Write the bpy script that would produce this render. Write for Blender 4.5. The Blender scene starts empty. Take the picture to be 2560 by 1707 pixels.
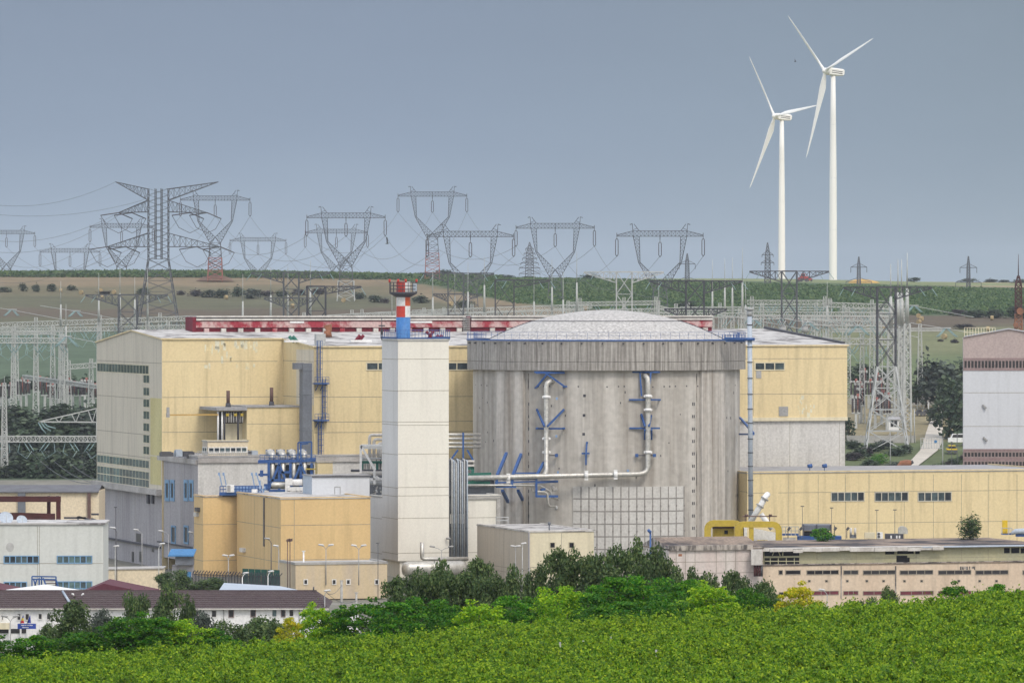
import bpy, math, random
import numpy as np
from mathutils import Vector as V, Matrix
R = math.radians
SC = bpy.context.scene
COL = SC.collection
random.seed(7)
# ------------------------------------------------------------------ camera, sky, sun, exposure
F = 14000.0            # focal length in photograph pixels
CX, HY, CH = 1280.0, 750.0, 43.0   # centre column, eye-level row, camera height above the plant yard
cam = bpy.data.cameras.new('camera'); cam_o = bpy.data.objects.new('camera', cam); COL.objects.link(cam_o)
cam_o.location = (0, 0, CH); cam_o.rotation_euler = (R(90), 0, 0)
cam.sensor_width = 36; cam.lens = 36 * F / 2560; cam.shift_y = -(853.5 - HY) / 2560
cam.clip_start = 1; cam.clip_end = 40000
SC.camera = cam_o
SUN_AZ, SUN_EL = 27, 50      # azimuth measured from the camera's back towards its right
sd = V((math.sin(R(SUN_AZ)) * math.cos(R(SUN_EL)), -math.cos(R(SUN_AZ)) * math.cos(R(SUN_EL)), math.sin(R(SUN_EL))))
W = bpy.data.worlds.new('World'); SC.world = W; W.use_nodes = True
nt = W.node_tree; N = nt.nodes; L = nt.links
bg = N['Background']; bg.inputs['Strength'].default_value = 0.12
sky = N.new('ShaderNodeTexSky'); sky.sky_type = 'NISHITA'; sky.sun_disc = False
sky.sun_elevation = R(SUN_EL); sky.sun_rotation = math.atan2(sd.x, sd.y); sky.dust_density = 3; sky.air_density = 1.2
geo = N.new('ShaderNodeTexCoord'); sep = N.new('ShaderNodeSeparateXYZ'); L.new(geo.outputs['Generated'], sep.inputs[0])
ramp = N.new('ShaderNodeMapRange'); ramp.interpolation_type = 'SMOOTHSTEP'
bank = N.new('ShaderNodeVectorMath'); bank.operation = 'DOT_PRODUCT'; L.new(geo.outputs['Generated'], bank.inputs[0]); bank.inputs[1].default_value = (0, -0.5, 1)   # the bank stands beyond the plant only
L.new(bank.outputs['Value'], ramp.inputs['Value'])
ramp.inputs['From Min'].default_value = -0.40; ramp.inputs['From Max'].default_value = 0.0
# the storm bank low over the horizon: pale at the skyline, slate higher up
cr = N.new('ShaderNodeValToRGB'); cr.color_ramp.elements[0].position = 0.0; cr.color_ramp.elements[1].position = 1.0
cr.color_ramp.elements[0].color = (0.335, 0.42, 0.515, 1); cr.color_ramp.elements[1].color = (0.238, 0.298, 0.395, 1)
e = cr.color_ramp.elements.new(0.45); e.color = (0.272, 0.345, 0.45, 1)
mr = N.new('ShaderNodeMapRange'); L.new(sep.outputs['Z'], mr.inputs['Value']); mr.inputs['From Min'].default_value = 0.002; mr.inputs['From Max'].default_value = 0.056
mpn = N.new('ShaderNodeMapping'); mpn.inputs['Scale'].default_value = (5, 5, 16); L.new(geo.outputs['Generated'], mpn.inputs[0])
nz = N.new('ShaderNodeTexNoise'); nz.inputs['Scale'].default_value = 1.6; nz.inputs['Detail'].default_value = 4; L.new(mpn.outputs[0], nz.inputs['Vector'])
ad = N.new('ShaderNodeMath'); ad.operation = 'MULTIPLY_ADD'; L.new(nz.outputs['Fac'], ad.inputs[0]); ad.inputs[1].default_value = 0.8; 
sb = N.new('ShaderNodeMath'); sb.operation = 'SUBTRACT'; L.new(mr.outputs[0], sb.inputs[0]); sb.inputs[1].default_value = 0.40
L.new(sb.outputs[0], ad.inputs[2]); L.new(ad.outputs[0], cr.inputs[0])
sx = N.new('ShaderNodeMapRange'); L.new(sep.outputs['X'], sx.inputs['Value']); sx.inputs['From Min'].default_value = -0.02; sx.inputs['From Max'].default_value = 0.10
sx.inputs['To Min'].default_value = 0.0; sx.inputs['To Max'].default_value = 0.8
gm = N.new('ShaderNodeMix'); gm.data_type = 'RGBA'; gm.blend_type = 'MULTIPLY'; L.new(sx.outputs[0], gm.inputs['Factor']); L.new(cr.outputs[0], gm.inputs['A']); gm.inputs['B'].default_value = (0.93, 0.93, 0.84, 1)
mul = N.new('ShaderNodeVectorMath'); mul.operation = 'SCALE'; L.new(gm.outputs['Result'], mul.inputs[0]); mul.inputs['Scale'].default_value = 1 / 0.12
skm = N.new('ShaderNodeVectorMath'); skm.operation = 'MULTIPLY_ADD'; L.new(sky.outputs[0], skm.inputs[0]); skm.inputs[1].default_value = (0.7, 0.7, 0.7); skm.inputs[2].default_value = (3.7, 3.6, 3.45)
# out-of-view sky made brighter on the left, to lift the shaded left-facing walls
dt = N.new('ShaderNodeVectorMath'); dt.operation = 'DOT_PRODUCT'; L.new(geo.outputs['Generated'], dt.inputs[0]); dt.inputs[1].default_value = (0.60, -0.74, 0.30)
op = N.new('ShaderNodeMapRange'); L.new(dt.outputs['Value'], op.inputs['Value']); op.inputs['From Min'].default_value = -0.5; op.inputs['From Max'].default_value = 0.9; op.inputs['To Min'].default_value = 1.95; op.inputs['To Max'].default_value = 1.18
sk2 = N.new('ShaderNodeVectorMath'); sk2.operation = 'SCALE'; L.new(skm.outputs[0], sk2.inputs[0]); L.new(op.outputs[0], sk2.inputs['Scale'])
mx = N.new('ShaderNodeMix'); mx.data_type = 'RGBA'; L.new(ramp.outputs[0], mx.inputs['Factor']); L.new(mul.outputs[0], mx.inputs['A']); L.new(sk2.outputs[0], mx.inputs['B'])
L.new(mx.outputs['Result'], bg.inputs['Color'])
sl = bpy.data.lights.new('sun', 'SUN'); sl.energy = 1.5; sl.angle = R(14); sl.color = (1.0, 0.95, 0.86)
so = bpy.data.objects.new('sun', sl); COL.objects.link(so); so.location = (200, -200, 300)
so.rotation_euler = sd.to_track_quat('Z', 'Y').to_euler()
SC.view_settings.view_transform = 'Standard'; SC.view_settings.look = 'None'; SC.view_settings.exposure = 0.0; SC.view_settings.gamma = 1
SC.cycles.max_bounces = 5; SC.cycles.diffuse_bounces = 3; SC.cycles.glossy_bounces = 2; SC.cycles.transparent_max_bounces = 4
SC.cycles.volume_bounces = 0
# ------------------------------------------------------------------ helpers
ROT = R(17)
U = V((math.cos(ROT), math.sin(ROT), 0)); DD = V((-math.sin(ROT), math.cos(ROT), 0)); Z = V((0, 0, 1))
def P(px, py, D): return V(((px - CX) * D / F, D, CH + (HY - py) * D / F))
def zat(py, D): return CH + (HY - py) * D / F
def interp(x, xs, ys): return float(np.interp(x, xs, ys))
GY = [-200, 0, 60, 120, 190, 250, 280, 340, 420, 520, 600, 660, 840, 885, 1000, 1080, 1150, 1330, 1400, 1600, 2000, 2400, 2800, 2950, 3300, 4000, 6000, 12000]
GZ = [41, 41.3, 37, 31.5, 28.4, 27.0, 25, 19, 9, 2, 0, 0, 0, -2, -2, 0, 0, 0.6, 5, 14.4, 28.7, 41.3, 52.8, 54.5, 55, 55, 52, 40]
def ground(x, y):
    z = interp(y, GY, GZ)
    if y < 520: z += 0.066 * max(-90, min(90, x)) * max(0, min(1, (520 - y) / 260))
    if y > 2100: z -= max(0, min(1, (y - 2100) / 600)) * 2.2 * max(-1, min(1.2, x / 270 + 0.0))
    if 1350 < y < 3000: z += 0.9 * math.sin(x * .021 + y * .006) * math.sin(y * .011 + 1) * min(1, (y - 1350) / 400)
    return z

class MB:
    """collects faces; build() links them as ONE mesh object"""
    def __init__(s): s.v = []; s.f = []; s.m = []; s.sm = []
    def face(s, pts, mi=0, smooth=False):
        b = len(s.v); s.v += [tuple(p) for p in pts]; s.f.append(tuple(range(b, b + len(pts)))); s.m.append(mi); s.sm.append(smooth)
    def box(s, o, a, b, c, mi=0):
        o = V(o); a = V(a); b = V(b); c = V(c); i = len(s.v)
        s.v += [tuple(o + a * x + b * y + c * z) for z in (0, 1) for y in (0, 1) for x in (0, 1)]
        fs = [(0, 2, 3, 1), (4, 5, 7, 6), (0, 1, 5, 4), (2, 6, 7, 3), (0, 4, 6, 2), (1, 3, 7, 5)]
        if a.cross(b).dot(c) < 0: fs = [f[::-1] for f in fs]
        s.f += [tuple(i + k for k in f) for f in fs]; s.m += [mi] * 6; s.sm += [False] * 6
    def abox(s, x0, y0, z0, x1, y1, z1, mi=0): s.box((x0, y0, z0), (x1 - x0, 0, 0), (0, y1 - y0, 0), (0, 0, z1 - z0), mi)
    def bar(s, p, q, w, mi=0, h=None):
        p = V(p); q = V(q); t = q - p
        if t.length < 1e-6: return
        t.normalize(); up = Z if abs(t.z) < .9 else V((0, 1, 0))
        x = t.cross(up).normalized() * w; y = x.cross(t).normalized() * (h or w)
        s.box(p - x / 2 - y / 2, x, y, q - p, mi)
    def ring(s, c, t, r, n):
        up = Z if abs(t.z) < .95 else V((0, 1, 0)); x = t.cross(up).normalized(); y = x.cross(t).normalized(); i = len(s.v)
        s.v += [tuple(c + x * (r * math.cos(2 * math.pi * k / n)) + y * (r * math.sin(2 * math.pi * k / n))) for k in range(n)]
        return i
    def tube(s, pts, r, n=8, mi=0, caps=True):
        pts = [V(p) for p in pts]; rs = r if isinstance(r, (list, tuple)) else [r] * len(pts); ids = []
        for k, p in enumerate(pts):
            t = (pts[min(k + 1, len(pts) - 1)] - pts[max(k - 1, 0)]).normalized()
            if k and abs(t.z) > .95 and abs((pts[k] - pts[k - 1]).normalized().z) < .95: pass
            ids.append(s.ring(p, t, rs[k], n))
        for a, b in zip(ids, ids[1:]):
            # match ring start to avoid twists
            best = min(range(n), key=lambda o: sum((V(s.v[a + k]) - V(s.v[b + (k + o) % n])).length for k in range(0, n, max(1, n // 4))))
            for k in range(n):
                s.f.append((a + k, a + (k + 1) % n, b + (k + 1 + best) % n, b + (k + best) % n)); s.m.append(mi); s.sm.append(n > 4)
        if caps:
            s.f.append(tuple(ids[0] + k for k in range(n))[::-1]); s.m.append(mi); s.sm.append(False)
            s.f.append(tuple(ids[-1] + k for k in range(n))); s.m.append(mi); s.sm.append(False)
    def lathe(s, c, prof, n=24, mi=0, a0=0, a1=2 * math.pi, smooth=True):
        c = V(c); full = abs(a1 - a0 - 2 * math.pi) < 1e-6; m = n if full else n + 1; rows = []
        for r, z in prof:
            rows.append(len(s.v)); s.v += [tuple(c + V((r * math.sin(a0 + (a1 - a0) * k / n), -r * math.cos(a0 + (a1 - a0) * k / n), z))) for k in range(m)]
        for a, b in zip(rows, rows[1:]):
            for k in range(n):
                s.f.append((a + k, a + (k + 1) % m, b + (k + 1) % m, b + k)); s.m.append(mi); s.sm.append(smooth)
    def lattice(s, A, B, n, w, wd=None, x=False, rings=True, mi=0):
        A = [V(p) for p in A]; B = [V(p) for p in B]; k = len(A); wd = wd or w * .6
        for p, q in zip(A, B): s.bar(p, q, w, mi)
        for i in range(n + 1):
            t = i / n; c = [p.lerp(q, t) for p, q in zip(A, B)]
            if rings and (k > 2): [s.bar(c[j], c[(j + 1) % k], wd, mi) for j in range(k)]
            if i:
                for j in range(k if k > 2 else 1):
                    a, b = (j, (j + 1) % k)
                    if x or i % 2: s.bar(pc[a], c[b], wd, mi)
                    if x or not i % 2: s.bar(pc[b], c[a], wd, mi)
            pc = c
    def build(s, name, mats, parent=None):
        me = bpy.data.meshes.new(name)
        v = s.v
        if parent is not None and parent.name in WM:
            mi = WM[parent.name]; v = [tuple(mi @ V(p)) for p in v]
        me.from_pydata(v, [], s.f)
        for m in (mats if isinstance(mats, (list, tuple)) else [mats]): me.materials.append(m)
        if len(me.materials) > 1: me.polygons.foreach_set('material_index', s.m)
        me.polygons.foreach_set('use_smooth', s.sm); me.update()
        o = bpy.data.objects.new(name, me); COL.objects.link(o)
        if parent is not None:
            o.parent = parent
            if parent.name in WM: WM[o.name] = WM[parent.name]
        return o
WM = {}
def tag(o, label=None, cat=None, group=None, kind=None):
    if label: o['label'] = label
    if cat: o['category'] = cat
    if group: o['group'] = group
    if kind: o['kind'] = kind
    return o
def thing(name, label, cat, loc=(0, 0, 0), group=None):
    o = bpy.data.objects.new(name, None); COL.objects.link(o); o.location = loc; o.empty_display_size = .5
    WM[o.name] = Matrix.Translation(-V(loc)); return tag(o, label, cat, group)
def dup(o, parent=None):
    c = o.copy(); COL.objects.link(c)
    if parent is not None: c.parent = parent
    for ch in list(o.children): dup(ch, c)
    return c
def struct(o, kind='structure'): o['kind'] = kind; return o

class Wall:
    """a vertical plane through the edge seen in column px at distance D, running along d"""
    def __init__(s, px, D, d=None, o=None):
        s.o = V(((px - CX) * D / F, D, 0)) if o is None else V((o[0], o[1], 0)); s.d = (d or U).normalized()
        s.n = V((s.d.y, -s.d.x, 0)); 
        if s.n.y > 0: s.n = -s.n
    def t(s, px):
        k = (px - CX) / F; return (k * s.o.y - s.o.x) / (s.d.x - k * s.d.y)
    def xy(s, px): return s.o + s.d * s.t(px)
    def z(s, px, py): return zat(py, s.xy(px).y)
    def pt(s, px, py, off=0): p = s.xy(px); return V((p.x, p.y, zat(py, p.y))) + s.n * off
    def rect(s, x0, y0, x1, y1):     # photo px: left, top, right, bottom -> level rectangle
        D = (s.xy(x0).y + s.xy(x1).y) / 2; a = s.xy(x0); b = s.xy(x1); return a, b, zat(y1, D), zat(y0, D)
    def slab(s, mb, x0, y0, x1, y1, out=.05, mi=0, inn=.02):
        a, b, z0, z1 = s.rect(x0, y0, x1, y1); mb.box(V((a.x, a.y, z0)) - s.n * inn, b - a, s.n * (out + inn), Z * (z1 - z0), mi)
    def window(s, parent, x0, y0, x1, y1, n=1, fm=None, gm=None, fw=.12, rows=1, out=.1, name='window'):
        a, b, z0, z1 = s.rect(x0, y0, x1, y1); d = (b - a); ln = d.length; d = d.normalized(); fr = MB(); gl = MB()
        for k in range(n): gl.box(V((a.x, a.y, z0)) - s.n * .02 + (b - a) * (k / n), (b - a) / n, s.n * .045, Z * (z1 - z0))
        for zz in (z0, z1 - fw): fr.box(V((a.x, a.y, zz)), b - a, s.n * out, Z * fw)
        for k in range(1, rows): fr.box(V((a.x, a.y, z0 + (z1 - z0) * k / rows - fw / 2)), b - a, s.n * out * .9, Z * fw)
        for k in range(n + 1):
            q = V((a.x, a.y, z0 + fw)) + d * ((ln - fw) * k / n); fr.box(q, d * fw, s.n * out * .95, Z * (z1 - z0 - 2 * fw))
        o = fr.build(name, fm or M['cream_frame'], parent); gl.build('pane', gm or M['glass'], o); return o
    def joints(s, mb, ys=(), x0=0, x1=0, xs=(), y0=0, y1=0, w=.07, mi=1):
        for y in ys:
            a, b, z0, z1 = s.rect(x0, y, x1, y); mb.box(V((a.x, a.y, z0)) - s.n * .01, b - a, s.n * .025, Z * w, mi)
        for x in xs:
            a = s.xy(x); mb.box(V((a.x, a.y, zat(y1, a.y))) - s.n * .01, s.d * w, s.n * .022, Z * (zat(y0, a.y) - zat(y1, a.y)), mi)

# ------------------------------------------------------------------ materials
M = {}
def mat(name, col, rough=.75, col2=None, sc=.25, zs=1.0, lo=.35, hi=.7, fine=.12, fsc=3.0, metal=0, bump=0, spec=.3, isl=0, objv=0, trans=0, coord='pos', stain=0):
    m = bpy.data.materials.new(name); m.use_nodes = True; n = m.node_tree.nodes; l = m.node_tree.links; b = n['Principled BSDF']
    b.inputs['Roughness'].default_value = rough; b.inputs['Metallic'].default_value = metal; b.inputs['Specular IOR Level'].default_value = spec
    c4 = (*col, 1); c2 = (*(col2 or [x * .78 for x in col]), 1)
    if coord == 'pos': src = n.new('ShaderNodeNewGeometry').outputs['Position']
    else: src = n.new('ShaderNodeTexCoord').outputs[coord]
    mp = n.new('ShaderNodeMapping'); mp.inputs['Scale'].default_value = (1, 1, zs); l.new(src, mp.inputs[0])
    a = n.new('ShaderNodeTexNoise'); a.inputs['Scale'].default_value = sc; a.inputs['Detail'].default_value = 6; a.inputs['Roughness'].default_value = .62; l.new(mp.outputs[0], a.inputs['Vector'])
    r = n.new('ShaderNodeMapRange'); l.new(a.outputs['Fac'], r.inputs[0]); r.inputs['From Min'].default_value = lo; r.inputs['From Max'].default_value = hi
    x = n.new('ShaderNodeMix'); x.data_type = 'RGBA'; l.new(r.outputs[0], x.inputs['Factor']); x.inputs['A'].default_value = c4; x.inputs['B'].default_value = c2; out = x.outputs['Result']
    if fine:
        a2 = n.new('ShaderNodeTexNoise'); a2.inputs['Scale'].default_value = fsc; a2.inputs['Detail'].default_value = 3; l.new(src, a2.inputs['Vector'])
        r2 = n.new('ShaderNodeMapRange'); l.new(a2.outputs['Fac'], r2.inputs[0]); r2.inputs['From Min'].default_value = .3; r2.inputs['From Max'].default_value = .7; r2.inputs['To Min'].default_value = 1 - fine; r2.inputs['To Max'].default_value = 1 + fine
        y = n.new('ShaderNodeVectorMath'); y.operation = 'SCALE'; l.new(out, y.inputs[0]); l.new(r2.outputs[0], y.inputs['Scale']); out = y.outputs[0]
    if stain:      # run marks: thin vertical streaks that start anywhere and fade downwards
        m3 = n.new('ShaderNodeMapping'); m3.inputs['Scale'].default_value = (1, 1, .07); l.new(src, m3.inputs[0]); a3 = n.new('ShaderNodeTexNoise'); a3.inputs['Scale'].default_value = 1.1; a3.inputs['Detail'].default_value = 5; l.new(m3.outputs[0], a3.inputs['Vector'])
        r3 = n.new('ShaderNodeMapRange'); l.new(a3.outputs['Fac'], r3.inputs[0]); r3.inputs['From Min'].default_value = .5; r3.inputs['From Max'].default_value = .74; r3.inputs['To Min'].default_value = 1; r3.inputs['To Max'].default_value = 1 - stain
        y3 = n.new('ShaderNodeVectorMath'); y3.operation = 'SCALE'; l.new(out, y3.inputs[0]); l.new(r3.outputs[0], y3.inputs['Scale']); out = y3.outputs[0]
    if isl or objv:
        h = n.new('ShaderNodeHueSaturation'); l.new(out, h.inputs['Color'])
        g = n.new('ShaderNodeNewGeometry'); oi = n.new('ShaderNodeObjectInfo')
        rv = n.new('ShaderNodeMapRange'); l.new(g.outputs['Random Per Island'], rv.inputs[0]); rv.inputs['To Min'].default_value = 1 - isl; rv.inputs['To Max'].default_value = 1 + isl
        ov = n.new('ShaderNodeMapRange'); l.new(oi.outputs['Random'], ov.inputs[0]); ov.inputs['To Min'].default_value = 1 - objv; ov.inputs['To Max'].default_value = 1 + objv
        mm = n.new('ShaderNodeMath'); mm.operation = 'MULTIPLY'; l.new(rv.outputs[0], mm.inputs[0]); l.new(ov.outputs[0], mm.inputs[1]); l.new(mm.outputs[0], h.inputs['Value'])
        hv = n.new('ShaderNodeMapRange'); l.new(g.outputs['Random Per Island'], hv.inputs[0]); hv.inputs['To Min'].default_value = .5 + .045 * (isl > 0); hv.inputs['To Max'].default_value = .5 - .03 * (isl > 0); l.new(hv.outputs[0], h.inputs['Hue'])
        out = h.outputs[0]
    l.new(out, b.inputs['Base Color'])
    if bump:
        bp = n.new('ShaderNodeBump'); bp.inputs['Strength'].default_value = bump; bp.inputs['Distance'].default_value = .3; l.new(a.outputs['Fac'], bp.inputs['Height']); l.new(bp.outputs[0], b.inputs['Normal'])
    if trans:
        t = n.new('ShaderNodeBsdfTranslucent'); l.new(out, t.inputs['Color']); ms = n.new('ShaderNodeMixShader'); ms.inputs[0].default_value = trans
        l.new(b.outputs[0], ms.inputs[1]); l.new(t.outputs[0], ms.inputs[2]); l.new(ms.outputs[0], n['Material Output'].inputs['Surface'])
    M[name] = m; return m
mat('yellow_cladding', (.70, .58, .345), .6, (.65, .53, .31), .12, .25, fine=.06, stain=.22)
mat('beige_cladding', (.62, .57, .47), .6, (.55, .50, .41), .12, .25, fine=.06, stain=.22)
mat('ochre_paint', (.60, .54, .27), .6, (.50, .44, .2), .2, .3)
mat('orange_cladding', (.66, .475, .235), .6, (.61, .43, .21), .12, .3, fine=.05, stain=.14)
mat('cream_wall', (.70, .60, .44), .7, (.62, .53, .39), .2, .3)
mat('pale_cladding', (.68, .62, .46), .6, (.61, .55, .40), .15, .3, fine=.05, stain=.16)
mat('cladding_shade_side', (.50, .44, .36), .6, (.45, .40, .33), .15, .3, fine=.05, stain=.16)  # pale cladding's copy for left faces, their shade put into the colour
mat('white_cladding', (.74, .72, .65), .55, (.69, .66, .60), .1, .2, fine=.04, stain=.10)
mat('tower_shade_side', (.66, .655, .65), .55, (.55, .54, .53), .1, .2, fine=.04, stain=.10)  # white cladding darkened for the left faces, shade held in the colour
mat('joint', (.30, .27, .22), .9)
mat('grey_render', (.60, .59, .57), .85, (.50, .49, .48), .16, .2, stain=.2)
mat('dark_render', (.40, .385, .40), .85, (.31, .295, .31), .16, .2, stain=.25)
mat('ledge', (.47, .455, .44), .85, (.3, .28, .27), .3, .4)
mat('mauve', (.42, .345, .33), .7, (.38, .31, .30), .15, .3)
mat('mauve_trim', (.28, .20, .20), .7)
mat('hall_white', (.575, .595, .635), .55, (.52, .54, .585), .1, .2, fine=.04, stain=.10)
mat('concrete', (.51, .485, .45), .9, (.28, .255, .225), .42, .05, .38, .72, fine=.10, fsc=1.1, bump=.12, stain=.2)
mat('concrete_buttress', (.52, .49, .455), .9, (.27, .24, .21), .9, .03, .4, .66, fine=.10, fsc=1.3, bump=.1)
mat('concrete_ring', (.43, .41, .385), .9, (.155, .142, .13), 2.8, .035, .34, .66, fine=.1, fsc=2, bump=.1)
mat('dome_gravel', (.46, .45, .44), .95, (.37, .36, .35), 2.2, 1, .4, .65, fine=.34, fsc=2.6, bump=.3)
mat('roof_felt', (.46, .45, .44), .9, (.15, .14, .14), .22, 1, .50, .60, fine=.18, fsc=.5)
mat('roof_grey', (.36, .36, .37), .9, (.25, .25, .26), .4)
mat('slate_roof', (.14, .145, .16), .8, (.10, .10, .115), .4)
mat('red_monitor', (.30, .032, .05), .7, (.50, .36, .35), .35, .8, .44, .58, fine=.15)
mat('red_dark', (.16, .015, .03), .75)
mat('white_paint', (.78, .78, .78), .5, (.70, .70, .70), .5)
mat('dirty_white', (.62, .60, .57), .7, (.42, .39, .36), .6, .5)
mat('stack_red', (.52, .055, .04), .55); mat('stack_blue', (.04, .16, .43), .55, (.09, .23, .48), .8, .3); mat('stack_orange', (.58, .10, .03), .55); mat('stack_white', (.76, .76, .76), .5)
mat('blue_steel', (.03, .085, .27), .5, (.045, .11, .28), .8); mat('pale_blue', (.22, .34, .55), .6); mat('sky_blue', (.06, .20, .42), .6)
mat('silver', (.55, .54, .51), .45, (.40, .39, .36), .9, metal=.45, spec=.5, fine=.15)
mat('galv', (.47, .48, .48), .55, (.38, .39, .40), .5, metal=.2)
mat('galv_white', (.46, .47, .46), .6, (.36, .37, .36), .5)
mat('pylon_steel', (.10, .105, .12), .6, (.075, .08, .09), .3); mat('dark_steel', (.07, .07, .085), .6)
mat('insulator', (.09, .075, .08), .4); mat('teal_glass', (.22, .33, .34), .35, spec=.4)
mat('pylon_red', (.34, .13, .11), .6); mat('rust', (.085, .025, .025), .85, (.045, .02, .02), .7); mat('rust_light', (.30, .13, .07), .85, (.18, .08, .05), .7)
mat('duct_slate', (.13, .14, .165), .6, (.16, .175, .2), .35, 1.5); mat('stack_brown', (.14, .085, .075), .7)
mat('vent_blue_grey', (.36, .42, .50), .5, (.42, .47, .54), .3)
mat('glass', (.025, .035, .045), .12, (.065, .085, .095), .9, .7, spec=.6, fine=.3, fsc=1.2, isl=.6); mat('glass_green', (.10, .15, .155), .2, (.05, .08, .09), 1.2, .7, spec=.5, fine=.35, fsc=1.0, isl=.5)
mat('dark_hole', (.012, .011, .014), .9); mat('dark_glass', (.03, .028, .032), .3, spec=.5)
mat('cream_frame', (.66, .60, .44), .6); mat('blue_frame', (.20, .36, .55), .6); mat('white_frame', (.75, .74, .72), .6); mat('mauve_frame', (.29, .225, .22), .6); mat('grey_frame', (.55, .52, .44), .6)
mat('office_white', (.60, .615, .59), .7, (.54, .555, .53), .2, .3, fine=.05, stain=.1)
mat('brown_roof', (.085, .063, .064), .85, (.075, .052, .058), .8, 1, fine=.15, fsc=2); mat('maroon_roof', (.10, .028, .04), .8, (.09, .02, .035), .7)
mat('peach', (.64, .525, .405), .85, (.54, .42, .315), .22, .35, .4, .75, fine=.08, stain=.22); mat('pink_wall', (.58, .53, .50), .85, (.53, .44, .41), .3, .25, .45, .75, fine=.08, stain=.22)
mat('clerestory', (.43, .40, .25), .7, (.36, .35, .25), .3, .3, fine=.08); mat('rough_felt', (.25, .195, .155), .95, (.045, .04, .045), .16, 1, .42, .58, fine=.25); mat('weathered', (.40, .36, .32), .9, (.10, .09, .085), 1.1, .3, .45, .58)
mat('maroon_panel', (.17, .035, .05), .7, (.10, .03, .04), .7)
mat('machine_yellow', (.50, .37, .045), .55, (.38, .28, .05), .5, .5); mat('bright_yellow', (.70, .48, .03), .55)
mat('green_paint', (.03, .16, .12), .6); mat('fence_green', (.02, .10, .075), .7)
mat('buff', (.58, .47, .31), .85, (.50, .42, .33), .5, .12, .45, .7, fine=.06); mat('cement_wall', (.42, .41, .39), .9, (.30, .29, .28), .5)
mat('asphalt', (.10, .10, .10), .9); mat('yard', (.22, .20, .16), .95, (.10, .12, .06), .05); mat('track', (.50, .46, .40), .95, (.40, .37, .32), .15, bump=.1)
mat('straw', (.38, .30, .17), .95, (.28, .21, .11), 1.2); mat('straw_bright', (.55, .36, .12), .95); mat('lamp_grey', (.36, .36, .36), .6); mat('lamp_head', (.62, .62, .62), .4); mat('lamp_dark', (.10, .10, .11), .6)
mat('turbine_white', (.84, .83, .80), .4, (.80, .79, .76), .05, .3, fine=.02); mat('flag_yellow', (.75, .55, .03)); mat('flag_red', (.6, .03, .05)); mat('flag_blue', (.02, .04, .30)); mat('sign_blue', (.03, .07, .35), .5)
mat('bark', (.09, .07, .055), .95); mat('earth', (.16, .10, .07), .95)
mat('leaf_olive', (.10, .155, .05), .65, (.055, .09, .032), .35, isl=.5, objv=.12, trans=.3, spec=.25)
mat('leaf_locust', (.085, .235, .012), .6, (.04, .13, .010), .5, isl=.45, objv=.25, trans=.4, spec=.2)
mat('leaf_bright', (.27, .44, .015), .6, (.15, .30, .015), .5, isl=.4, objv=.1, trans=.4, spec=.2)
mat('leaf_yellow', (.58, .50, .02), .6, (.38, .42, .02), .6, isl=.35, objv=.05, trans=.4, spec=.2)
mat('leaf_dark', (.055, .085, .05), .8, (.08, .105, .065), .2, isl=.5, objv=.25, trans=.2, spec=.2)
mat('leaf_grey', (.085, .105, .085), .8, (.06, .08, .065), .2, isl=.4, objv=.15, trans=.2, spec=.2)
mat('leaf_purple', (.075, .06, .065), .85, (.055, .05, .05), .2, isl=.4, objv=.2, trans=.2, spec=.2)
mat('vine_leaf', (.195, .320, .012), .6, (.125, .235, .012), .30, 1, .34, .70, isl=.6, trans=.4, spec=.25, fine=.2, fsc=.7)
mat('crop_leaf', (.088, .145, .05), .8, (.06, .105, .038), .05, isl=.4, trans=.3)
# ------------------------------------------------------------------ terrain
def ghit(px, py, d0=1150, d1=3600):
    D = d0
    while D < d1:
        if zat(py, D) <= ground((px - CX) * D / F, D): return D
        D += 3
    return None
CB_X = [600, 1000, 1044, 1130, 1200, 1290, 1500, 1720, 2000, 2300, 2560, 3000]; CB_Y = [686, 700, 708, 722, 742, 757, 775, 790, 791, 786, 793, 800]
def lerp3(a, b, t): return tuple(x + (y - x) * t for x, y in zip(a, b))
def sst(a, b, x): t = max(0, min(1, (x - a) / (b - a))); return t * t * (3 - 2 * t)
def field_colour(x, y):
    z = ground(x, y)
    if y < 300: return (.07, .085, .03)
    if y < 640: return (.06, .09, .03)
    if y < 1320: return (.20, .19, .16)
    if y > 2960: return (.26, .24, .12)
    px = CX + x / y * F; py = HY - (z - CH) / y * F
    j = 3 * math.sin(px * .021) + 2 * math.sin(px * .057 + y * .01)
    tan, oliv, grs, brn, mead = (.205, .152, .085), (.135, .115, .058), (.095, .092, .045), (.098, .072, .043), (.07, .108, .06)
    if px < 1500:
        c = lerp3(tan, oliv, sst(712, 719, py + j * .6)); c = lerp3(c, grs, sst(735, 745, py + j)); 
        c = lerp3(c, brn, sst(768, 776, py + j) * (1 - sst(788, 800, py + j))); c = lerp3(c, mead, sst(812, 835, py + j * 2))
        if 940 < px: c = lerp3(c, tan, sst(940, 1010, px) * sst(708, 716, py - (px - 1044) * .17) * (1 - sst(738, 752, py - (px - 1044) * .17)))
    else:
        c = lerp3((.19, .22, .10), (.28, .22, .14), sst(712, 716, py)); c = lerp3(c, brn, sst(780, 790, py)); c = lerp3(c, (.155, .165, .075), sst(812, 832, py + j * 2))
        c = lerp3(c, (.115, .15, .06), sst(870, 900, py + j)); c = lerp3(c, (.26, .22, .13), sst(985, 1000, py)); c = lerp3(c, (.10, .125, .05), sst(1096, 1106, py))
    cb = float(np.interp(px, CB_X, CB_Y)); top = float(np.interp(px, [600, 1900, 2560], [690, 704, 720]))
    c = lerp3(c, (.055, .095, .035), sst(top - 2, top + 1, py) * (1 - sst(cb - 2, cb + 3, py + j * .4)) if px > 640 else 0)
    return c
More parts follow.
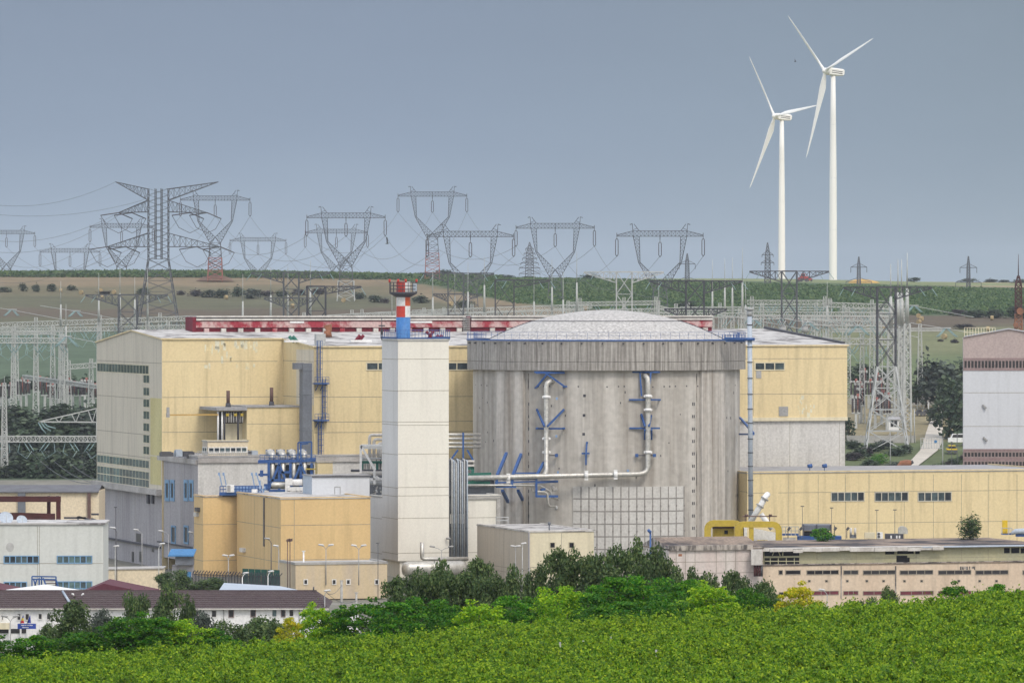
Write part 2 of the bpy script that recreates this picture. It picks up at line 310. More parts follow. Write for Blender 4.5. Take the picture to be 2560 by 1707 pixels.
xs = [-4000, -2000, -1000, -700] + [-460 + 6.5 * i for i in range(142)] + [700, 1000, 2000, 4000]
ys = [-200, 0, 40, 80, 120, 150, 170, 190, 210, 230, 250, 262, 280, 300, 320, 340, 370, 400, 440, 480, 520, 560, 600, 640, 700, 800, 900, 1000, 1100, 1200, 1260] + [1300 + 9 * i for i in range(186)] + [3000, 3150, 3300, 3600, 4000, 5000, 6000, 9000, 12000]
vs = [(x, y, ground(x, y)) for y in ys for x in xs]; nx = len(xs)
fs = [(j * nx + i, j * nx + i + 1, (j + 1) * nx + i + 1, (j + 1) * nx + i) for j in range(len(ys) - 1) for i in range(nx - 1)]
me = bpy.data.meshes.new('ground'); me.from_pydata(vs, [], fs); me.polygons.foreach_set('use_smooth', [True] * len(fs))
at = me.color_attributes.new('soil', 'FLOAT_COLOR', 'POINT'); at.data.foreach_set('color', [c for p in vs for c in (*field_colour(p[0], p[1]), 1)])
m = mat('field', (1, 1, 1), .95, (.72, .74, .70), .035, 1, .35, .65, fine=.22, fsc=.5, bump=.25)
n = m.node_tree.nodes; l = m.node_tree.links; a = n.new('ShaderNodeAttribute'); a.attribute_name = 'soil'; mm = n.new('ShaderNodeMix'); mm.data_type = 'RGBA'; mm.blend_type = 'MULTIPLY'; mm.inputs['Factor'].default_value = 1
src = n['Principled BSDF'].inputs['Base Color'].links[0].from_socket; l.new(a.outputs['Color'], mm.inputs['A']); l.new(src, mm.inputs['B']); l.new(mm.outputs['Result'], n['Principled BSDF'].inputs['Base Color'])
me.materials.append(m); g = bpy.data.objects.new('ground', me); COL.objects.link(g); struct(g)
# farm track on the right
def strip(name, pts, m, lift=.25):
    mb = MB(); rows = []
    for px, py, w in pts:
        D = ghit(px, py) or 2800; c = P(px, py, D); hw = w * D / F / 2; rows.append((c.x - hw, c.x + hw, D))
    fine = []
    for (a0, b0, d0), (a1, b1, d1) in zip(rows, rows[1:]):
        k = 6
        for i in range(k + (1 if (a1, b1, d1) == rows[-1] else 0)): t = i / k; fine.append((a0 + (a1 - a0) * t, b0 + (b1 - b0) * t, d0 + (d1 - d0) * t))
    for (a0, b0, d0), (a1, b1, d1) in zip(fine, fine[1:]):
        mb.face([(a0, d0, ground(a0, d0) + lift), (b0, d0, ground(b0, d0) + lift), (b1, d1, ground(b1, d1) + lift), (a1, d1, ground(a1, d1) + lift)])
    return struct(mb.build(name, m))
strip('access_road', [(2225, 1200, 70), (2262, 1178, 40), (2298, 1152, 36), (2322, 1130, 44), (2330, 1112, 46), (2336, 1085, 42), (2342, 1050, 30), (2352, 1020, 20)], M['track'])
# ------------------------------------------------------------------ foliage
def leaf_mesh(name, pts, nrm, size, m, seed, aspect=1.5):
    rs = np.random.RandomState(seed); n = len(pts); d = rs.normal(size=(n, 3)) * .9 + nrm; d /= np.linalg.norm(d, axis=1)[:, None] + 1e-9
    r = rs.normal(size=(n, 3)); x = np.cross(d, r); x /= np.linalg.norm(x, axis=1)[:, None] + 1e-9; y = np.cross(d, x)
    s = (size * rs.uniform(.6, 1.35, n))[:, None]; q = np.stack([pts - x * s * aspect / 2, pts - y * s / 2 + d * s * .12, pts + x * s * aspect / 2, pts + y * s / 2 + d * s * .12], 1).reshape(-1, 3)
    me = bpy.data.meshes.new(name); me.vertices.add(4 * n); me.vertices.foreach_set('co', q.astype(np.float32).ravel())
    me.loops.add(4 * n); me.loops.foreach_set('vertex_index', np.arange(4 * n, dtype=np.int32)); me.polygons.add(n)
    me.polygons.foreach_set('loop_start', np.arange(0, 4 * n, 4, dtype=np.int32)); me.update(calc_edges=True); me.materials.append(m); return me
def blob_points(rs, n, lobes, hollow=.45):
    w = np.array([l[3] * l[4] * l[5] for l in lobes]) ** .7; k = rs.choice(len(lobes), n, p=w / w.sum()); L_ = np.array(lobes)[k]
    d = rs.normal(size=(n, 3)); d /= np.linalg.norm(d, axis=1)[:, None]; r = (hollow + (1 - hollow) * rs.rand(n) ** .6)[:, None] * (1 + .12 * rs.normal(size=(n, 1)))
    return L_[:, :3] + d * r * L_[:, 3:6], d
def crown_lobes(kind, rs):
    L_ = []
    def shell(n, cz, r, rz, s0, s1, sz):
        for i in range(n):
            d = rs.normal(size=3); d /= np.linalg.norm(d); k = rs.uniform(.72, 1.0); s = rs.uniform(s0, s1); L_.append((d[0] * r * k, d[1] * r * k, cz + d[2] * rz * k, s, s, s * sz))
    if kind == 'upright':       # broad crown of many steep tufts
        shell(34, 6.9, 2.2, 2.5, .42, .85, 1.0); shell(8, 3.6, 1.5, 1.5, .5, .8, 1.1); L_.append((0, 0, 6.3, 1.75, 1.75, 2.4))
    elif kind == 'round':
        shell(26, 6.7, 2.05, 2.5, .55, 1.0, .95); shell(6, 3.4, 1.6, 1.3, .6, .9, 1); L_.append((0, 0, 6.3, 1.9, 1.9, 2.6))
    elif kind == 'layered':      # feathery flat sprays
        shell(60, 6.2, 2.35, 3.2, .38, .8, .5); L_.append((0, 0, 5.6, 1.9, 1.9, 3.0))
    else:                        # bush
        for i in range(9):
            a = rs.uniform(0, 6.28); r = rs.uniform(.2, 1) * 2.4; s = rs.uniform(1.0, 1.8); L_.append((r * math.cos(a), r * math.sin(a), rs.uniform(2.5, 7.5) * (1 - r / 6), s, s, s * 1.6))
        L_.append((0, 0, 3, 2.4, 2.4, 3))
    return L_
PROTO = {}
def proto(kind, leaf, variant, n, size):
    key = (kind, leaf, variant)
    if key in PROTO: return PROTO[key]
    rs = np.random.RandomState(hash(kind) % 1 + variant * 17 + len(kind) * 101); Lb = crown_lobes(kind, rs)
    p, d = blob_points(rs, n, Lb); p[:, 2] = np.maximum(p[:, 2], .25); zmax = np.percentile(p[:, 2], 99.7); p[:, 2] *= 10 / zmax
    hw = np.percentile(np.abs(p[:, 0]), 98.5); p[:, :2] *= 2.5 / hw
    crown = leaf_mesh('crown', p, d + np.array([0, 0, .5]), size, M[leaf], variant + 5)
    mb = MB(); rng = random.Random(variant)
    mb.tube([(0, 0, -.6), (.05, 0, 2), (.1, .1, 5), (0, .1, 8.2)], [.22, .17, .12, .04], 6)
    for i in range(7):
        a = rng.uniform(0, 6.28); h = rng.uniform(1.2, 5.5); r = rng.uniform(.9, 1.9); mb.tube([(.05, .05, h), (r * .5 * math.cos(a), r * .5 * math.sin(a), h + .9), (r * math.cos(a), r * math.sin(a), h + 2.3)], [.10, .07, .03], 5)
    t = mb.build('trunk', M['bark']); tm = t.data; bpy.data.objects.remove(t); PROTO[key] = (crown, tm); return PROTO[key]
NT = [0]
def plant(kind, leaf, px, D, pytop, wpx, label, cat='tree', group='trees', name='tree', n=2600, size=.36, pybase=None, nvar=4, lean=0):
    """crown 5 m wide, 10 m tall at scale one; scaled to the tree's own width and height"""
    NT[0] += 1; x = (px - CX) * D / F; zg = ground(x, D) if pybase is None else zat(pybase, D)
    h = zat(pytop, D) - zg; w = wpx * D / F; cm, tm = proto(kind, leaf, NT[0] % nvar, n, size)
    r = bpy.data.objects.new(name, None); COL.objects.link(r); r.location = (x, D, zg - .1); r.rotation_euler = (0, R(lean), NT[0] * 2.4); r.scale = (w / 5, w / 5, h / 10)
    tag(r, label, cat, group)
    for nm, d in (('crown', cm), ('trunk', tm)):
        o = bpy.data.objects.new(nm, d); COL.objects.link(o); o.parent = r
    return r
def bush(leaf, px, pyb, w, h, label, group='bushes on the hillside', D=None, n=420, size=.75, name='bush', cat='bush', kind='bush', nvar=3):
    D = D or (ghit(px, pyb) or 2830); return plant(kind, leaf, px, D, pyb - h, w, label, cat, group, name, n, size, pyb, nvar)
# bushes and shrubs of the far hillside
for px, pb, w, h, lf, lb in [
    (12, 731, 34, 14, 'leaf_dark', 'low dark bush at the left end of the bush row under the stubble strip'), (57, 729, 19, 23, 'leaf_dark', 'tall narrow dark bush, second from left in the hillside row'),
    (92, 730, 21, 22, 'leaf_dark', 'dark bush, third from left in the hillside row'), (131, 729, 26, 20, 'leaf_dark', 'rounded dark bush, fourth from left in the hillside row'), (178, 727, 24, 15, 'leaf_dark', 'flat dark bush at the right end of the left hillside row'),
    (262, 735, 34, 9, 'leaf_purple', 'low brownish scrub beside the hay bales behind the big lattice tower'), (360, 735, 34, 16, 'leaf_dark', 'dark bush seen through the legs of the big lattice tower'),
    (452, 738, 24, 13, 'leaf_purple', 'brownish bush at the left end of the long hedgerow'), (488, 741, 38, 19, 'leaf_purple', 'purple brown bush, second in the long hedgerow'), (522, 744, 36, 20, 'leaf_dark', 'dark bush, third in the long hedgerow'),
    (556, 745, 40, 24, 'leaf_dark', 'dark hedgerow bush above the lone hay bale on a post'), (592, 742, 34, 28, 'leaf_dark', 'tallest dark bush in the long hedgerow'), (628, 747, 46, 26, 'leaf_grey', 'silver grey bush spilling from the long hedgerow'),
    (668, 742, 34, 17, 'leaf_purple', 'purple brown hedgerow bush right of the silver grey one'), (703, 742, 36, 18, 'leaf_dark', 'dark hedgerow bush behind the wide terminal tower'), (745, 738, 40, 16, 'leaf_purple', 'brown hedgerow bush between two terminal towers'),
    (798, 736, 40, 17, 'leaf_purple', 'brown hedgerow bush left of the white footed pylon'), (900, 748, 32, 20, 'leaf_dark', 'dark bush just right of the white footed pylon'), (936, 757, 34, 20, 'leaf_dark', 'dark bush left of the striped stack top'),
    (962, 758, 24, 14, 'leaf_purple', 'brown bush touching the striped stack platform'), (1055, 758, 44, 22, 'leaf_dark', 'dark bush right of the striped stack top'), (1165, 770, 46, 20, 'leaf_dark', 'dark bush low in front of the tan slope'),
    (1110, 690, 44, 17, 'leaf_dark', 'dark tree clump on the skyline by the red footed pylon'), (1065, 690, 40, 11, 'leaf_grey', 'grey green clump on the skyline left of the red footed pylon'), (1192, 693, 36, 10, 'leaf_dark', 'skyline clump left of the dense grey pylon'),
    (1262, 696, 46, 10, 'leaf_dark', 'long low skyline clump left of the dense grey pylon foot'), (1320, 697, 40, 8, 'leaf_dark', 'low skyline clump at the foot of the dense grey pylon'), (1420, 700, 34, 7, 'leaf_dark', 'low skyline clump right of the middle catheads'), (1474, 702, 52, 18, 'leaf_dark', 'domed skyline tree clump behind the left terminal beam'),
    (1530, 703, 26, 5, 'leaf_dark', 'small skyline bush right of the domed clump'), (2285, 704, 32, 11, 'leaf_dark', 'small skyline bush by the four thin masts'), (2422, 706, 40, 11, 'leaf_dark', 'skyline bush behind the right small pylon'),
    (2474, 707, 36, 11, 'leaf_grey', 'skyline bush right of the right small pylon'), (2508, 708, 30, 9, 'leaf_grey', 'skyline bush left of the rusty mast'), (2550, 709, 34, 12, 'leaf_dark', 'skyline bush behind the rusty mast'),
    (1711, 776, 60, 26, 'leaf_dark', 'dark bush behind the near terminal tower at the dome right'), (2395, 790, 50, 17, 'leaf_purple', 'brownish bush at the left end of the field edge scrub'), (2440, 794, 60, 22, 'leaf_dark', 'dark bush in the field edge scrub left of rusty mast'),
    (2490, 796, 54, 27, 'leaf_dark', 'tall dark bush in the field edge scrub'), (2545, 797, 60, 33, 'leaf_dark', 'tallest dark bush at the right picture edge of the scrub'), (2411, 822, 52, 14, 'leaf_purple', 'low purple grey shrub alone in the pasture'),
    (2388, 858, 22, 12, 'leaf_purple', 'small dark shrub by the mauve hall gable'), (2352, 854, 16, 7, 'leaf_purple', 'tiny brown shrub under the rightmost teal insulators')]:
    bush(lf, px, pb, w, h, lb)
# thickets by the switchyards
rs = random.Random(3)
for i in range(45):
    px = -10 + (i % 9) * 31 + rs.uniform(-9, 9); row = i // 9; pb = (1085, 1120, 1155, 1195, 1232)[row] + rs.uniform(-8, 8)
    bush(['leaf_dark', 'leaf_grey', 'leaf_dark'][i % 3], px, pb, rs.uniform(56, 88), rs.uniform(50, 84) + row * 4, 'dark bushy tree in the thicket left of the beige gable', 'trees in the left thicket', n=2400, size=.55, name='tree', cat='tree', D=(1455, 1425, 1395, 1362, 1332)[row])
for i in range(5):
    bush('leaf_dark', 20 + i * 48, 985, 62, 46 + 6 * (i % 2), 'dark bush behind the left switchyard breakers', 'bushes behind the left switchyard', D=1660, n=600, size=.6)
for px, pb, w, h, lf, lb in [(2150, 960, 70, 52, 'leaf_dark', 'dark bush behind the right breakers beside the yellow hall'), (2205, 962, 60, 46, 'leaf_dark', 'dark bush behind the right breakers between the tower legs'), (2315, 1010, 70, 128, 'leaf_grey', 'tall grey green tree right of the white mast cluster'),
    (2352, 1008, 90, 105, 'leaf_grey', 'silvery tree in the middle of the right clump'), (2395, 1012, 84, 112, 'leaf_dark', 'dark tree against the mauve hall corner'), (2290, 1006, 50, 66, 'leaf_dark', 'dark low tree left in the right clump'), (2372, 1098, 78, 160, 'leaf_dark', 'large dark tree overhanging the road gate'),
    (2398, 1100, 70, 130, 'leaf_dark', 'dark tree between the white van and the mauve hall'), (2345, 1062, 54, 60, 'leaf_dark', 'dark bough of a tree leaning left over the road'), (2122, 1105, 30, 62, 'leaf_dark', 'dark bush hugging the right corner of the grey wall')]:
    bush(lf, px, pb, w, h, lb, 'trees of the right clump', n=3200, size=.34, name='tree', cat='tree', D=None if pb > 1010 else {960: 1660, 962: 1650}.get(pb, 1560))
for i in range(13):
    px = 2130 + (i * 37) % 165; pb = 1122 + (i * 17) % 62
    if px > 2262 - (pb - 1120) * .7 + 20: px -= 90
    bush(['leaf_dark', 'leaf_grey', 'leaf_locust', 'leaf_purple'][(i * 7) % 4 if i % 5 else 0], px, pb, 46, 24, 'low shrub on the rough bank below the terminal tower', 'shrubs on the bank below the tower', n=500, size=.5)
for i in range(7):
    bush(['leaf_purple', 'leaf_dark', 'leaf_olive'][i % 3], 2325 + i * 14, 1186 - i * 5, 30, 22, 'low shrub on the bank under the mauve hall', 'shrubs on the bank beside the road', n=350, size=.5)
# crops: one object each, nobody could count the plants
rs = np.random.RandomState(11)
def crop(name, xr, yr, n, size, h, m, keep, label):
    x = rs.uniform(*xr, n); y = rs.uniform(*yr, n); k = np.array([keep(a, b) for a, b in zip(x, y)]); x = x[k]; y = y[k]
    z = np.array([ground(a, b) for a, b in zip(x, y)]) + rs.uniform(.2, h, len(x)); p = np.stack([x, y, z], 1)
    o = bpy.data.objects.new(name, leaf_mesh(name, p, np.tile([0, -.4, .8], (len(p), 1)), size, m, 3)); COL.objects.link(o); o['kind'] = 'stuff'; o['label'] = label; o['category'] = 'crop'
def in_crop(x, y):
    z = ground(x, y); px = CX + x / y * F; py = HY - (z - CH) / y * F
    return px > 640 and np.interp(px, [600, 1700, 1900, 2560], [690, 706, 714, 727]) < py < np.interp(px, CB_X, CB_Y) + 2 * math.sin(px * .05)
crop('crop_field', (-150, 330), (1950, 2930), 230000, 1.0, 1.4, M['crop_leaf'], in_crop, 'dark green crop covering the right hillside')
crop('corn_field', (-330, -5), (2790, 2870), 26000, 1.2, 2.7, M['crop_leaf'], lambda x, y: True, 'dark strip of tall corn along the left skyline')
# hay bales
hb = MB(); hb.tube([(-.62, 0, .95), (.62, 0, .95)], .95, 14); hbo = hb.build('hay_bale', M['straw']); first = True
for k, (px, py, lb) in enumerate([(152, 727, 'round hay bale behind the leftmost lightning mast'), (203, 731, 'round hay bale alone between two lightning masts on left slope'), (251, 726, 'upper hay bale of the pair beside one lightning mast'), (255, 743, 'lower hay bale of the pair beside one lightning mast'),
    (285, 730, 'round hay bale left of the big lattice tower leg'), (728, 747, 'upper hay bale behind the wide terminal tower'), (731, 765, 'lower hay bale behind the wide terminal tower'), (859, 751, 'hay bale between the white feet of a pylon'), (1127, 760, 'hay bale on the tan slope right of the striped stack'),
    (565, 744, 'hay bale looking perched on the white post left of centre'), (2296, 790, 'top hay bale of the three beside the white mast cluster'), (2304, 798, 'middle hay bale of the three beside the white mast cluster'), (2297, 806, 'lowest hay bale of the three beside the white mast cluster'),
    (2212, 818, 'hay bale behind the terminal tower shaft'), (2470, 824, 'hay bale above the mauve hall roof'), (2361, 843, 'hay bale under the rightmost teal insulators'), (1464, 770, 'hay bale at the crop edge behind the dome left'), (2480, 796, 'small hay bale by the field edge scrub')]):
    D = ghit(px, py + 5) or 2400; o = hbo if k == 0 else hbo.copy()
    if k: COL.objects.link(o)
    o.location = ((px - CX) * D / F, D, ground((px - CX) * D / F, D)); o.rotation_euler = (0, 0, k * 1.1); tag(o, lb, 'hay bale', 'hay bales on the pasture')
# ------------------------------------------------------------------ wind turbines
def turbine(px, pyhub, D, pyb, thetas, ov, label):
    x = (px - CX) * D / F; zb = ground((px + 20 - CX) * D / F, D) - .5; zh = zat(pyhub, D); yaw = R(-58); ax = V((math.sin(yaw), -math.cos(yaw), 0))  # axis: points left and to the viewer
    hub = V((x, D, zh)); tower = hub - ax * 5.0 ; H = zh - 2.1 - zb
    r = thing('wind_turbine', label, 'wind turbine', (tower.x, tower.y, zb), 'wind turbines on the ridge'); w = M['turbine_white']
    mb = MB(); mb.lathe((tower.x, tower.y, zb), [(2.05, -2), (2.05, 0), (1.98, H * .25), (1.85, H * .5), (1.5, H * .8), (1.2, H), (0, H)], 28); mb.build('tower', w, r)
    mb = MB()
    for f_, r_ in ((.25, 1.985), (.5, 1.855), (.76, 1.56)): mb.lathe((tower.x, tower.y, zb + H * f_), [(r_ - .1, -.12), (r_ + .03, -.12), (r_ + .03, .12), (r_ - .1, .12)], 28)
    mb.build('section_flange', M['white_paint'], r)
    tilt = R(5); axt = (ax * math.cos(tilt) + Z * math.sin(tilt)).normalized(); s = axt.cross(Z).normalized(); up = s.cross(axt).normalized()
    mb = MB(); b = hub - axt * 1.6; prof = [(0, 1.5, 1.5, .2), (0.2, 1.75, 1.9, .1), (5, 1.75, 1.95, .1), (9.0, 1.6, 1.75, .25), (9.8, 1.3, 1.2, .4)]; rows = []
    for d, hw, hh, dz in prof:
        c = b - axt * d + up * dz; rows.append([c + s * (hw * sx) + up * (hh * sz) for sx, sz in ((-1, -.75), (-.75, -1), (.75, -1), (1, -.75), (1, .75), (.75, 1), (-.75, 1), (-1, .75))])
    for a, c in zip(rows, rows[1:]): [mb.face([a[k], a[(k + 1) % 8], c[(k + 1) % 8], c[k]]) for k in range(8)]
    mb.face(rows[0][::-1]); mb.face(rows[-1]); nc = mb.build('nacelle', w, r)
    v = MB(); v.box(b - axt * 8.8 + s * 1.45 + up * .2, -axt * .05 + up * 0, s * .4, up * .6); 
    for zz in (-.55, .35):
        for sg in (-1, 1): v.box(b - axt * 8.2 + s * (sg * 1.72) + up * zz, axt * 6.6, s * sg * .06, up * .34)
    v.build('vent', M['dark_steel'], nc)
    v = MB(); v.tube([b - axt * 7.5 + up * 1.9, b - axt * 7.5 + up * 3.4], .06, 5); v.tube([b - axt * 8.4 + up * 1.9, b - axt * 8.4 + up * 3.0], .06, 5); v.build('wind_sensor', M['galv'], nc)
    mb = MB(); mb.tube([hub - axt * 1.6, hub - axt * .6, hub + axt * .5, hub + axt * 1.3, hub + axt * 1.9], [1.65, 1.75, 1.6, 1.05, .15], 18); mb.build('hub', w, r)
    for th in thetas:
        th = R(th); d = (s * (-math.sin(th)) + up * math.cos(th)).normalized()
        if (s.x > 0): d = (s * math.sin(th) + up * math.cos(th)).normalized()
        ch = axt.cross(d).normalized(); mb = MB(); rows = []
        for t, c, tk, tw in [(.02, 1.9, 1.8, 80), (.06, 1.9, 1.7, 70), (.11, 2.6, 1.3, 45), (.19, 3.5, .9, 30), (.3, 3.1, .65, 22), (.5, 2.2, .42, 13), (.75, 1.4, .25, 8), (.95, .75, .12, 5), (1, .15, .05, 4)]:
            o = hub + d * (ov * t) + axt * (.4 + 1.6 * t * t); tw = -R(tw + 8); cv = ch * math.cos(tw) + axt * math.sin(tw); tv = d.cross(cv).normalized()
            rows.append([o + cv * (c * q) + tv * (tk * k) for q, k in ((-.3, 0), (-.18, .38), (.1, .5), (.45, .25), (.7, 0), (.45, -.2), (.1, -.42), (-.18, -.36))])
        for a, c in zip(rows, rows[1:]): [mb.face([a[k], a[(k + 1) % 8], c[(k + 1) % 8], c[k]], 0, True) for k in range(8)]
        mb.face(rows[-1]); mb.face(rows[0][::-1]); mb.build('blade', w, r)
turbine(2063, 178, 2900, 705, (71, 191, 311), 46, 'taller white wind turbine, the right one of the pair on the ridge')
turbine(1937, 291, 3295, 705, (84, 203, 322), 46, 'shorter white wind turbine, the left one of the pair')
# ------------------------------------------------------------------ cathead pylons
S = 17.0
def cathead():
    r = thing('power_pylon', '', 'pylon', (0, 0, 0)); st = M['pylon_steel']
    q = lambda x, z, y=0: V((x * S, y, z * S)); mb = MB(); w = .24
    for sg in (-1, 1):
        top = [q(sg * .62, 0, -.7), q(sg * .62, 0, .7), q(sg * .48, 0, .7), q(sg * .48, 0, -.7)]
        kn = [q(sg * .50, -.60, -.6), q(sg * .50, -.60, .6), q(sg * .46, -.6, .6), q(sg * .46, -.6, -.6)]
        mb.lattice(top, kn, 7, w, .13); lo = [q(sg * .155, -1.22, -.9), q(sg * .155, -1.22, .9), q(sg * .0, -1.06, .8), q(sg * .0, -1.06, -.8)]; mb.lattice(kn, lo, 8, w, .13)
        mb.bar(q(sg * .62, 0), q(sg * .64, .29), w); mb.bar(q(sg * .48, .126), q(sg * .60, .285), .25); mb.bar(q(sg * .64, .29), q(sg * .70, .27), .3); mb.bar(q(sg * .62, .15), q(sg * .53, .19), .2)
        mb.bar(lo[0], q(0, -1.06, -.8), w); mb.bar(lo[1], q(0, -1.06, .8), w); mb.bar(q(0, -1.06), q(sg * .16, -1.30), w)
    a = [q(-.15, -1.22, -1.2), q(-.15, -1.22, 1.2), q(.15, -1.22, 1.2), q(.15, -1.22, -1.2)]; b = [q(-.20, -1.95, -3), q(-.20, -1.95, 3), q(.20, -1.95, 3), q(.20, -1.95, -3)]
    mb.lattice(a, b, 4, .28, .16, True); mb.build('tower', st, r)
    mb = MB(); c = [q(-.23, -2.7, -4), q(-.23, -2.7, 4), q(.23, -2.7, 4), q(.23, -2.7, -4)]; mb.lattice(b, c, 4, .34, .2, True); ft = mb.build('base', st, r)
    mb = MB(); t = [q(-.62, .126, -.5), q(-.62, .126, .5), q(-.62, 0, .7), q(-.62, 0, -.7)]; u_ = [V((-p.x, p.y, p.z)) for p in t]; mb.lattice(t, u_, 14, .22, .13)
    for sg in (-1, 1):
        tt = [V((p.x * -sg, p.y, p.z)) for p in t]; tip = [q(sg * 1, .03, -.1), q(sg * 1, .03, .1), q(sg * 1, 0, .1), q(sg * 1, 0, -.1)]; mb.lattice(tt, tip, 4, .22, .13); mb.bar(q(sg, -.02), q(sg, .08), .25)
    mb.bar(q(0, .12), q(0, -.08), .3); mb.build('crossarm', st, r)
    for x in (-1, 0, 1):
        mb = MB(); y0 = 0 if x else -.08
        for s2 in (-1, 1): mb.tube([q(x + s2 * .02, -.06 + (y0)), q(x + s2 * .03, -.1 + y0), q(x + s2 * .03, -.42 + y0 * .2), q(x, -.46 + y0 * .2)], .17, 5)
        mb.bar(q(x - .02, -.06 + y0), q(x + .02, -.06 + y0), .25); mb.bar(q(x, -.02), q(x, -.06 + y0), .2); mb.build('insulator_string', M['insulator'], r)
    return r
cat = cathead(); PY = {}
for k, (c, by, half, base, lb) in enumerate([(16, 585, 71, 0, 'faint cathead pylon cut by the left picture edge'), (175, 631, 75, 0, 'distant low cathead pylon left of the big lattice tower'), (304, 569, 79, 0, 'cathead pylon half hidden behind the big lattice tower'), (538, 501, 87, 1, 'red footed cathead pylon on a mound right of the big lattice tower'),
    (645, 603, 70, 0, 'faintest small cathead pylon low behind the hedge line'), (865, 545, 98, 2, 'white footed cathead pylon left of the striped stack'), (841, 583, 78, 0, 'smaller cathead pylon standing directly behind the white footed one'), (1081, 491, 86, 1, 'highest cathead pylon, red footed, right of the striped stack'),
    (1176, 592, 108, 0, 'cathead pylon overlapping the right arm of the highest one'), (1388, 571, 98, 0, 'cathead pylon rising behind the left half of the dome'), (1650, 591, 108, 0, 'rightmost cathead pylon, above the right half of the dome')]):
    o = cat if k == 0 else dup(cat); D = 238000 / half; o.location = ((c - CX) * D / F, D, zat(by, D)); tag(o, lb, 'pylon', 'cathead pylons'); PY[k] = (o.location.copy(), lb)
    ch = [q for q in o.children if q.name.split('.')[0] == 'base'][0]
    if base:
        ch.data = ch.data.copy(); ch.data.materials[0] = M['pylon_red'] if base == 1 else M['galv_white']; ch['label'] = 'red painted foot' if base == 1 else 'white painted foot'
        ch.location.z = .30 * S if base == 1 else .35 * S
        if base == 1: ch.scale = (.93, .93, 1)
def wire(a, b, sag, label, r=.07, group='power lines across the sky'):
    mb = MB(); a = V(a); b = V(b); mb.tube([a.lerp(b, t / 14) - Z * sag * 4 * (t / 14) * (1 - t / 14) for t in range(15)], r, 4); tag(mb.build('power_cable', M['pylon_steel']), label, 'power cable', group)
nm = {0: 'edge', 1: 'low left', 2: 'half hidden', 3: 'mound', 4: 'faintest', 5: 'white footed', 6: 'smaller rear', 7: 'highest', 8: 'overlapping', 9: 'dome left', 10: 'dome right'}
for a, b in [(5, 7), (3, 5), (9, 7), (10, 9), (8, 6), (6, 4), (3, 2), (2, 0), (4, 1)]:
    for x, sd_ in ((-1, 'left'), (0, 'middle'), (1, 'right')):
        wire(PY[a][0] + V((x * S, 0, -.46 * S)), PY[b][0] + V((x * S, 0, -.46 * S)), 16 + 3 * x, f'thin {sd_} arm cable from {nm[a]} to {nm[b]} cathead pylon')
# ------------------------------------------------------------------ big suspension tower, left
def big_tower():
    D = 2070; k = D / F; x0 = (396 - CX) * k; zz = lambda py: zat(py, D); X = lambda px: (px - CX) * k; zb = ground(x0, D) - 1; st = M['pylon_steel']
    r = thing('power_pylon', 'biggest lattice tower, three arm tiers with raised wings, far left', 'pylon', (x0, D, zb)); hw = 25 * k
    sq = lambda h, z, hy=None: [V((x0 - h, D - (hy or h), z)), V((x0 - h, D + (hy or h), z)), V((x0 + h, D + (hy or h), z)), V((x0 + h, D - (hy or h), z))]
    mb = MB(); mb.lattice(sq(hw, zz(472)), sq(hw, zz(648)), 11, .28, .11, True, False)
    for s in (-.28, .32): [mb.bar((x0 + s * hw * 1, D + y, zz(472)), (x0 + s * hw, D + y, zz(648)), .34) for y in (-hw, hw)]
    mb.lattice(sq(hw, zz(648)), sq(54 * k, zb), 7, .34, .14, True); mb.build('tower', st, r)
    for tips, tz, root_t, root_b in [((289, 546), 455, 473, 501), ((296, 518), 532, 501, 530), ((268, 551), 617, 583, 617)]:
        for tp, sg in zip(tips, (-1, 1)):
            mb = MB(); A = [V((x0 + sg * hw, D - hw, zz(root_t))), V((x0 + sg * hw, D + hw, zz(root_t))), V((x0 + sg * hw, D + hw, zz(root_b))), V((x0 + sg * hw, D - hw, zz(root_b)))]
            B = [V((X(tp), D + q * .3, zz(tz))) for q in (-1, 1, 1, -1)]; mb.lattice(A, B, 9, .26, .11)
            arm = mb.build('arm', st, r)
            if tz > 500:
                mi = MB()
                for q in (.55, 1.0):
                    pt = V((x0 + sg * (hw + (abs(X(tp) - x0) - hw) * q), D, zz(tz))); mi.tube([pt, pt + V((-6.5, -1, -1.0))], .2, 5); mi.tube([pt, pt + V((5, 3, -2.2))], .2, 5)
                    mi.tube([pt + V((-6.5, -1, -1)), pt + V((-4, 0, -5.5)), pt + V((0, 1, -7.5)), pt + V((3, 2, -6)), pt + V((5, 3, -2.2))], .1, 4)
                mi.build('insulator_string', M['insulator'], arm)
big_tower()
for (x1, y1, x2, y2, sg, lb) in [(289, 455, -120, 490, 6, 'topmost earth wire running left from the big tower'), (296, 538, -160, 585, 10, 'upper conductor running left from the big tower'), (300, 530, -160, 566, 8, 'second conductor running left from the big tower'), (360, 500, -160, 512, 5, 'faint conductor running left high across the sky'), (268, 622, -160, 655, 10, 'lower conductor running left from the big tower'), (330, 620, -160, 648, 8, 'second lower conductor running left from the big tower')]:
    wire(P(x1, y1, 2070), P(x2, y2, 2000), sg, lb, .05, 'conductors of the big tower')
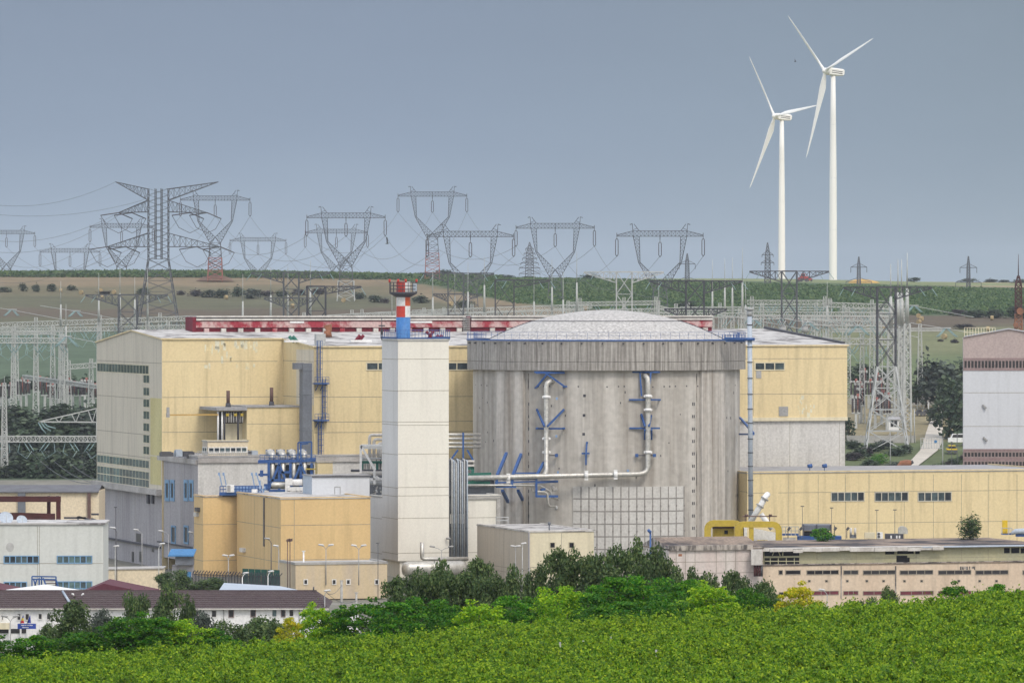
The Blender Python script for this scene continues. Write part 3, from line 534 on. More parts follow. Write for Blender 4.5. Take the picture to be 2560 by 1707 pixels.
# ------------------------------------------------------------------ terminal (T) towers of the switchyard
def tee(lb, xl, xr, l1, l2, by, D, dark=0, arm2=0, flare=1.25, basey=None, ht=None):
    """beam from column xl to xr, body legs at l1 and l2"""
    k = D / F; X = lambda px: (px - CX) * k; cx = (X(l1) + X(l2)) / 2; hw = max(1.2, (X(l2) - X(l1)) / 2); zb = ground(cx, D) - .5 if basey is None else zat(basey, D); zt = zat(by, D); m = M['dark_steel'] if dark in (1, 3) else M['galv'] if dark == 2 else M['pylon_steel']
    r = thing('terminal_tower', lb, 'tower', (cx, D, zb), 'terminal towers of the switchyard'); H = zt - zb
    sq = lambda h, z: [V((cx - h, D - h, z)), V((cx - h, D + h, z)), V((cx + h, D + h, z)), V((cx + h, D - h, z))]
    mb = MB(); zm = zb + H * .52; n1 = max(3, int(H * .48 / (hw * 2.2))); mb.lattice(sq(hw, zt), sq(hw, zm), n1, .30, .16, True); mb.build('tower', m, r)
    mb = MB(); mb.lattice(sq(hw, zm), sq(hw * (1 + flare), zb), 4, .34, .2, True); mb.build('base', M['galv'] if dark != 1 else m, r)
    mb = MB(); dz = (X(xr) - X(xl)) * .135
    def arms(z, a, b, dz):
        for e, sg in ((a, -1), (b, 1)):
            A = [V((cx + sg * hw, D - hw * .8, z)), V((cx + sg * hw, D + hw * .8, z)), V((cx + sg * hw, D + hw * .8, z - dz)), V((cx + sg * hw, D - hw * .8, z - dz))]
            B = [V((e, D - .2, z)), V((e, D + .2, z)), V((e, D + .2, z - .25)), V((e, D - .2, z - .25))]; mb.lattice(A, B, 5, .26, .14)
        mb.bar((cx - hw, D - hw, z), (cx + hw, D - hw, z), .4)
    arms(zt, X(xl), X(xr), dz); mb.build('crossarm', m, r)
    if arm2:
        mb = MB(); z2 = zat(arm2, D); arms(z2, X(xl) * .5 + cx * .5 - 2, X(xr) * .5 + cx * .5 + 2, dz * .8); mb.build('crossarm', m, r)
    for e, sg in ((X(xl), -1), (X(xr), 1)):
        mi = MB()
        for q in (0, 3): mi.tube([(e - sg * q, D, zt - .3), (e - sg * q + sg * 1.2, D - 3, zt - 2.2)], .09, 5)
        mi.bar((e, D - .1, zt - .3), (e - sg * 3, D - .1, zt - .3), .1); mi.build('insulator_string', M['teal_glass'], r)
tee('grey terminal tower with long V shaped arms behind the beige gable roof', 214, 419, 297, 343, 737, 1600, 0, 0)
tee('wide terminal tower above the left part of the red roof monitor', 628, 825, 709, 747, 681, 1560, 0, 745)
tee('dark narrow terminal tower right of the widest one, above the red monitor', 766, 903, 768, 814, 716, 1450, 1)
tee('terminal tower just right of the striped stack behind the red monitor', 1060, 1235, 1120, 1159, 683, 1600, 0, 735)
tee('dark terminal tower in front of the crop slope left of the dome', 1237, 1376, 1238, 1285, 700, 1450, 1)
tee('pale terminal tower behind the dome crown', 1460, 1659, 1541, 1580, 680, 1560, 2)
tee('blackish terminal tower at the right slope of the dome', 1625, 1856, 1715, 1760, 702, 1400, 1, 772)
tee('terminal tower standing in front of the shorter turbine', 1874, 2072, 1954, 1992, 678, 1560, 0)
tee('largest terminal tower on wide splayed feet beside the mauve hall road', 2109, 2329, 2193, 2239, 718, 1405, 3, 0, 1.35)
# small pylons and the rusty mast on the ridge
def small_pylon(px, pt, pb, bw, arms, lb, D=None, nm='power_pylon', m='pylon_steel', drop=0):
    D = D or ghit(px, pb) or 2850; k = D / F; x = (px - CX) * k; zb = min(ground(x, D), zat(pb, D)) - .5; zt = zat(pt, D); b = bw * k / 2; tp = b * .35
    r = thing(nm, lb, 'pylon', (x, D, zb), 'small pylons on the ridge'); mb = MB(); sq = lambda h, z: [V((x - h, D - h, z)), V((x - h, D + h, z)), V((x + h, D + h, z)), V((x + h, D - h, z))]
    zn = zb + (zt - zb) * .72; mb.lattice(sq(b, zb), sq(b * .75, zn), 9, .36, .22, True); mb.lattice(sq(b * .75, zn), sq(.15, zt), 4, .32, .2, True); mb.build('tower', M[m], r)
    for py, hw in arms:
        mb = MB(); z = zat(py, D); h = hw * k; mb.bar((x - h, D, z), (x + h, D, z), .3); mb.bar((x - h, D, z), (x, D, z + 2), .22); mb.bar((x + h, D, z), (x, D, z + 2), .22)
        for s in (-1, 1): mb.bar((x + s * h, D, z), (x + s * h, D, z - (drop or 1.2)), .26)
        mb.build('crossarm', M[m], r)
    return r
small_pylon(1324, 606, 697, 22, [(622 + 12 * i, 10 + 4 * i) for i in range(5)] + [(684, 26)], 'dense grey pylon of many short arms left of the dome crown')
small_pylon(1718, 634, 704, 11, [(660, 20), (702, 30)], 'slim small pylon at the right leg of the rightmost cathead', drop=2.6)
small_pylon(1919, 607, 710, 15, [(637, 14), (657, 16)], 'pointed dark pylon just left of the shorter turbine')
small_pylon(2147, 642, 716, 9, [(668, 20), (704, 32)], 'slim small pylon in front of the yellow heap', drop=2.6)
small_pylon(2421, 641, 724, 9, [(669, 21), (706, 32)], 'slim small pylon farthest right on the ridge', drop=2.6)
def rusty():
    D = 1900; k = D / F; x = (2546 - CX) * k; zb = ground(x, D) - 1; r = thing('radio_mast', 'rusty brown lattice radio mast at the right picture edge', 'mast', (x, D, zb)); sq = lambda h, z: [V((x - h, D - h, z)), V((x - h, D + h, z)), V((x + h, D + h, z)), V((x + h, D - h, z))]
    mb = MB(); zt = zat(712, D); zm = zat(785, D); mb.lattice(sq(1.1, zm), sq(1.0, zt), 7, .3, .22, True); mb.lattice(sq(1.0, zt), sq(.3, zat(690, D)), 2, .3, .2, True); mb.tube([(x, D, zat(690, D)), (x, D, zat(635, D))], [.22, .06], 5); mb.build('upper_shaft', M['rust'], r)
    mb = MB(); mb.lattice(sq(1.1, zm), sq(1.25, zb), 8, .4, .3, True); mb.build('lower_shaft', M['rust_light'], r)
    mb = MB(); mb.tube([(x + .4, D - 1.5, zat(778, D)), (x + .4, D - 2.3, zat(778, D))], [1.2, 1.2], 12); mb.tube([(x - 1, D - 1.4, zat(812, D)), (x - 1, D - 2.0, zat(812, D))], .9, 12); mb.build('dish_antenna', M['rust_light'], r)
rusty()
# ------------------------------------------------------------------ lightning masts
def mast_proto():
    r = thing('lightning_mast', '', 'mast', (0, 0, 0)); mb = MB(); sq = lambda h, z: [V((-h, -h, z)), V((-h, h, z)), V((h, h, z)), V((h, -h, z))]
    mb.lattice(sq(.62, 0), sq(.42, 24), 14, .26, .16); mb.build('lattice_shaft', M['galv_white'], r)
    mb = MB(); mb.bar((-.5, 0, 24), (.5, 0, 24), .5); mb.tube([(0, 0, 24), (0, 0, 32)], [.36, .22], 6); mb.tube([(0, 0, 32), (0, 0, 40)], [.14, .05], 5); mb.build('spike', M['galv_white'], r); return r
mp_ = mast_proto(); first = True
def mast(px, pt, D, lb, w=1.0):
    global first
    o = mp_ if first else dup(mp_); first = False; x = (px - CX) * D / F; zb = ground(x, D); o.location = (x, D, zb - .3); o.scale = (w, w, (zat(pt, D) - zb) / 40); tag(o, lb, 'lightning mast', 'lightning masts of the switchyard')
for px, pt, D, lb in [(152, 700, 1620, 'lightning mast left of the lone hay bale on the left slope'), (165, 757, 1540, 'shorter lightning mast close beside the leftmost tall one'), (247, 680, 1620, 'lightning mast between two hay bales left of the gable'), (300, 668, 1640, 'lightning mast in the left leg of the terminal tower by the gable'),
    (337, 690, 1660, 'lightning mast behind the gable terminal tower right leg'), (369, 668, 1600, 'lightning mast in front of the big tower shaft foot'), (607, 682, 1560, 'lightning mast left of the widest terminal tower, right of the post bale'), (677, 665, 1580, 'lightning mast close left of the widest terminal tower'), (720, 662, 1560, 'lightning mast inside the widest terminal tower'),
    (776, 648, 1590, 'lightning mast inside the dark narrow terminal tower'), (980, 735, 1600, 'lightning mast mostly hidden by the striped stack'), (1082, 669, 1560, 'lightning mast first to the right of the striped stack'), (1137, 672, 1600, 'lightning mast second to the right of the striped stack'), (1170, 652, 1560, 'lightning mast right of the terminal tower beside the stack'),
    (1211, 640, 1620, 'lightning mast left of the dark terminal tower before the crop'), (1335, 684, 1570, 'lightning mast under the dense grey pylon'), (1380, 646, 1620, 'left lightning mast under the cathead at dome left'), (1408, 676, 1550, 'right lightning mast under the cathead at dome left'), (1442, 627, 1580, 'tall lightning mast left of the pale terminal tower'),
    (1647, 700, 1590, 'lightning mast behind the right slope of the dome'), (1781, 646, 1560, 'lightning mast first right of the blackish terminal tower'), (1812, 643, 1590, 'lightning mast second right of the blackish terminal tower'), (1831, 641, 1560, 'lightning mast third right of the blackish terminal tower'), (1856, 616, 1540, 'tallest lightning mast right of the blackish terminal tower'), (1864, 702, 1620, 'short lightning mast tucked behind the tallest one'),
    (2068, 702, 1600, 'lightning mast between the two turbines and terminal towers'), (2227, 657, 1490, 'leftmost mast of the white four mast cluster'), (2245, 646, 1500, 'second mast of the white four mast cluster'), (2254, 645, 1480, 'third mast of the white four mast cluster'), (2268, 629, 1470, 'rightmost and tallest mast of the white cluster')]:
    mast(px, pt, D, lb, 1.7 if px > 2200 else 1.0)
def edge_mast():
    D = 1338; x = (11 - CX) * D / F; zb = ground(x, D); r = thing('lattice_mast', 'white lattice mast at the left picture edge carrying the low portal beam', 'mast', (x, D, zb)); sq = lambda h, z: [V((x - h, D - h, z)), V((x - h, D + h, z)), V((x + h, D + h, z)), V((x + h, D - h, z))]
    mb = MB(); mb.lattice(sq(.85, zb), sq(.35, zat(957, D)), 20, .17, .1, True); mb.build('shaft', M['galv_white'], r); mb = MB(); mb.tube([(x, D, zat(957, D)), (x, D, zat(940, D))], [.1, .04], 5); mb.build('tip', M['galv_white'], r)
edge_mast()
# ------------------------------------------------------------------ switchyard gantries
def gantry(lb, x0, y0, x1, y1, D0, D1, cols, th=1.3, ins=0, m='galv_white', nb=None, colw=.55, insl=2.6, gname='switchyard gantries'):
    a = P(x0, y0, D0); b = P(x1, y1, D1); zb = ground((a.x + b.x) / 2, (D0 + D1) / 2); r = thing('switchyard_gantry', lb, 'gantry', ((a.x + b.x) / 2, (a.y + b.y) / 2, zb), gname); d = (b - a); sd_ = V((-d.y, d.x, 0)).normalized() * th / 2
    mb = MB(); c4 = lambda p: [p - sd_, p + sd_, p + sd_ - Z * th, p - sd_ - Z * th]; mb.lattice(c4(a), c4(b), nb or max(4, int(d.length / th / 1.1)), .25, .13); mb.build('beam', M[m], r)
    for cx_ in cols:
        t = (cx_ - x0) / (x1 - x0); p = a.lerp(b, t); g = ground(p.x, p.y) - .3; mb = MB(); q = lambda h, z: [V((p.x - h, p.y - h, z)), V((p.x - h, p.y + h, z)), V((p.x + h, p.y + h, z)), V((p.x + h, p.y - h, z))]
        mb.lattice(q(colw * 1.5, g), q(colw * .7, p.z + 1.2), max(5, int((p.z - g) / 1.6)), .20, .12); mb.build('column', M[m], r)
    for i in range(ins):
        p = a.lerp(b, (i + .5) / ins) - Z * th; s = 1 if (i % 2) else -1; mb = MB()
        for q in (-.5, .5): mb.tube([p + V((q, 0, 0)), p + V((q + s * insl * .7, -1.2, -insl))], .12, 5)
        mb.tube([p + V((s * insl * .7, -1.2, -insl)), p + V((s * insl * .2, -2.5, -insl * 1.8)), p + V((-s * insl * .8, -2, -insl * 1.1)), p + V((-s * .6 * insl, 0, 0))], .07, 4); mb.build('insulator_string', M['teal_glass'], r)
    return r
GA = [('left long upper gantry beam above the green meadow', -30, 808, 478, 790, 1640, 1640, (90, 250, 400), 1.3, 12), ('left long second gantry beam just under the upper one', -30, 822, 480, 812, 1600, 1600, (40, 300, 420), 1.2, 12),
    ('left near gantry beam ending at the tall twin columns', -30, 845, 165, 845, 1510, 1510, (34, 90, 156), 1.3, 6), ('left gantry with three lattice columns in the meadow', -20, 828, 140, 826, 1545, 1545, (34, 132), 1.0, 4),
    ('short gantry beside the beige gable edge', 168, 1007 - 95, 262, 905, 1560, 1560, (172, 228), 1.2, 0), ('gantry beam tilted behind the twin columns', 60, 938, 240, 962, 1530, 1500, (150, 226), .9, 0),
    ('gantry line behind the left end of the red monitor', 700, 795, 1000, 778, 1640, 1640, (760, 880), 1.2, 5), ('pale gantry row right of the striped stack, upper beam', 1030, 776, 1480, 760, 1680, 1680, (1180, 1420), 1.2, 9), ('pale gantry row right of the striped stack, lower beam', 1020, 788, 1460, 774, 1600, 1600, (1230,), 1.2, 8),
    ('gantry just above the dome crown', 1420, 756, 1650, 752, 1700, 1700, (1450, 1560, 1640), 1.1, 5), ('gantry behind the dome crown right side', 1500, 774, 1700, 770, 1600, 1600, (1560, 1690), 1.2, 4), ('thin sloping beam right of the dome top', 1640, 762, 1700, 777, 1560, 1560, (1645,), .9, 0), ('gantry over the right end of the red monitor', 1560, 782, 1880, 782, 1530, 1530, (1600, 1780, 1850), 1.2, 3),
    ('highest beam of the right switchyard', 1868, 751, 2080, 751, 1650, 1650, (1880, 2062), 1.2, 7), ('second beam of the right switchyard, reaching the white masts', 2060, 756, 2270, 762, 1640, 1640, (2075, 2180, 2262), 1.3, 5), ('third beam of the right switchyard', 1860, 779, 2260, 781, 1580, 1580, (1868, 2120), 1.2, 10), ('fourth beam of the right switchyard with dense insulators', 1880, 787, 2270, 790, 1620, 1620, (2200,), 1.1, 9),
    ('fifth beam of the right switchyard in front of terminal tower', 2010, 800, 2250, 804, 1520, 1520, (2010, 2032, 2046), 1.3, 5), ('lowest beam of the right switchyard above the yellow hall corner', 2060, 845, 2270, 848, 1500, 1500, (2062, 2155), 1.5, 6), ('rear gantry seen over the right hall roof', 1700, 768, 2060, 766, 1720, 1720, (1720, 1800, 1905, 2040), 1.1, 6), ('rear gantry behind the four mast cluster', 2100, 772, 2270, 774, 1700, 1700, (2110, 2190), 1.1, 5), ('gantry above the stack railing behind the monitor', 880, 784, 1120, 778, 1720, 1720, (905, 1060, 1110), 1.1, 4), ('thin dark beam crossing the white mast cluster', 2080, 823, 2360, 820, 1560, 1560, (2300,), .7, 0)]
for g_ in GA: gantry(*g_)
# cross-arm and low red tinted portal at the left edge
gantry('white and red low portal beam beside the beige gable, left edge', -20, 1090, 262, 1090, 1345, 1345, (11,), 1.35, 5, 'galv_white', 26, .55, 2.2)
def yard_arm():
    D = 1380; r = thing('switchyard_boom', 'triangular white crossarm with teal insulators left of the beige gable', 'crossarm', tuple(P(200, 1050, D)), None); mb = MB(); tip = P(96, 1054, D)
    for y in (-.5, .5):
        o = V((0, y, 0)); mb.bar(tip + o, P(262, 1016, D) + o, .28); mb.bar(tip + o, P(262, 1055, D) + o, .28)
        for i in range(1, 8): t = i / 8; mb.bar(tip.lerp(P(262, 1016, D), t) + o, tip.lerp(P(262, 1055, D), t - (.06 if i % 2 else -.06)) + o, .14)
    mb.lattice([P(250, 1020, D) + V((q, w, 0)) for q, w in ((-.7, -.7), (-.7, .7), (.7, .7), (.7, -.7))], [V((P(250, 1020, D).x + q, D + w, ground(P(250, 0, D).x, D))) for q, w in ((-.9, -.9), (-.9, .9), (.9, .9), (.9, -.9))], 6, .25, .15); mb.build('lattice_frame', M['galv_white'], r)
    for i in range(3):
        mi = MB(); q = tip + V((i * .7, 0, -.2)); mi.tube([q, q + V((.9, -.5, -1.5 + i * .3)), q + V((1.9 + i * .5, -.8, -2.6 + i * .6))], .17, 5); mi.build('insulator_string', M['teal_glass'], r)
yard_arm()
for i, (px, py) in enumerate([(78, 1128), (112, 1128), (146, 1128), (216, 1128)]):
    wire(P(px, py, 1345), P(px + 150, py + 80, 1250), 2.0, ['first', 'second', 'third', 'fourth'][i] + ' slack cable below the low portal beam, counted from left', .07, 'slack cables below the low portal')
# four teal tents of insulators seen against grass
def tent(px, py, D, lb, w=22):
    r = thing('insulator_set', lb, 'insulators', tuple(P(px, py, D)), 'hanging insulator sets'); k = D / F
    for s in (-1, 1):
        mb = MB()
        for j in range(3): mb.tube([P(px + s * (1 + j * 2), py, D), P(px + s * (w * .5 + j * 2.4), py + w * .5, D) + V((0, -1, 0)), P(px + s * (w + j * 2.4), py + w * .95, D) + V((0, -2, 0))], .085, 5)
        mb.build('insulator_string', M['teal_glass'], r)
    mb = MB(); mb.tube([P(px - 12, py - 1, D), P(px + 12, py - 1, D)], .16, 5); mb.tube([P(px, py, D), P(px + 150, py + 28, D)], .07, 4); mb.tube([P(px, py, D), P(px - 90, py - 14, D)], .07, 4); mb.build('yoke', M['galv'], r)
tent(2366, 821, 1500, 'teal insulator tent over the pasture beside the mauve hall'); tent(168, 842, 1480, 'teal insulator tent at the twin columns left of the gable', 26); tent(2285, 765, 1620, 'teal insulators right of the white mast cluster', 16); tent(2145, 815, 1500, 'teal insulator tent beside the terminal tower left leg', 24); tent(30, 775, 1600, 'teal insulators at the far left picture edge', 15); tent(190, 778, 1600, 'teal insulators right of the leftmost lightning masts', 14)
tent(2020, 806, 1500, 'teal insulator tent above the yellow hall roof corner', 22); tent(1885, 800, 1480, 'teal insulator tent beside the blue grey vent pipe', 14)
# circuit breakers
def breaker():
    r = thing('circuit_breaker', '', 'circuit breaker', (0, 0, 0)); mb = MB(); mb.abox(-.3, -.3, 0, .3, .3, 3.6); mb.abox(-1.1, -.3, 3.4, 1.1, .3, 3.7); mb.build('pedestal', M['galv_white'], r)
    for x in (-.9, 0, .9):
        mb = MB(); mb.tube([(x, 0, 3.7), (x, 0, 6.9)], [.26, .2], 8)
        for z in range(7): mb.tube([(x, 0, 3.9 + z * .42), (x, 0, 4.05 + z * .42)], .36, 8)
        mb.build('insulator_post', M['insulator'], r)
        mb = MB(); mb.tube([(x, -.5, 7.1), (x, .5, 7.1)], .3, 8); mb.build('head', M['galv_white'], r)
    mb = MB(); mb.tube([(.5, 0, 6.9), (.5, 0, 7.9)], .34, 8); mb.tube([(.5, 0, 4.2), (.5, 0, 6.9)], .14, 5); mb.build('red_cap', M['pylon_red'], r); return r
br = breaker(); bd = 0
for i, (px, pb, D) in enumerate([(2, 1032, 1560), (22, 1036, 1550), (52, 1034, 1560), (66, 1030, 1575), (96, 1025, 1580), (112, 1034, 1560), (128, 1030, 1560), (146, 1034, 1550), (170, 1028, 1560), (182, 1030, 1570), (200, 1026, 1565), (212, 1030, 1560), (234, 1026, 1560)]):
    o = br if bd == 0 else dup(br); bd = 1; x = (px - CX) * D / F; o.location = (x, D, ground(x, D)); o.rotation_euler.z = R(20 * (i % 3) - 20); o.scale = (1.0, 1.0, .95 + .1 * (i % 3)); tag(o, 'red capped circuit breaker in the row left of the beige gable', 'circuit breaker', 'circuit breakers left of the gable')
for i, (px, pb, D) in enumerate([(2136, 0, 1560), (2146, 0, 1535), (2158, 0, 1580), (2172, 0, 1560), (2190, 0, 1575), (2200, 0, 1530), (2214, 0, 1550), (2140, 0, 1480), (2152, 0, 1500), (2188, 0, 1480), (2204, 0, 1495), (2218, 0, 1470)]):
    o = dup(br); x = (px - CX) * D / F; o.location = (x, D, ground(x, D)); o.rotation_euler.z = R(25 * (i % 3) - 20); o.scale = (1.0, 1.0, 1.05 + .12 * (i % 3)); tag(o, 'red capped circuit breaker between yellow hall and splayed tower', 'circuit breaker', 'circuit breakers beside the yellow hall')
# grey transformer boxes on posts above the hall roof
for px, lb in ((1957, 'grey cylindrical wave trap drum above the right hall roof'), (2012, 'half hidden grey wave trap drum behind a gantry column')):
    D = 1450; r = thing('wave_trap', lb, 'electrical drum', tuple(P(px, 845, D)), 'wave trap drums'); mb = MB(); c = P(px, 832, D); mb.tube([c, c + Z * 1.7], .85, 12); mb.tube([c + Z * 1.7, c + Z * 1.8], .95, 12); mb.build('drum', M['lamp_grey'], r)
    mb = MB(); mb.tube([c + Z * 1.8, c + Z * 3.2 + V((-.8, 0, 0))], .1, 5); mb.tube([c + Z * 1.8, c + Z * 3.2 + V((.8, 0, 0))], .1, 5); mb.tube([c, V((c.x, c.y, ground(c.x, c.y)))], .12, 5); mb.build('hanger', M['galv'], r)
# ------------------------------------------------------------------ switchyard compound by the road
def wallseg(lb, x0, y0, x1, y1, D, h, m='cement_wall', nm='concrete_wall'):
    a = P(x0, y0, D); b = P(x1, y1, D); a.z = ground(a.x, D) - .6; b.z = ground(b.x, D) - .6; mb = MB(); d = b - a; n_ = max(2, int(d.length / 3))
    for i in range(n_): p = a + d * (i / n_); mb.box(p, d / n_ * .97, V((0, .2, 0)), Z * (h + .6)); mb.box(p - V((.12, .05, 0)), V((.24, 0, 0)), V((0, .3, 0)), Z * (h + .75))
    tag(mb.build(nm, M[m]), lb, 'wall')
wallseg('pale concrete slab wall behind the dark parked cars', 2282, 1010, 2362, 1010, 1575, 2.4); wallseg('pale concrete slab wall behind the splayed tower feet', 2118, 1100, 2290, 1100, 1430, 1.9)
def hut():
    D = 1455; c = P(2235, 1070, D); c.z = ground(c.x, D); r = thing('guard_hut', 'small white raised guard hut under the white mast cluster', 'hut', tuple(c)); x, z = c.x, c.z
    mb = MB(); mb.abox(x - 1.3, D, z + 1.2, x + 1.3, D + 2.2, z + 4.2); mb.build('wall', M['white_paint'], r)
    mb = MB(); mb.face([(x - 1.7, D - .4, z + 4.15), (x + 1.7, D - .4, z + 4.15), (x + 1.7, D + 1.1, z + 4.9), (x - 1.7, D + 1.1, z + 4.9)]); mb.face([(x - 1.7, D + 2.6, z + 4.15), (x - 1.7, D + 1.1, z + 4.9), (x + 1.7, D + 1.1, z + 4.9), (x + 1.7, D + 2.6, z + 4.15)]); mb.build('roof', M['roof_grey'], r)
    for s in (-.5, .45): mb = MB(); mb.abox(x + s - .38, D - .06, z + 2.3, x + s + .38, D + .02, z + 3.9); mb.build('window', M['dark_glass'], r)
    mb = MB(); [mb.abox(x + s, D + .3, z - .3, x + s + .25, D + .55, z + 1.2) for s in (-1.1, .9)]; mb.build('stilts', M['galv'], r)
hut()
def gate():
    D = 1408; r = thing('road_gate', 'grey mesh road gate with a blue disc sign', 'gate', tuple(P(2328, 1113, D))); a = P(2302, 1112, D); b = P(2356, 1112, D); zb = ground(b.x, D); mb = MB()
    for i in range(9): p = a.lerp(b, i / 8); mb.bar((p.x, D, zb - .3), (p.x, D, zb + 2.9), .14)
    for h in (.3, 1.6, 2.9): mb.bar((a.x, D, zb + h), (b.x, D, zb + h), .1)
    for i in range(30): p = a.lerp(b, i / 29); mb.bar((p.x, D, zb + .3), (p.x, D, zb + 2.9), .035)
    mb.build('mesh_leaf', M['galv'], r); mb = MB(); c = P(2339, 1093, D); mb.tube([(c.x, D - .1, zb + 2.0), (c.x, D - .16, zb + 2.0)], .38, 14); mb.build('sign_disc', M['sky_blue'], r)
gate()
def vehicle(px, py, D, L_, Wd, Ht, m, lb, kind, lower='lamp_dark', cab=.45):
    c = P(px, py, D); c.z = ground(c.x, D) + .1; r = thing('parked_' + kind, lb, kind, tuple(c)); x, z = c.x, c.z; mb = MB()
    prof = [(-.5, .28), (-.5, .62), (-.36, .66), (-.26, .98), (.30 if kind == 'car' else .49, 1.0), (.42 if kind == 'car' else .5, .66), (.5, .60), (.5, .28)]
    f0 = [V((x + p * L_, D - Wd / 2, z + q * Ht)) for p, q in prof]; f1 = [p + V((0, Wd, 0)) for p in f0]
    mb.face(f0); mb.face(f1[::-1]); [mb.face([f0[i], f1[i], f1[(i + 1) % 8], f0[(i + 1) % 8]]) for i in range(8)]; mb.build('body', M[m], r)
    if 'yellow' in lb:
        for z0_, z1_, k_ in ((.99, 1.06, .34), (.48, .66, .52)): q_ = MB(); q_.abox(x - k_ * L_, D - Wd / 2 - .03, z + z0_ * Ht, x + k_ * L_, D + Wd * .3, z + z1_ * Ht); q_.build('yellow_panel', M['flag_yellow'], r)
    g = MB(); g.face([V((x - .30 * L_, D - Wd / 2 - .02, z + .68 * Ht)), V((x + .36 * L_, D - Wd / 2 - .02, z + .68 * Ht)), V((x + .28 * L_, D - Wd / 2 - .02, z + .93 * Ht)), V((x - .24 * L_, D - Wd / 2 - .02, z + .93 * Ht))]); g.build('window', M['dark_glass'], r)
    for s in (-.3, .3):
        w = MB(); w.tube([(x + s * L_, D - Wd / 2 - .03, z + .33), (x + s * L_, D - Wd / 2 + .2, z + .33)], .34, 12); w.build('wheel', M[lower], r)
car_ = vehicle(2379, 1113, 1395, 2.6, 4.2, 1.9, 'lamp_dark', 'black and yellow car parked beside the white van', 'car'); vehicle(2393, 1104, 1420, 4.6, 2.2, 3.0, 'white_paint', 'white box van parked against the mauve hall corner', 'van')
for i, px in enumerate((2297, 2315, 2329)): vehicle(px, 1040, 1530, 1.9, 4, 1.6, 'lamp_dark', ['leftmost of three dark parked cars before the concrete wall', 'middle of three dark parked cars before the concrete wall', 'rightmost of three dark parked cars before the concrete wall'][i], 'car')
def rustpipe():
    D = 1352; r = thing('rusty_boom', 'rusty brown curved pipe boom beside the lower road end', 'machine', tuple(P(2262, 1178, D))); mb = MB(); mb.tube([P(2243, 1186, D), P(2246, 1166, D), P(2254, 1158, D), P(2268, 1157, D), P(2278, 1157, D)], [.55, .5, .75, .85, .7], 10); mb.tube([P(2256, 1160, D), P(2255, 1186, D)], .25, 6); mb.build('boom', M['rust_light'], r); mb = MB(); mb.tube([P(2276, 1157, D), P(2283, 1153, D)], [.5, .4], 8); mb.build('nozzle', M['dark_steel'], r)
rustpipe()
def pole(px, pt, pb, D, lb, r_=.09, m='lamp_grey', nm='pole'):
    a = P(px, pb, D); mb = MB(); mb.tube([(a.x, D, min(a.z, ground(a.x, D))), (a.x, D, zat(pt, D))], r_, 6); mb.abox(a.x - .25, D - .15, zat(pt, D), a.x + .25, D + .15, zat(pt, D) + .12); tag(mb.build(nm, M[m]), lb, 'pole')
pole(2226, 1090, 1185, 1352, 'thin pale pole in front of the splayed tower'); pole(2277, 1030, 1110, 1430, 'left white pole at the compound edge', .14, 'galv_white'); pole(2286, 1022, 1110, 1430, 'right white pole at the compound edge', .14, 'galv_white'); pole(2379, 1105, 1186, 1345, 'dark pole under the yellow car', .07, 'lamp_dark'); pole(2357, 1095, 1186, 1345, 'thin pale pole beside the gate'); pole(2393, 1085, 1150, 1345, 'dark lamp pole before the white van', .07, 'lamp_dark')
pole(2321, 1005, 1050, 1540, 'pale post carrying a small white sign behind the parked cars', .14, 'galv_white')
# ridge details: machines and heaps beside the turbines
D = 2790; mb = MB(); c = P(2157, 706, D); rs_ = random.Random(5)
pts = [(-7.2, 0), (-6.5, .9), (-4, 1.7), (-1, 2.0), (2, 1.8), (5, 1.3), (7.5, .5), (8.6, 0)]
for i in range(len(pts) - 1):
    for y0, y1, s0, s1 in ((-3, -1, .0, 1), (-1, 1.5, 1, 1), (1.5, 3, 1, 0)):
        mb.face([(c.x + pts[i][0], D + y0, c.z + pts[i][1] * s0 - .3), (c.x + pts[i + 1][0], D + y0, c.z + pts[i + 1][1] * s0 - .3), (c.x + pts[i + 1][0], D + y1, c.z + pts[i + 1][1] * s1 - .3), (c.x + pts[i][0], D + y1, c.z + pts[i][1] * s1 - .3)])
tag(mb.build('straw_heap', M['straw_bright']), 'long golden straw heap on the ridge right of the taller turbine', 'straw heap')
mb = MB(); D = 2740; c = P(538, 694, D); mb.lathe((c.x, c.y, c.z - 1.6), [(9.5, 0), (6.5, 1.8), (3, 2.7), (0, 2.9)], 18); tag(mb.build('earth_mound', M['earth']), 'low dark earth mound under the red footed pylon on the left ridge', 'mound')
def tractor(px, py, D, s, lb):
    c = P(px, py, D); r = thing('farm_machine', lb, 'farm machine', tuple(c), 'red farm machines on the ridge'); x, z = c.x, c.z; mb = MB(); mb.abox(x - 1.4 * s, D - 1, z + .6, x + 1.5 * s, D + 1, z + 1.7 * s); mb.abox(x - .9 * s, D - .9, z + 1.7 * s, x + .5 * s, D + .9, z + 2.7 * s); mb.build('body', M['stack_red'], r)
    mb = MB(); mb.abox(x - .8 * s, D - .95, z + 1.8 * s, x + .4 * s, D - .92, z + 2.5 * s); mb.build('window', M['dark_glass'], r)
    for q in (-.9, .95): w = MB(); w.tube([(x + q * s, D - 1.2, z + .6), (x + q * s, D - .8, z + .6)], .65 * s, 12); w.build('wheel', M['lamp_dark'], r)
tractor(2009, 703, 2800, 1.4, 'red farm machine with cab on the ridge between the turbines'); tractor(2024, 704, 2810, .9, 'smaller orange red implement right of the red farm machine'); tractor(1999, 704, 2800, .8, 'small dark red implement left of the red farm machine')
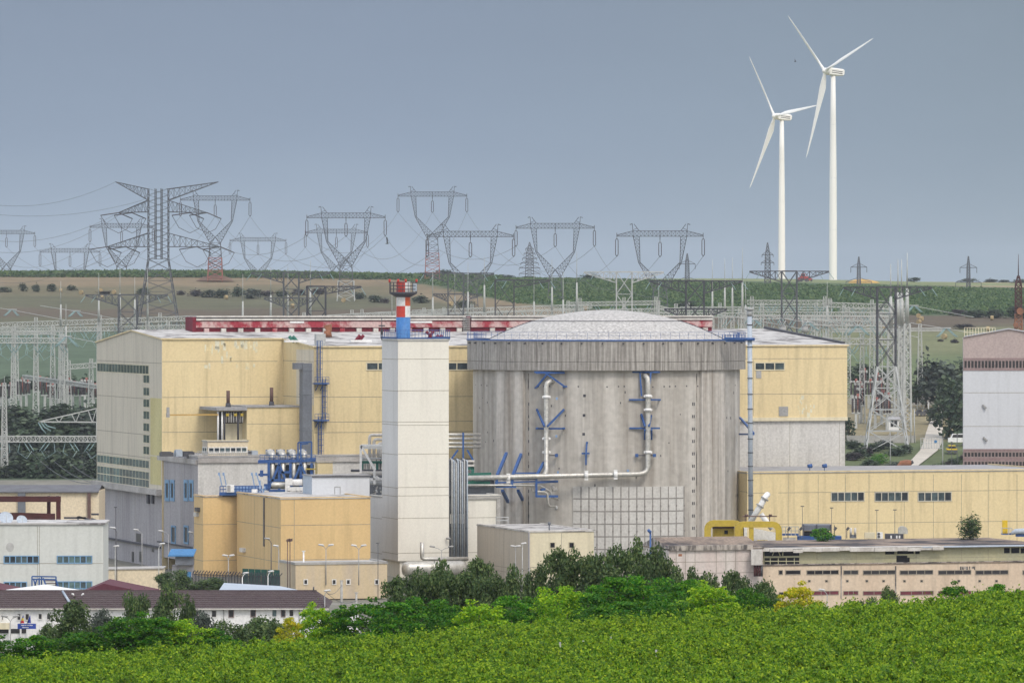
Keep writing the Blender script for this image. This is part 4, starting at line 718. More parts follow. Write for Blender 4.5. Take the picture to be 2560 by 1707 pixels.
# birds
def bird(px, py, D, s, lb, tl):
    c = P(px, py, D); mb = MB(); mb.tube([c - V((.35 * s, 0, 0)), c - V((.1 * s, 0, 0)), c + V((.25 * s, 0, .05 * s)), c + V((.4 * s, 0, .05 * s))], [.03 * s, .1 * s, .09 * s, .02 * s], 6)
    for sg in (-1, 1): mb.face([c + V((-.1 * s, 0, 0)), c + V((.14 * s, 0, .03)), c + V((.1 * s, sg * .3 * s, (.45 + tl * sg) * s)), c + V((-.2 * s, sg * .35 * s, (.75 + tl * sg) * s))])
    tag(mb.build('bird', M['lamp_dark']), lb, 'bird', 'birds in the sky')
bird(968, 609, 700, .65, 'small dark bird flying left of the highest cathead pylon', -.6); bird(1988, 155, 700, .4, 'tiny dark bird high left of the taller turbine hub', .1)
# ------------------------------------------------------------------ buildings
def block(r, pxl, pxc, pxr, D, pyt, zb=-3, depth=None, mf='yellow_cladding', ml=None, mr='roof_grey', jf=(), jl=(), vf=(), vl=(), jy=None, cop=.35, copm=None, wall='wall'):
    f = Wall(pxc, D); lw = Wall(pxc, D, DD); ln = f.t(pxr); dp = depth or lw.t(pxl); zt = zat(pyt, D); o = f.o; a = U * ln; b = DD * dp
    mb = MB(); p = [o, o + a, o + a + b, o + b]; lo = [V((q.x, q.y, zb)) for q in p]; hi = [V((q.x, q.y, zt)) for q in p]
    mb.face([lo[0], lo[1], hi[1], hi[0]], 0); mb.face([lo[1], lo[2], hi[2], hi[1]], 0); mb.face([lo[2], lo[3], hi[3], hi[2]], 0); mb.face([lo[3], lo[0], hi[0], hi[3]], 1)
    y0, y1 = (pyt + 2, HY + (CH - zb) * F / D) if jy is None else jy
    f.joints(mb, jf, pxc, pxr, vf, y0, y1, mi=2); lw.joints(mb, jl or jf, pxl, pxc, vl, y0, y1, mi=2)
    mb.build(wall, [M[mf], M[ml or mf], M['joint']], r)
    mb = MB(); oo = o - U * .12 - DD * .12; mb.box(V((oo.x, oo.y, zt - .02)), U * (ln + .24), DD * (dp + .24), Z * .14, 0)
    for q, d1, d2 in ((oo, U * (ln + .24), DD * .35), (oo + DD * .35, U * .35, DD * (dp - .5)), (oo + U * (ln - .11), U * .35, DD * (dp - .2))): mb.box(V((q.x, q.y, zt + .115)) + d2 * 0, d1, d2, Z * (cop - .1), 1)
    mb.build('roof', [M[mr], M[copm or mf]], r); return f, lw, ln, dp, zt
# ---- turbine hall
hall = thing('turbine_hall', 'huge yellow and beige cladded turbine hall behind the concrete containment', 'building', (0, 960, 0))
HF = Wall(785, 925); B1 = Wall(0, 0, U, HF.o + DD * 20); S0 = 0; S1 = HF.t(2118); SA = B1.t(405); ZE = zat(868, 925)
def hp(s, t, z): p = HF.o + U * s + DD * t; return V((p.x, p.y, z))
def rz(t): return ZE + 2.5 * t / 42 if t <= 42 else ZE + 2.5 - (t - 42) * .08
GL = Wall(0, 0, DD, B1.xy(405)); TB = 20 + GL.t(242)
def zq(w, px, py): return w.z(px, py)
z1147 = HF.z(900, 1147); z1044 = HF.z(1950, 1045); SM = HF.t(1500)
mb = MB(); mb.face([hp(0, 0, z1147), hp(SM, 0, z1147), hp(SM, 0, ZE), hp(0, 0, ZE)]); mb.face([hp(SM, 0, z1044), hp(S1, 0, z1044), hp(S1, 0, ZE), hp(SM, 0, ZE)])
mb.face([hp(0, 20, -3), hp(0, 0, -3), hp(0, 0, ZE), hp(0, 20, rz(20))]); mb.face([hp(S1, 0, z1044), hp(S1, TB, z1044), hp(S1, TB, rz(TB)), hp(S1, 42, rz(42)), hp(S1, 0, ZE)])
HF.joints(mb, (903, 992, 1054, 1080), 786, 1300, (), 0, 0, .09); HF.joints(mb, (897, 985), 1845, 2117, (1883,), 900, 1040, .07)
s2 = Wall(785, 925, DD); s2.joints(mb, (903, 992), 696, 784, (), 0, 0, .09)
s2.slab(mb, 741, 874, 784.6, 1012, .012, 3); fw_ = mb  # greyer strip: shade of this left-facing wall, put in as colour
mb = MB(); mb.face([hp(SA, 20, -3), hp(0, 20, -3), hp(0, 20, rz(20)), hp(SA, 20, rz(20))]); B1.joints(mb, (904, 993, 1080), 406, 694, (), 0, 0, .09)
rec = mb
# pale worn patch of paint high on the recessed wall
mb = rec; rr = random.Random(9)
for i in range(34):
    x = 512 + (i % 17) * 8 + rr.uniform(-3, 3); y = 851 + rr.random() ** 1.8 * 62; B1.slab(mb, x, y, x + rr.uniform(3, 9), y + rr.uniform(6, 22), .012, 2)
mat('worn_paint', (.62, .60, .47), .8, (.70, .58, .33), .9, .6, .45, .6); rec.build('recessed_wall', [M['yellow_cladding'], M['joint'], M['worn_paint']], hall)
mb = fw_
for i in range(20): x = 1994 + rr.uniform(0, 44) * (1 if i % 3 else .3); y = 985 + rr.uniform(0, 48); HF.slab(mb, x, y, x + rr.uniform(2, 5), y + rr.uniform(4, 14), .012, 2)
fw_.build('front_wall', [M['yellow_cladding'], M['joint'], M['worn_paint'], M['beige_cladding']], hall)
mb = MB(); zg = GL.z(330, 1225); mb.face([hp(SA, TB, zg), hp(SA, 20, zg), hp(SA, 20, rz(20)), hp(SA, 42, rz(42)), hp(SA, TB, rz(TB))]); GL.joints(mb, (905, 994, 1083, 1139), 243, 404, (), 0, 0, .09); mb.build('gable_wall', [M['beige_cladding'], M['joint']], hall)
mb = MB(); GL.slab(mb, 376, 995, 404.5, 1138, .02); GL.slab(mb, 376, 1141, 403, 1211, .02); mb.build('ochre_panel', M['ochre_paint'], hall)
GL.window(hall, 243, 909, 372, 933, 17, None, M['glass'], .14, 1, .03)
for y in (936, 967, 996, 1026, 1056, 1085, 1114): GL.window(hall, 358.5, y, 373.5, y + 23, 2, None, M['glass'], .14, 1, .03)
GL.window(hall, 243, 1142, 373, 1164, 16, None, M['glass_green'], .14, 1, .03); GL.window(hall, 243, 1170, 373, 1211, 16, None, M['glass_green'], .14, 2, .03)
mb = MB(); GL.slab(mb, 240, 1212, 404, 1226, .9); mb.build('ledge', M['ledge'], hall)
mb = MB(); mb.face([hp(SA + .4, TB, -4), hp(SA + .4, 20.4, -4), hp(SA + .4, 20.4, zg), hp(SA + .4, TB, zg)]); gl2 = Wall(0, 0, DD, B1.xy(405) + U * .4); gl2.joints(mb, (1358,), 243, 404, (296, 338), 1228, 1425, .09); mb.build('lower_wall', [M['dark_render'], M['joint']], hall)
mb = MB(); gl2.slab(mb, 243, 1351, 404, 1355, .5); [gl2.slab(mb, x, 1227, x + 4, 1258, .35) for x in (371, 382)]; mb.build('pipe_run', M['dark_steel'], hall)
for x, y0, y1, w in ((341, 1333, 1354, 11), (330, 1378, 1404, 5), (349, 1378, 1404, 6), (380, 1365, 1379, 5)): mb = MB(); gl2.slab(mb, x, y0, x + w, y1, .06); mb.build('window', M['dark_glass'], hall)
# grey plinth storey, ledges
mb = MB(); mb.face([hp(SM, .25, -3), hp(S1 - .3, .25, -3), hp(S1 - .3, .25, z1044), hp(SM, .25, z1044)]); mb.face([hp(S1 - .3, .25, -3), hp(S1 - .3, TB, -3), hp(S1 - .3, TB, z1044), hp(S1 - .3, .25, z1044)]); w2 = Wall(0, 0, U, HF.o + DD * .25); w2.joints(mb, (), 0, 0, (1974, 2098), 1055, 1178, .06); mb.build('lower_wall', [M['grey_render'], M['joint']], hall)
mb = MB(); mb.face([hp(0, .25, -3), hp(SM, .25, -3), hp(SM, .25, z1147), hp(0, .25, z1147)]); mb.build('lower_wall', M['grey_render'], hall)
mb = MB(); HF.slab(mb, 1500, 1044, 2118, 1053, .25); mb.build('ledge', M['pale_cladding'], hall); mb = MB(); HF.slab(mb, 786, 1147, 1500, 1156, .35); mb.build('ledge', M['ledge'], hall)
for x0, x1, n_ in ((915, 975, 2), (1112, 1200, 3), (1886, 1962, 3)): HF.window(hall, x0, 905, x1, 926, n_, None, M['glass'], .18)
for x0, y0, x1, y1 in ((1890, 927, 1903, 945), (1947, 1016, 1970, 1040)): mb = MB(); HF.slab(mb, x0, y0, x1, y1, .1); mb.build('vent_grille', M['lamp_grey'], hall)
# roof
mb = MB(); f_ = lambda q, up: [hp(s, t, rz(t) + up) for s, t in q]; e = .25
fr = [(SA - e, 20 - e), (-e, 20 - e), (-e, -e), (S1 + e, -e), (S1 + e, 42), (SA - e, 42)]; bk = [(SA - e, 42), (S1 + e, 42), (S1 + e, TB + e), (SA - e, TB + e)]
for q in (fr, bk):
    mb.face(f_(q, .22)); mb.face(f_(q, -.02)[::-1])
for q in ([(SA - e, 20 - e), (-e, 20 - e)], [(-e, 20 - e), (-e, -e)], [(-e, -e), (S1 + e, -e)], [(S1 + e, -e), (S1 + e, 42)], [(S1 + e, 42), (S1 + e, TB + e)], [(SA - e, TB + e), (SA - e, 42)], [(SA - e, 42), (SA - e, 20 - e)]):
    a, b = q; mb.face([hp(*a, rz(a[1]) - .02), hp(*b, rz(b[1]) - .02), hp(*b, rz(b[1]) + .22), hp(*a, rz(a[1]) + .22)], 1)
mb.build('roof', [M['roof_felt'], M['yellow_cladding']], hall)
mb = MB(); mb.bar(hp(S1 + .1, 2, rz(2) + .35), hp(S1 + .1, 42, rz(42) + .4), .45); mb.build('verge_strip', M['dark_steel'], hall)
# red roof monitor
MF = Wall(0, 0, U, HF.o + DD * 35.5); ma, mz = MF.t(490), MF.t(1781); zb_, zt_ = MF.z(1130, 829), MF.z(1130, 790)
mon = MB(); w_ = 5
def mbx(s0, s1, t0, t1, z0, z1, mi): mon.box(hp(s0, t0, z0), U * (s1 - s0), DD * (t1 - t0), Z * (z1 - z0), mi)
hgt = zt_ - zb_; smid = MF.t(1163); sm2 = MF.t(1178)
for s0, s1 in ((ma, smid), (sm2, mz)):
    mbx(s0, s1, 35.8, 35.8 + w_, zb_ - .6, zb_ + hgt * .28, 1); mbx(s0, s1, 35.5, 35.5 + w_, zb_ + hgt * .28, zb_ + hgt * .66, 0); mbx(s0, s1, 35.65, 35.5 + w_, zb_ + hgt * .66, zb_ + hgt * .73, 1)
    mbx(s0, s1, 35.3, 35.7 + w_, zb_ + hgt * .73, zb_ + hgt * .86, 2); mbx(s0, s1, 35.5, 35.5 + w_, zb_ + hgt * .86, zb_ + hgt * .93, 3); mbx(s0, s1, 35.1, 35.9 + w_, zb_ + hgt * .93, zb_ + hgt * 1.02, 2)
monp = mon.build('roof_monitor', [M['red_monitor'], M['red_dark'], M['dirty_white'], M['dark_steel']], hall)
mb = MB()
for s in (ma - .6, smid + .3): mb.box(hp(s, 35.4, zb_ - .6), U * .6, DD * (w_ + .3), Z * (hgt * .95 + .6), 0)
mb.build('end_plate', M['red_dark'], monp)
mb = MB(); [mb.box(hp(sm2 - 1.6 + .0, 35.1, zb_ + i * .32), U * 1.3, DD * 1.2, Z * .16) for i in range(8)]; mb.build('louvre', M['lamp_grey'], monp)
x = ma + 1.4; i = 0
while x < mz - 1.5:
    if not (smid - 1.5 < x < sm2 + .6):
        mb = MB(); mb.box(hp(x, 35.25, zb_ - .1), U * .85, DD * .6, Z * (hgt * .27)); mb.build('vent', M['dirty_white'] if (i % 4) else M['red_monitor'], monp)
    x += 3.0; i += 1
mb = MB(); [mb.box(hp(MF.t(a), 35.4, zb_ + hgt * .56), U * (MF.t(b) - MF.t(a)), DD * .3, Z * .32) for a, b in ((725, 760), (1026, 1080))]; mb.build('patch_panel', M['white_paint'], monp)
# small roof fittings
for px, py, lb in ((768, 850, 'left'), (933, 841, 'mid'), (1131, 856, 'right')):
    for k in (0, 9):
        mb = MB(); p = V(HF.xy(px + k)) + DD * 10; p.z = rz(10) + .2; q = p + U * (.5 if px > 900 else -.45) + Z * (1.1 if px > 900 else .95); mb.tube([p - U * (.4 if px > 900 else -.4), q], .28, 8); mb.build('roof_vent', M['red_dark'] if px > 900 else M['green_paint'], hall)
    mb = MB(); p = V(HF.xy(px)) + DD * 9.5; p.z = rz(9.5) + .2; mb.box(p - U * 1.2, U * 3.6, DD * 1.2, Z * .35); mb.build('roof_curb', M['white_paint'], hall)
mb = MB(); p = V(HF.xy(906)) + DD * 22; p.z = rz(22) + .2; mb.tube([p, p + Z * 1.0, p + Z * 1.1 + U * .2, p + Z * 2.1], [.75, .6, .5, .75], 12); mb.build('roof_vent', M['rust_light'], hall)
mb = MB(); p = V(HF.xy(793)) + DD * .6; p.z = rz(0); mb.box(p, U * 1.6, DD * 1.2, Z * 2.2); mb.build('roof_hatch', M['galv'], hall)
# slate duct, ladders, crane beam on the wall
DW = Wall(785, 921); mb = MB(); DW.slab(mb, 757, 908, 780, 1142, .0, 0, 2.2)
for y in (925, 985, 1075): DW.slab(mb, 756, y, 781, y + 2, .06, 0, 2.3)
DW.slab(mb, 737, 907, 760, 923, -.2, 0, 1.6); tag(mb.build('air_duct', M['duct_slate']), 'slate grey rectangular duct climbing the yellow hall left of the ladder', 'duct')
def ladder(r, w, x0, x1, y0, y1, cage=True):
    mb = MB()
    for x in (x0, x1): mb.bar(w.pt(x, y1, .35), w.pt(x, y0, .35), .1)
    n_ = int((y1 - y0) / 4.5)
    for i in range(n_): y = y0 + (y1 - y0) * i / n_; mb.bar(w.pt(x0, y, .35), w.pt(x1, y, .35), .06)
    if cage:
        xm = (x0 + x1) / 2; dx = (x1 - x0) * .9
        for i in range(int((y1 - y0) / 14)):
            y = y0 + i * 14; mb.tube([w.pt(xm - dx * .8, y, .35), w.pt(xm - dx, y, .8), w.pt(xm, y, 1.15), w.pt(xm + dx, y, .8), w.pt(xm + dx * .8, y, .35)], .035, 4)
        for q, o in ((-1, .8), (0, 1.15), (1, .8)): mb.bar(w.pt(xm + q * dx, y1 - 4, o), w.pt(xm + q * dx, y0, o), .05)
    mb.build('ladder', M['blue_steel'], r)
lad = thing('access_ladder', 'blue caged ladder with two blue landings on the yellow hall', 'ladder', tuple(HF.pt(800, 1150)))
ladder(lad, HF, 792, 800, 852, 955); ladder(lad, HF, 805, 812, 948, 1048); ladder(lad, HF, 795, 803, 1042, 1152)
for y in (958, 1050):
    mb = MB(); a, b, z0, z1 = HF.rect(781, y - 2, 818, y + 2); mb.box(V((a.x, a.y, z0)), b - a, HF.n * 1.4, Z * .22)
    for x in (782, 790, 800, 809, 817): mb.bar(HF.pt(x, y, 1.35), HF.pt(x, y - 16, 1.35), .07)
    mb.bar(HF.pt(782, y - 16, 1.35), HF.pt(817, y - 16, 1.35), .06); mb.bar(HF.pt(782, y - 8, 1.35), HF.pt(817, y - 8, 1.35), .05)
    for x in (792, 804): mb.bar(HF.pt(x, y, 1.2), HF.pt(x - 3, y + 18, 0), .1)
    mb.build('landing', M['blue_steel'], lad)
# annexe on the recessed wall: yellow box, open bay with pipes, stacks, crane beam
an = thing('wall_annexe', 'yellow annexe on the recessed wall with an open bay of pipes', 'building', tuple(B1.pt(650, 1150)))
AF = Wall(0, 0, U, HF.o + DD * 8); zt2 = AF.z(690, 1018); zb2 = AF.z(690, 1150); a = AF.xy(617); b = AF.xy(760)
mb = MB(); mb.box(V((a.x, a.y, zb2)), b - a, DD * 11.9, Z * (zt2 - zb2)); AF.joints(mb, (1060,), 618, 757, (), 0, 0, .08); mb.build('wall', [M['yellow_cladding'], M['joint']], an)
mb = MB(); mb.box(V((a.x, a.y, zt2)) - U * .2 - DD * .2, (b - a) + U * .4, DD * 12.1, Z * .25); mb.build('roof', M['roof_grey'], an)
a2 = AF.xy(541); mb = MB(); mb.box(V((a2.x, a2.y, AF.z(580, 1026))) - DD * .3, a - a2, DD * 12, Z * .5); mb.build('canopy', M['roof_grey'], an)
mb = MB(); AF2 = Wall(0, 0, U, AF.o + DD * 3); AF2.slab(mb, 556, 1058, 617, 1104, .05); mb.build('back_wall', M['pale_cladding'], an)
mb = MB(); AF2.slab(mb, 546, 1028, 617, 1058, .02); AF2.slab(mb, 546, 1058, 556, 1104, .02); mb.build('opening', M['dark_hole'], an)
for x in (547, 557, 563, 597): mb = MB(); mb.tube([AF.pt(x, 1104, -.5), AF.pt(x, 1028, -.5)], .16, 6); mb.build('column', M['dark_steel'] if x in (563, 597) else M['white_paint'], an)
for x in (569, 575, 581, 587, 594, 603, 609): mb = MB(); mb.tube([AF.pt(x, 1056, -.8), AF.pt(x, 1030, -.8)], .14, 6); mb.build('pipe', M['dirty_white'], an)
for x in (569, 589, 605): mb = MB(); AF.slab(mb, x - 3, 1033, x + 4, 1040, -.1, 0, .5); mb.build('motor', M['machine_yellow'], an)
mb = MB(); AF.slab(mb, 417, 1035, 546, 1038.5, .0, 0, .4); mb.build('crane_beam', M['straw_bright'], an); mb = MB(); AF.slab(mb, 418, 1018, 424, 1034, 0, 0, .5); AF.slab(mb, 417, 1033, 424, 1043, .1, 0, .5); mb.build('hoist', M['lamp_grey'], an)
mb = MB(); AF.slab(mb, 417, 1016, 421, 1044, -11.2, 0, .8)
for px, y0, y1, lb in ((585, 977, 1016, 'left short brown exhaust stack on the yellow annexe'), (694, 969, 1012, 'right short brown exhaust stack on the yellow annexe')):
    r = thing('exhaust_stack', lb, 'chimney', tuple(AF.pt(px, y1, -4)), 'exhaust stacks on the annexe'); c = AF.pt(px, y1, -4); h = (y1 - y0) * .066; mb = MB(); mb.tube([c + Z * .5, c + Z * h], .3, 10); mb.build('pipe', M['stack_brown'], r); mb = MB(); mb.tube([c - Z * .3, c + Z * .1, c + Z * .5], [.55, .42, .42], 10); mb.build('collar', M['dark_steel'], r)
# ---- grey service block with control booth
sv = thing('service_building', 'grey service block in front of the recessed yellow wall', 'building', tuple(P(495, 1430, 915)))
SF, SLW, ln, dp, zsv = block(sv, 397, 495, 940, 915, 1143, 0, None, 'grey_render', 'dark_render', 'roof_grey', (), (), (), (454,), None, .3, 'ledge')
mb = MB(); SF.slab(mb, 494, 1143, 940, 1155, .3); SLW.slab(mb, 397, 1143, 494, 1155, .3); mb.build('parapet', M['ledge'], sv)
for x in (414, 427, 461, 474): SLW.window(sv, x, 1199, x + 10, 1252, 1, M['blue_frame'], M['dark_glass'], .55, 1, .15)
for x in (429, 461): SLW.window(sv, x, 1313, x + 11, 1359, 1, M['blue_frame'], M['dark_glass'], .3, 1, .15)
mb = MB(); SLW.slab(mb, 398, 1360, 494, 1363, .4); mb.build('pipe_run', M['dark_steel'], sv)
mb = MB()
for i in range(26): x = 408 + i * 5; mb.bar(SF.pt(x + 90, 1142, -1), SF.pt(x + 90, 1128, -1), .07)
for y in (1128, 1135): mb.bar(SF.pt(498, y, -1), SF.pt(640, y, -1), .07)
mb.build('roof_railing', M['galv'], sv)
for x0, x1, y0, m_ in ((462, 478, 1128, 'vent_blue_grey'), (652, 668, 1130, 'vent_blue_grey'), (622, 650, 1129, 'dark_steel'), (480, 508, 1132, 'dark_steel'), (425, 455, 1133, 'lamp_dark')):
    mb = MB(); p = SF.pt(x0, 1143, -6); mb.box(p, SF.xy(x1) - SF.xy(x0), DD * 1.5, Z * ((1143 - y0) * .066)); mb.box(p + U * .1 + Z * ((1143 - y0) * .066), (SF.xy(x1) - SF.xy(x0)) * .8, DD * 1.2, Z * .12); mb.build('roof_unit', M[m_], sv)
bo = thing('control_booth', 'beige glazed booth on the edge of the grey block roof', 'booth', tuple(SF.pt(560, 1140, -1)))
BF, BL, _, _, zbo = block(bo, 506, 519, 620, 916.5, 1104, zat(1143, 916), None, 'cream_wall', 'cladding_shade_side', 'roof_grey', (), cop=.25, copm='pale_cladding')
BF.window(bo, 520, 1117, 618, 1132, 7, M['white_frame'], M['glass'], .16, 1); BL.window(bo, 507, 1117, 518, 1132, 2, M['white_frame'], M['glass'], .14, 1)
# entrance canopy of the service block
en = thing('entrance_canopy', 'sky blue canopy over a dark booth at the grey block foot', 'canopy', tuple(P(450, 1450, 853)))
c0, c1 = P(420, 1388, 852), P(484, 1388, 852); mb = MB(); mb.face([c0, c1, c1 + V((.3, 2.5, .9)), c0 + V((.3, 2.5, .9))]); mb.face([c0 - Z * .15, c0 + V((.3, 2.5, .75)), c1 + V((.3, 2.5, .75)), c1 - Z * .15]); mb.box(c0 - Z * .16, c1 - c0, V((0, .1, 0)), Z * .2); mb.build('awning', M['sky_blue'], en)
mb = MB(); q = P(438, 1412, 852.5); mb.box(q, P(484, 1412, 852.5) - q, V((0, 2, 0)), Z * 1.3); mb.build('booth', M['duct_slate'], en); mb = MB(); q = P(440, 1400, 853); mb.box(q, P(484, 1400, 853) - q, V((0, 2, 0)), Z * .7); mb.build('window', M['dark_glass'], en)
mb = MB(); q = P(430, 1445, 853.5); q.z = -1; mb.box(q, P(484, 1445, 853.5) - P(430, 1445, 853.5), V((0, 1.5, 0)), Z * (zat(1412, 853) + .98)); mb.build('base', M['dark_render'], en); mb = MB(); q = P(466, 1452, 853); mb.box(q, V((.7, 0, 0)), V((0, .4, 0)), Z * 1.4); mb.build('door', M['sky_blue'], en)
# ---- ochre block in front
oc = thing('ochre_building', 'two stepped orange ochre cladded block in front of the grey service block', 'building', tuple(P(700, 1440, 850)))
OB, OBL, _, dpb, zo = block(oc, 592, 702, 926, 846, 1247, 0, None, 'orange_cladding', 'orange_cladding', 'roof_felt', (1312, 1398), (1311, 1396), (735,), (636, 661), None, .25)
oa = OBL.xy(592.5); da = oa.y; OA, OAL, _, _, _ = block(oc, 485, 508, 700, da - .05, 1242, 0, None, 'orange_cladding', 'orange_cladding', 'roof_felt', (1310, 1400), (1310, 1400), (), (), None, .25)
mb = MB(); OBL.slab(mb, 660, 1244, 662, 1365, .15); mb.build('downpipe', M['lamp_dark'], oc)
for w, x, y in ((OBL, 606, 1369), (OAL, 494, 1268), (OAL, 491, 1280)): mb = MB(); w.slab(mb, x, y, x + 8 if w is OBL else x + 6, y + 10, .5); mb.build('wall_lamp', M['lamp_head'] if y != 1268 else M['lamp_dark'], oc)
# ---- white tower with striped stack
tw = thing('white_tower', 'tall white cladded tower left of the round concrete containment', 'tower', tuple(P(995, 1440, 868)))
TF, TL, tln, tdp, ztw = block(tw, 955, 995, 1122, 868, 852, zat(1402, 868), None, 'white_cladding', 'tower_shade_side', 'roof_grey', (898, 977, 1055, 1063, 1135, 1218, 1239, 1295, 1382), (898, 977, 1055, 1061, 1135, 1218, 1239, 1295, 1382), cop=.3)
mb = MB(); o = TF.o + U * .4 + DD * .4; mb.box(V((o.x, o.y, 0)), U * (tln - .8), DD * (tdp - .8), Z * (zat(1402, 868) + .1)); mb.build('base', M['white_cladding'], tw)
mb = MB(); o = TF.o - U * .2 - DD * .2; zz = ztw + .3
mb.box(V((o.x, o.y, zz)), U * (tln + .4), DD * .2, Z * .18); mb.box(V((o.x, o.y, zz)) + DD * .2, U * .2, DD * (tdp + .2), Z * .3); mb.box(V((o.x, o.y, zz)) + U * (tln + .2) + DD * .2, U * .2, DD * tdp, Z * .3)
for i in range(16): p = V((o.x, o.y, zz)) + U * ((tln + .3) * i / 15); mb.bar(p + Z * .15, p + Z * 1.3, .04); q = p + DD * (tdp + .2); mb.bar(q, q + Z * 1.3, .04)
for i in range(9): p = V((o.x, o.y, zz)) + DD * ((tdp + .2) * i / 8); mb.bar(p + Z * .25, p + Z * 1.35, .09); q = p + U * (tln + .3); mb.bar(q, q + Z * 1.35, .09)
for h in (.8, 1.35):
    for b_ in (V((0, 0, 0)), DD * (tdp + .2)): p = V((o.x, o.y, zz + h)) + b_; mb.bar(p, p + U * (tln + .3), .04)
    for b_ in (V((0, 0, 0)), U * (tln + .3)): p = V((o.x, o.y, zz + h)) + b_; mb.bar(p, p + DD * (tdp + .2), .04)
mb.build('railing', M['blue_steel'], tw)
for x in (1088, 1097): mb = MB(); p = TF.pt(x, 850, -4); mb.tube([p, p + Z * .7 + U * (.3 if x == 1088 else -.2), p + Z * 1.3 + U * (-.3 if x == 1088 else .3)], .25, 7); mb.build('roof_vent', M['red_dark'], tw)
mb = MB(); p = TF.pt(972, 850, -4); mb.tube([p, p + Z * 3.4], .07, 5); mb.abox(p.x - .5, p.y, p.z + 2.1, p.x + .5, p.y + .1, p.z + 2.3); mb.abox(p.x - .2, p.y, p.z + .8, p.x + .2, p.y + .3, p.z + 1.6); mb.build('antenna', M['dark_steel'], tw)
sk = thing('striped_stack', 'round ventilation stack, red and white checks above blue, on the white tower', 'chimney', tuple(TF.pt(1008, 848, -tdp / 2)))
sc_ = TF.xy(1008) + DD * (tdp * .45) ; kx = 868.0 / F; sc_ = V(((1008 - CX) * (sc_.y) / F, sc_.y, 0)); rs_k = 17.8 * sc_.y / F; zs = lambda py: zat(py, sc_.y); a_ = R(17)
def band(y0, y1, m1, m2, nm):
    for m_, a0, a1 in ((m1, a_ - math.pi / 2, a_), (m2, a_, a_ + math.pi / 2), (m1, a_ + math.pi / 2, a_ + math.pi), (m2, a_ + math.pi, a_ + 1.5 * math.pi)):
        mb = MB(); mb.lathe(sc_, [(rs_k, zs(y1)), (rs_k, zs(y0))], 8, 0, a0, a1); mb.build(nm, M[m_], sk)
mb = MB(); mb.lathe(sc_, [(rs_k, zs(853)), (rs_k, zs(793)), (rs_k * .97, zs(793)), (rs_k * .97, zs(704)), (0, zs(704.5))], 32); mb.build('shaft', M['stack_blue'], sk)
band(765, 792.8, 'stack_red', 'stack_white', 'painted_band'); band(737, 764.9, 'stack_white', 'stack_orange', 'painted_band'); band(704, 736.9, 'stack_red', 'stack_white', 'painted_band')
mb = MB(); rp = rs_k * 1.95; mb.lathe(sc_, [(rs_k * 1.02, zs(743)), (rp, zs(734)), (rp, zs(730)), (rs_k * 1.02, zs(730))], 28, smooth=False)
for i in range(16):
    t = i / 16 * 2 * math.pi; d = V((math.sin(t), -math.cos(t), 0)); mb.bar(V(sc_) + d * rp * .98 + Z * zs(732), V(sc_) + d * rp * .98 + Z * zs(706), .1)
for y in (706, 714, 723): mb.tube([V(sc_) + V((math.sin(t), -math.cos(t), 0)) * rp * .98 + Z * zs(y) for t in np.linspace(0, 2 * math.pi, 29)], .06, 4, 0, False)
mb.build('platform', M['dark_steel'], sk)
for t in (-1.35, -.35, .2, 1.3): mb = MB(); d = V((math.sin(t), -math.cos(t), 0)); p = V(sc_) + d * rp + Z * zs(706); mb.tube([p, p + Z * .5], .17, 8); mb.build('warning_lamp', M['stack_red'], sk)
mb = MB(); q = V(sc_) + V((rs_k * 1.3, -rs_k * .8, zs(728))); mb.box(q, V((.7, 0, 0)), V((0, .5, 0)), Z * 1.2); mb.build('cabinet', M['vent_blue_grey'], sk)
# annexe behind the tower, pipe bundle and tank
ax_ = thing('tower_annexe', 'pale lower annexe reaching out both sides behind the white tower', 'building', tuple(P(1200, 1430, 885)))
q = TL.xy(955.5); AX, AXL, _, _, _ = block(ax_, 926, 956, 1250, q.y + .1, 1243, 0, None, 'white_cladding', 'tower_shade_side', 'roof_grey', (1295, 1382), (1295, 1382), (1243,), (), None, .25)
mb = MB(); AX.slab(mb, 1241, 1245, 1250, 1420, .25); AX.slab(mb, 1165, 1243, 1250, 1247, .25); mb.build('edge_trim', M['cement_wall'], ax_)
pb = thing('pipe_bundle', 'bundle of vertical blue grey pipes right of the white tower', 'pipes', tuple(AX.pt(1143, 1400)))
mb = MB(); AX.slab(mb, 1123, 1150, 1168, 1396, .3); mb.build('backing_panel', M['duct_slate'], pb)
for i, x in enumerate((1126, 1131, 1136, 1141, 1147, 1152, 1157, 1164)):
    mb = MB(); mb.tube([AX.pt(x, 1396, .9), AX.pt(x, 1152 + (i % 3) * 3, .9), AX.pt(x + .5, 1148 + (i % 3) * 3, .6), AX.pt(x + 1, 1147 + (i % 3) * 3, -.2)], .13, 7); mb.build('pipe', M['vent_blue_grey'] if i % 2 else M['galv'], pb)
for y0, y1 in ((1284, 1308),): mb = MB(); AX.slab(mb, 1124, y0, 1135, y1, .75); AX.slab(mb, 1145, y0, 1156, y1, .75); mb.build('bracket_plate', M['white_paint'], pb)
for y in (1200, 1240, 1277, 1318, 1360): mb = MB(); AX.slab(mb, 1123, y, 1167, y + 2, .78); mb.build('clamp', M['dark_steel'], pb)
tk = thing('storage_tank', 'horizontal silver tank under the foot of the white tower', 'tank', tuple(P(1080, 1440, 862)))
mb = MB(); a, b = P(1006, 1422, 862), P(1166, 1420, 866); d = (b - a).normalized(); mb.tube([a, a + d * .25, a + d * .8, b - d * .8, b - d * .25, b], [.35, .95, 1.2, 1.2, .95, .35], 20); mb.build('shell', M['silver'], tk)
for t in (.25, .75): mb = MB(); p = a.lerp(b, t); mb.abox(p.x - .25, p.y - .9, 0, p.x + .25, p.y + .9, p.z - .7); mb.build('saddle', M['cement_wall'], tk)
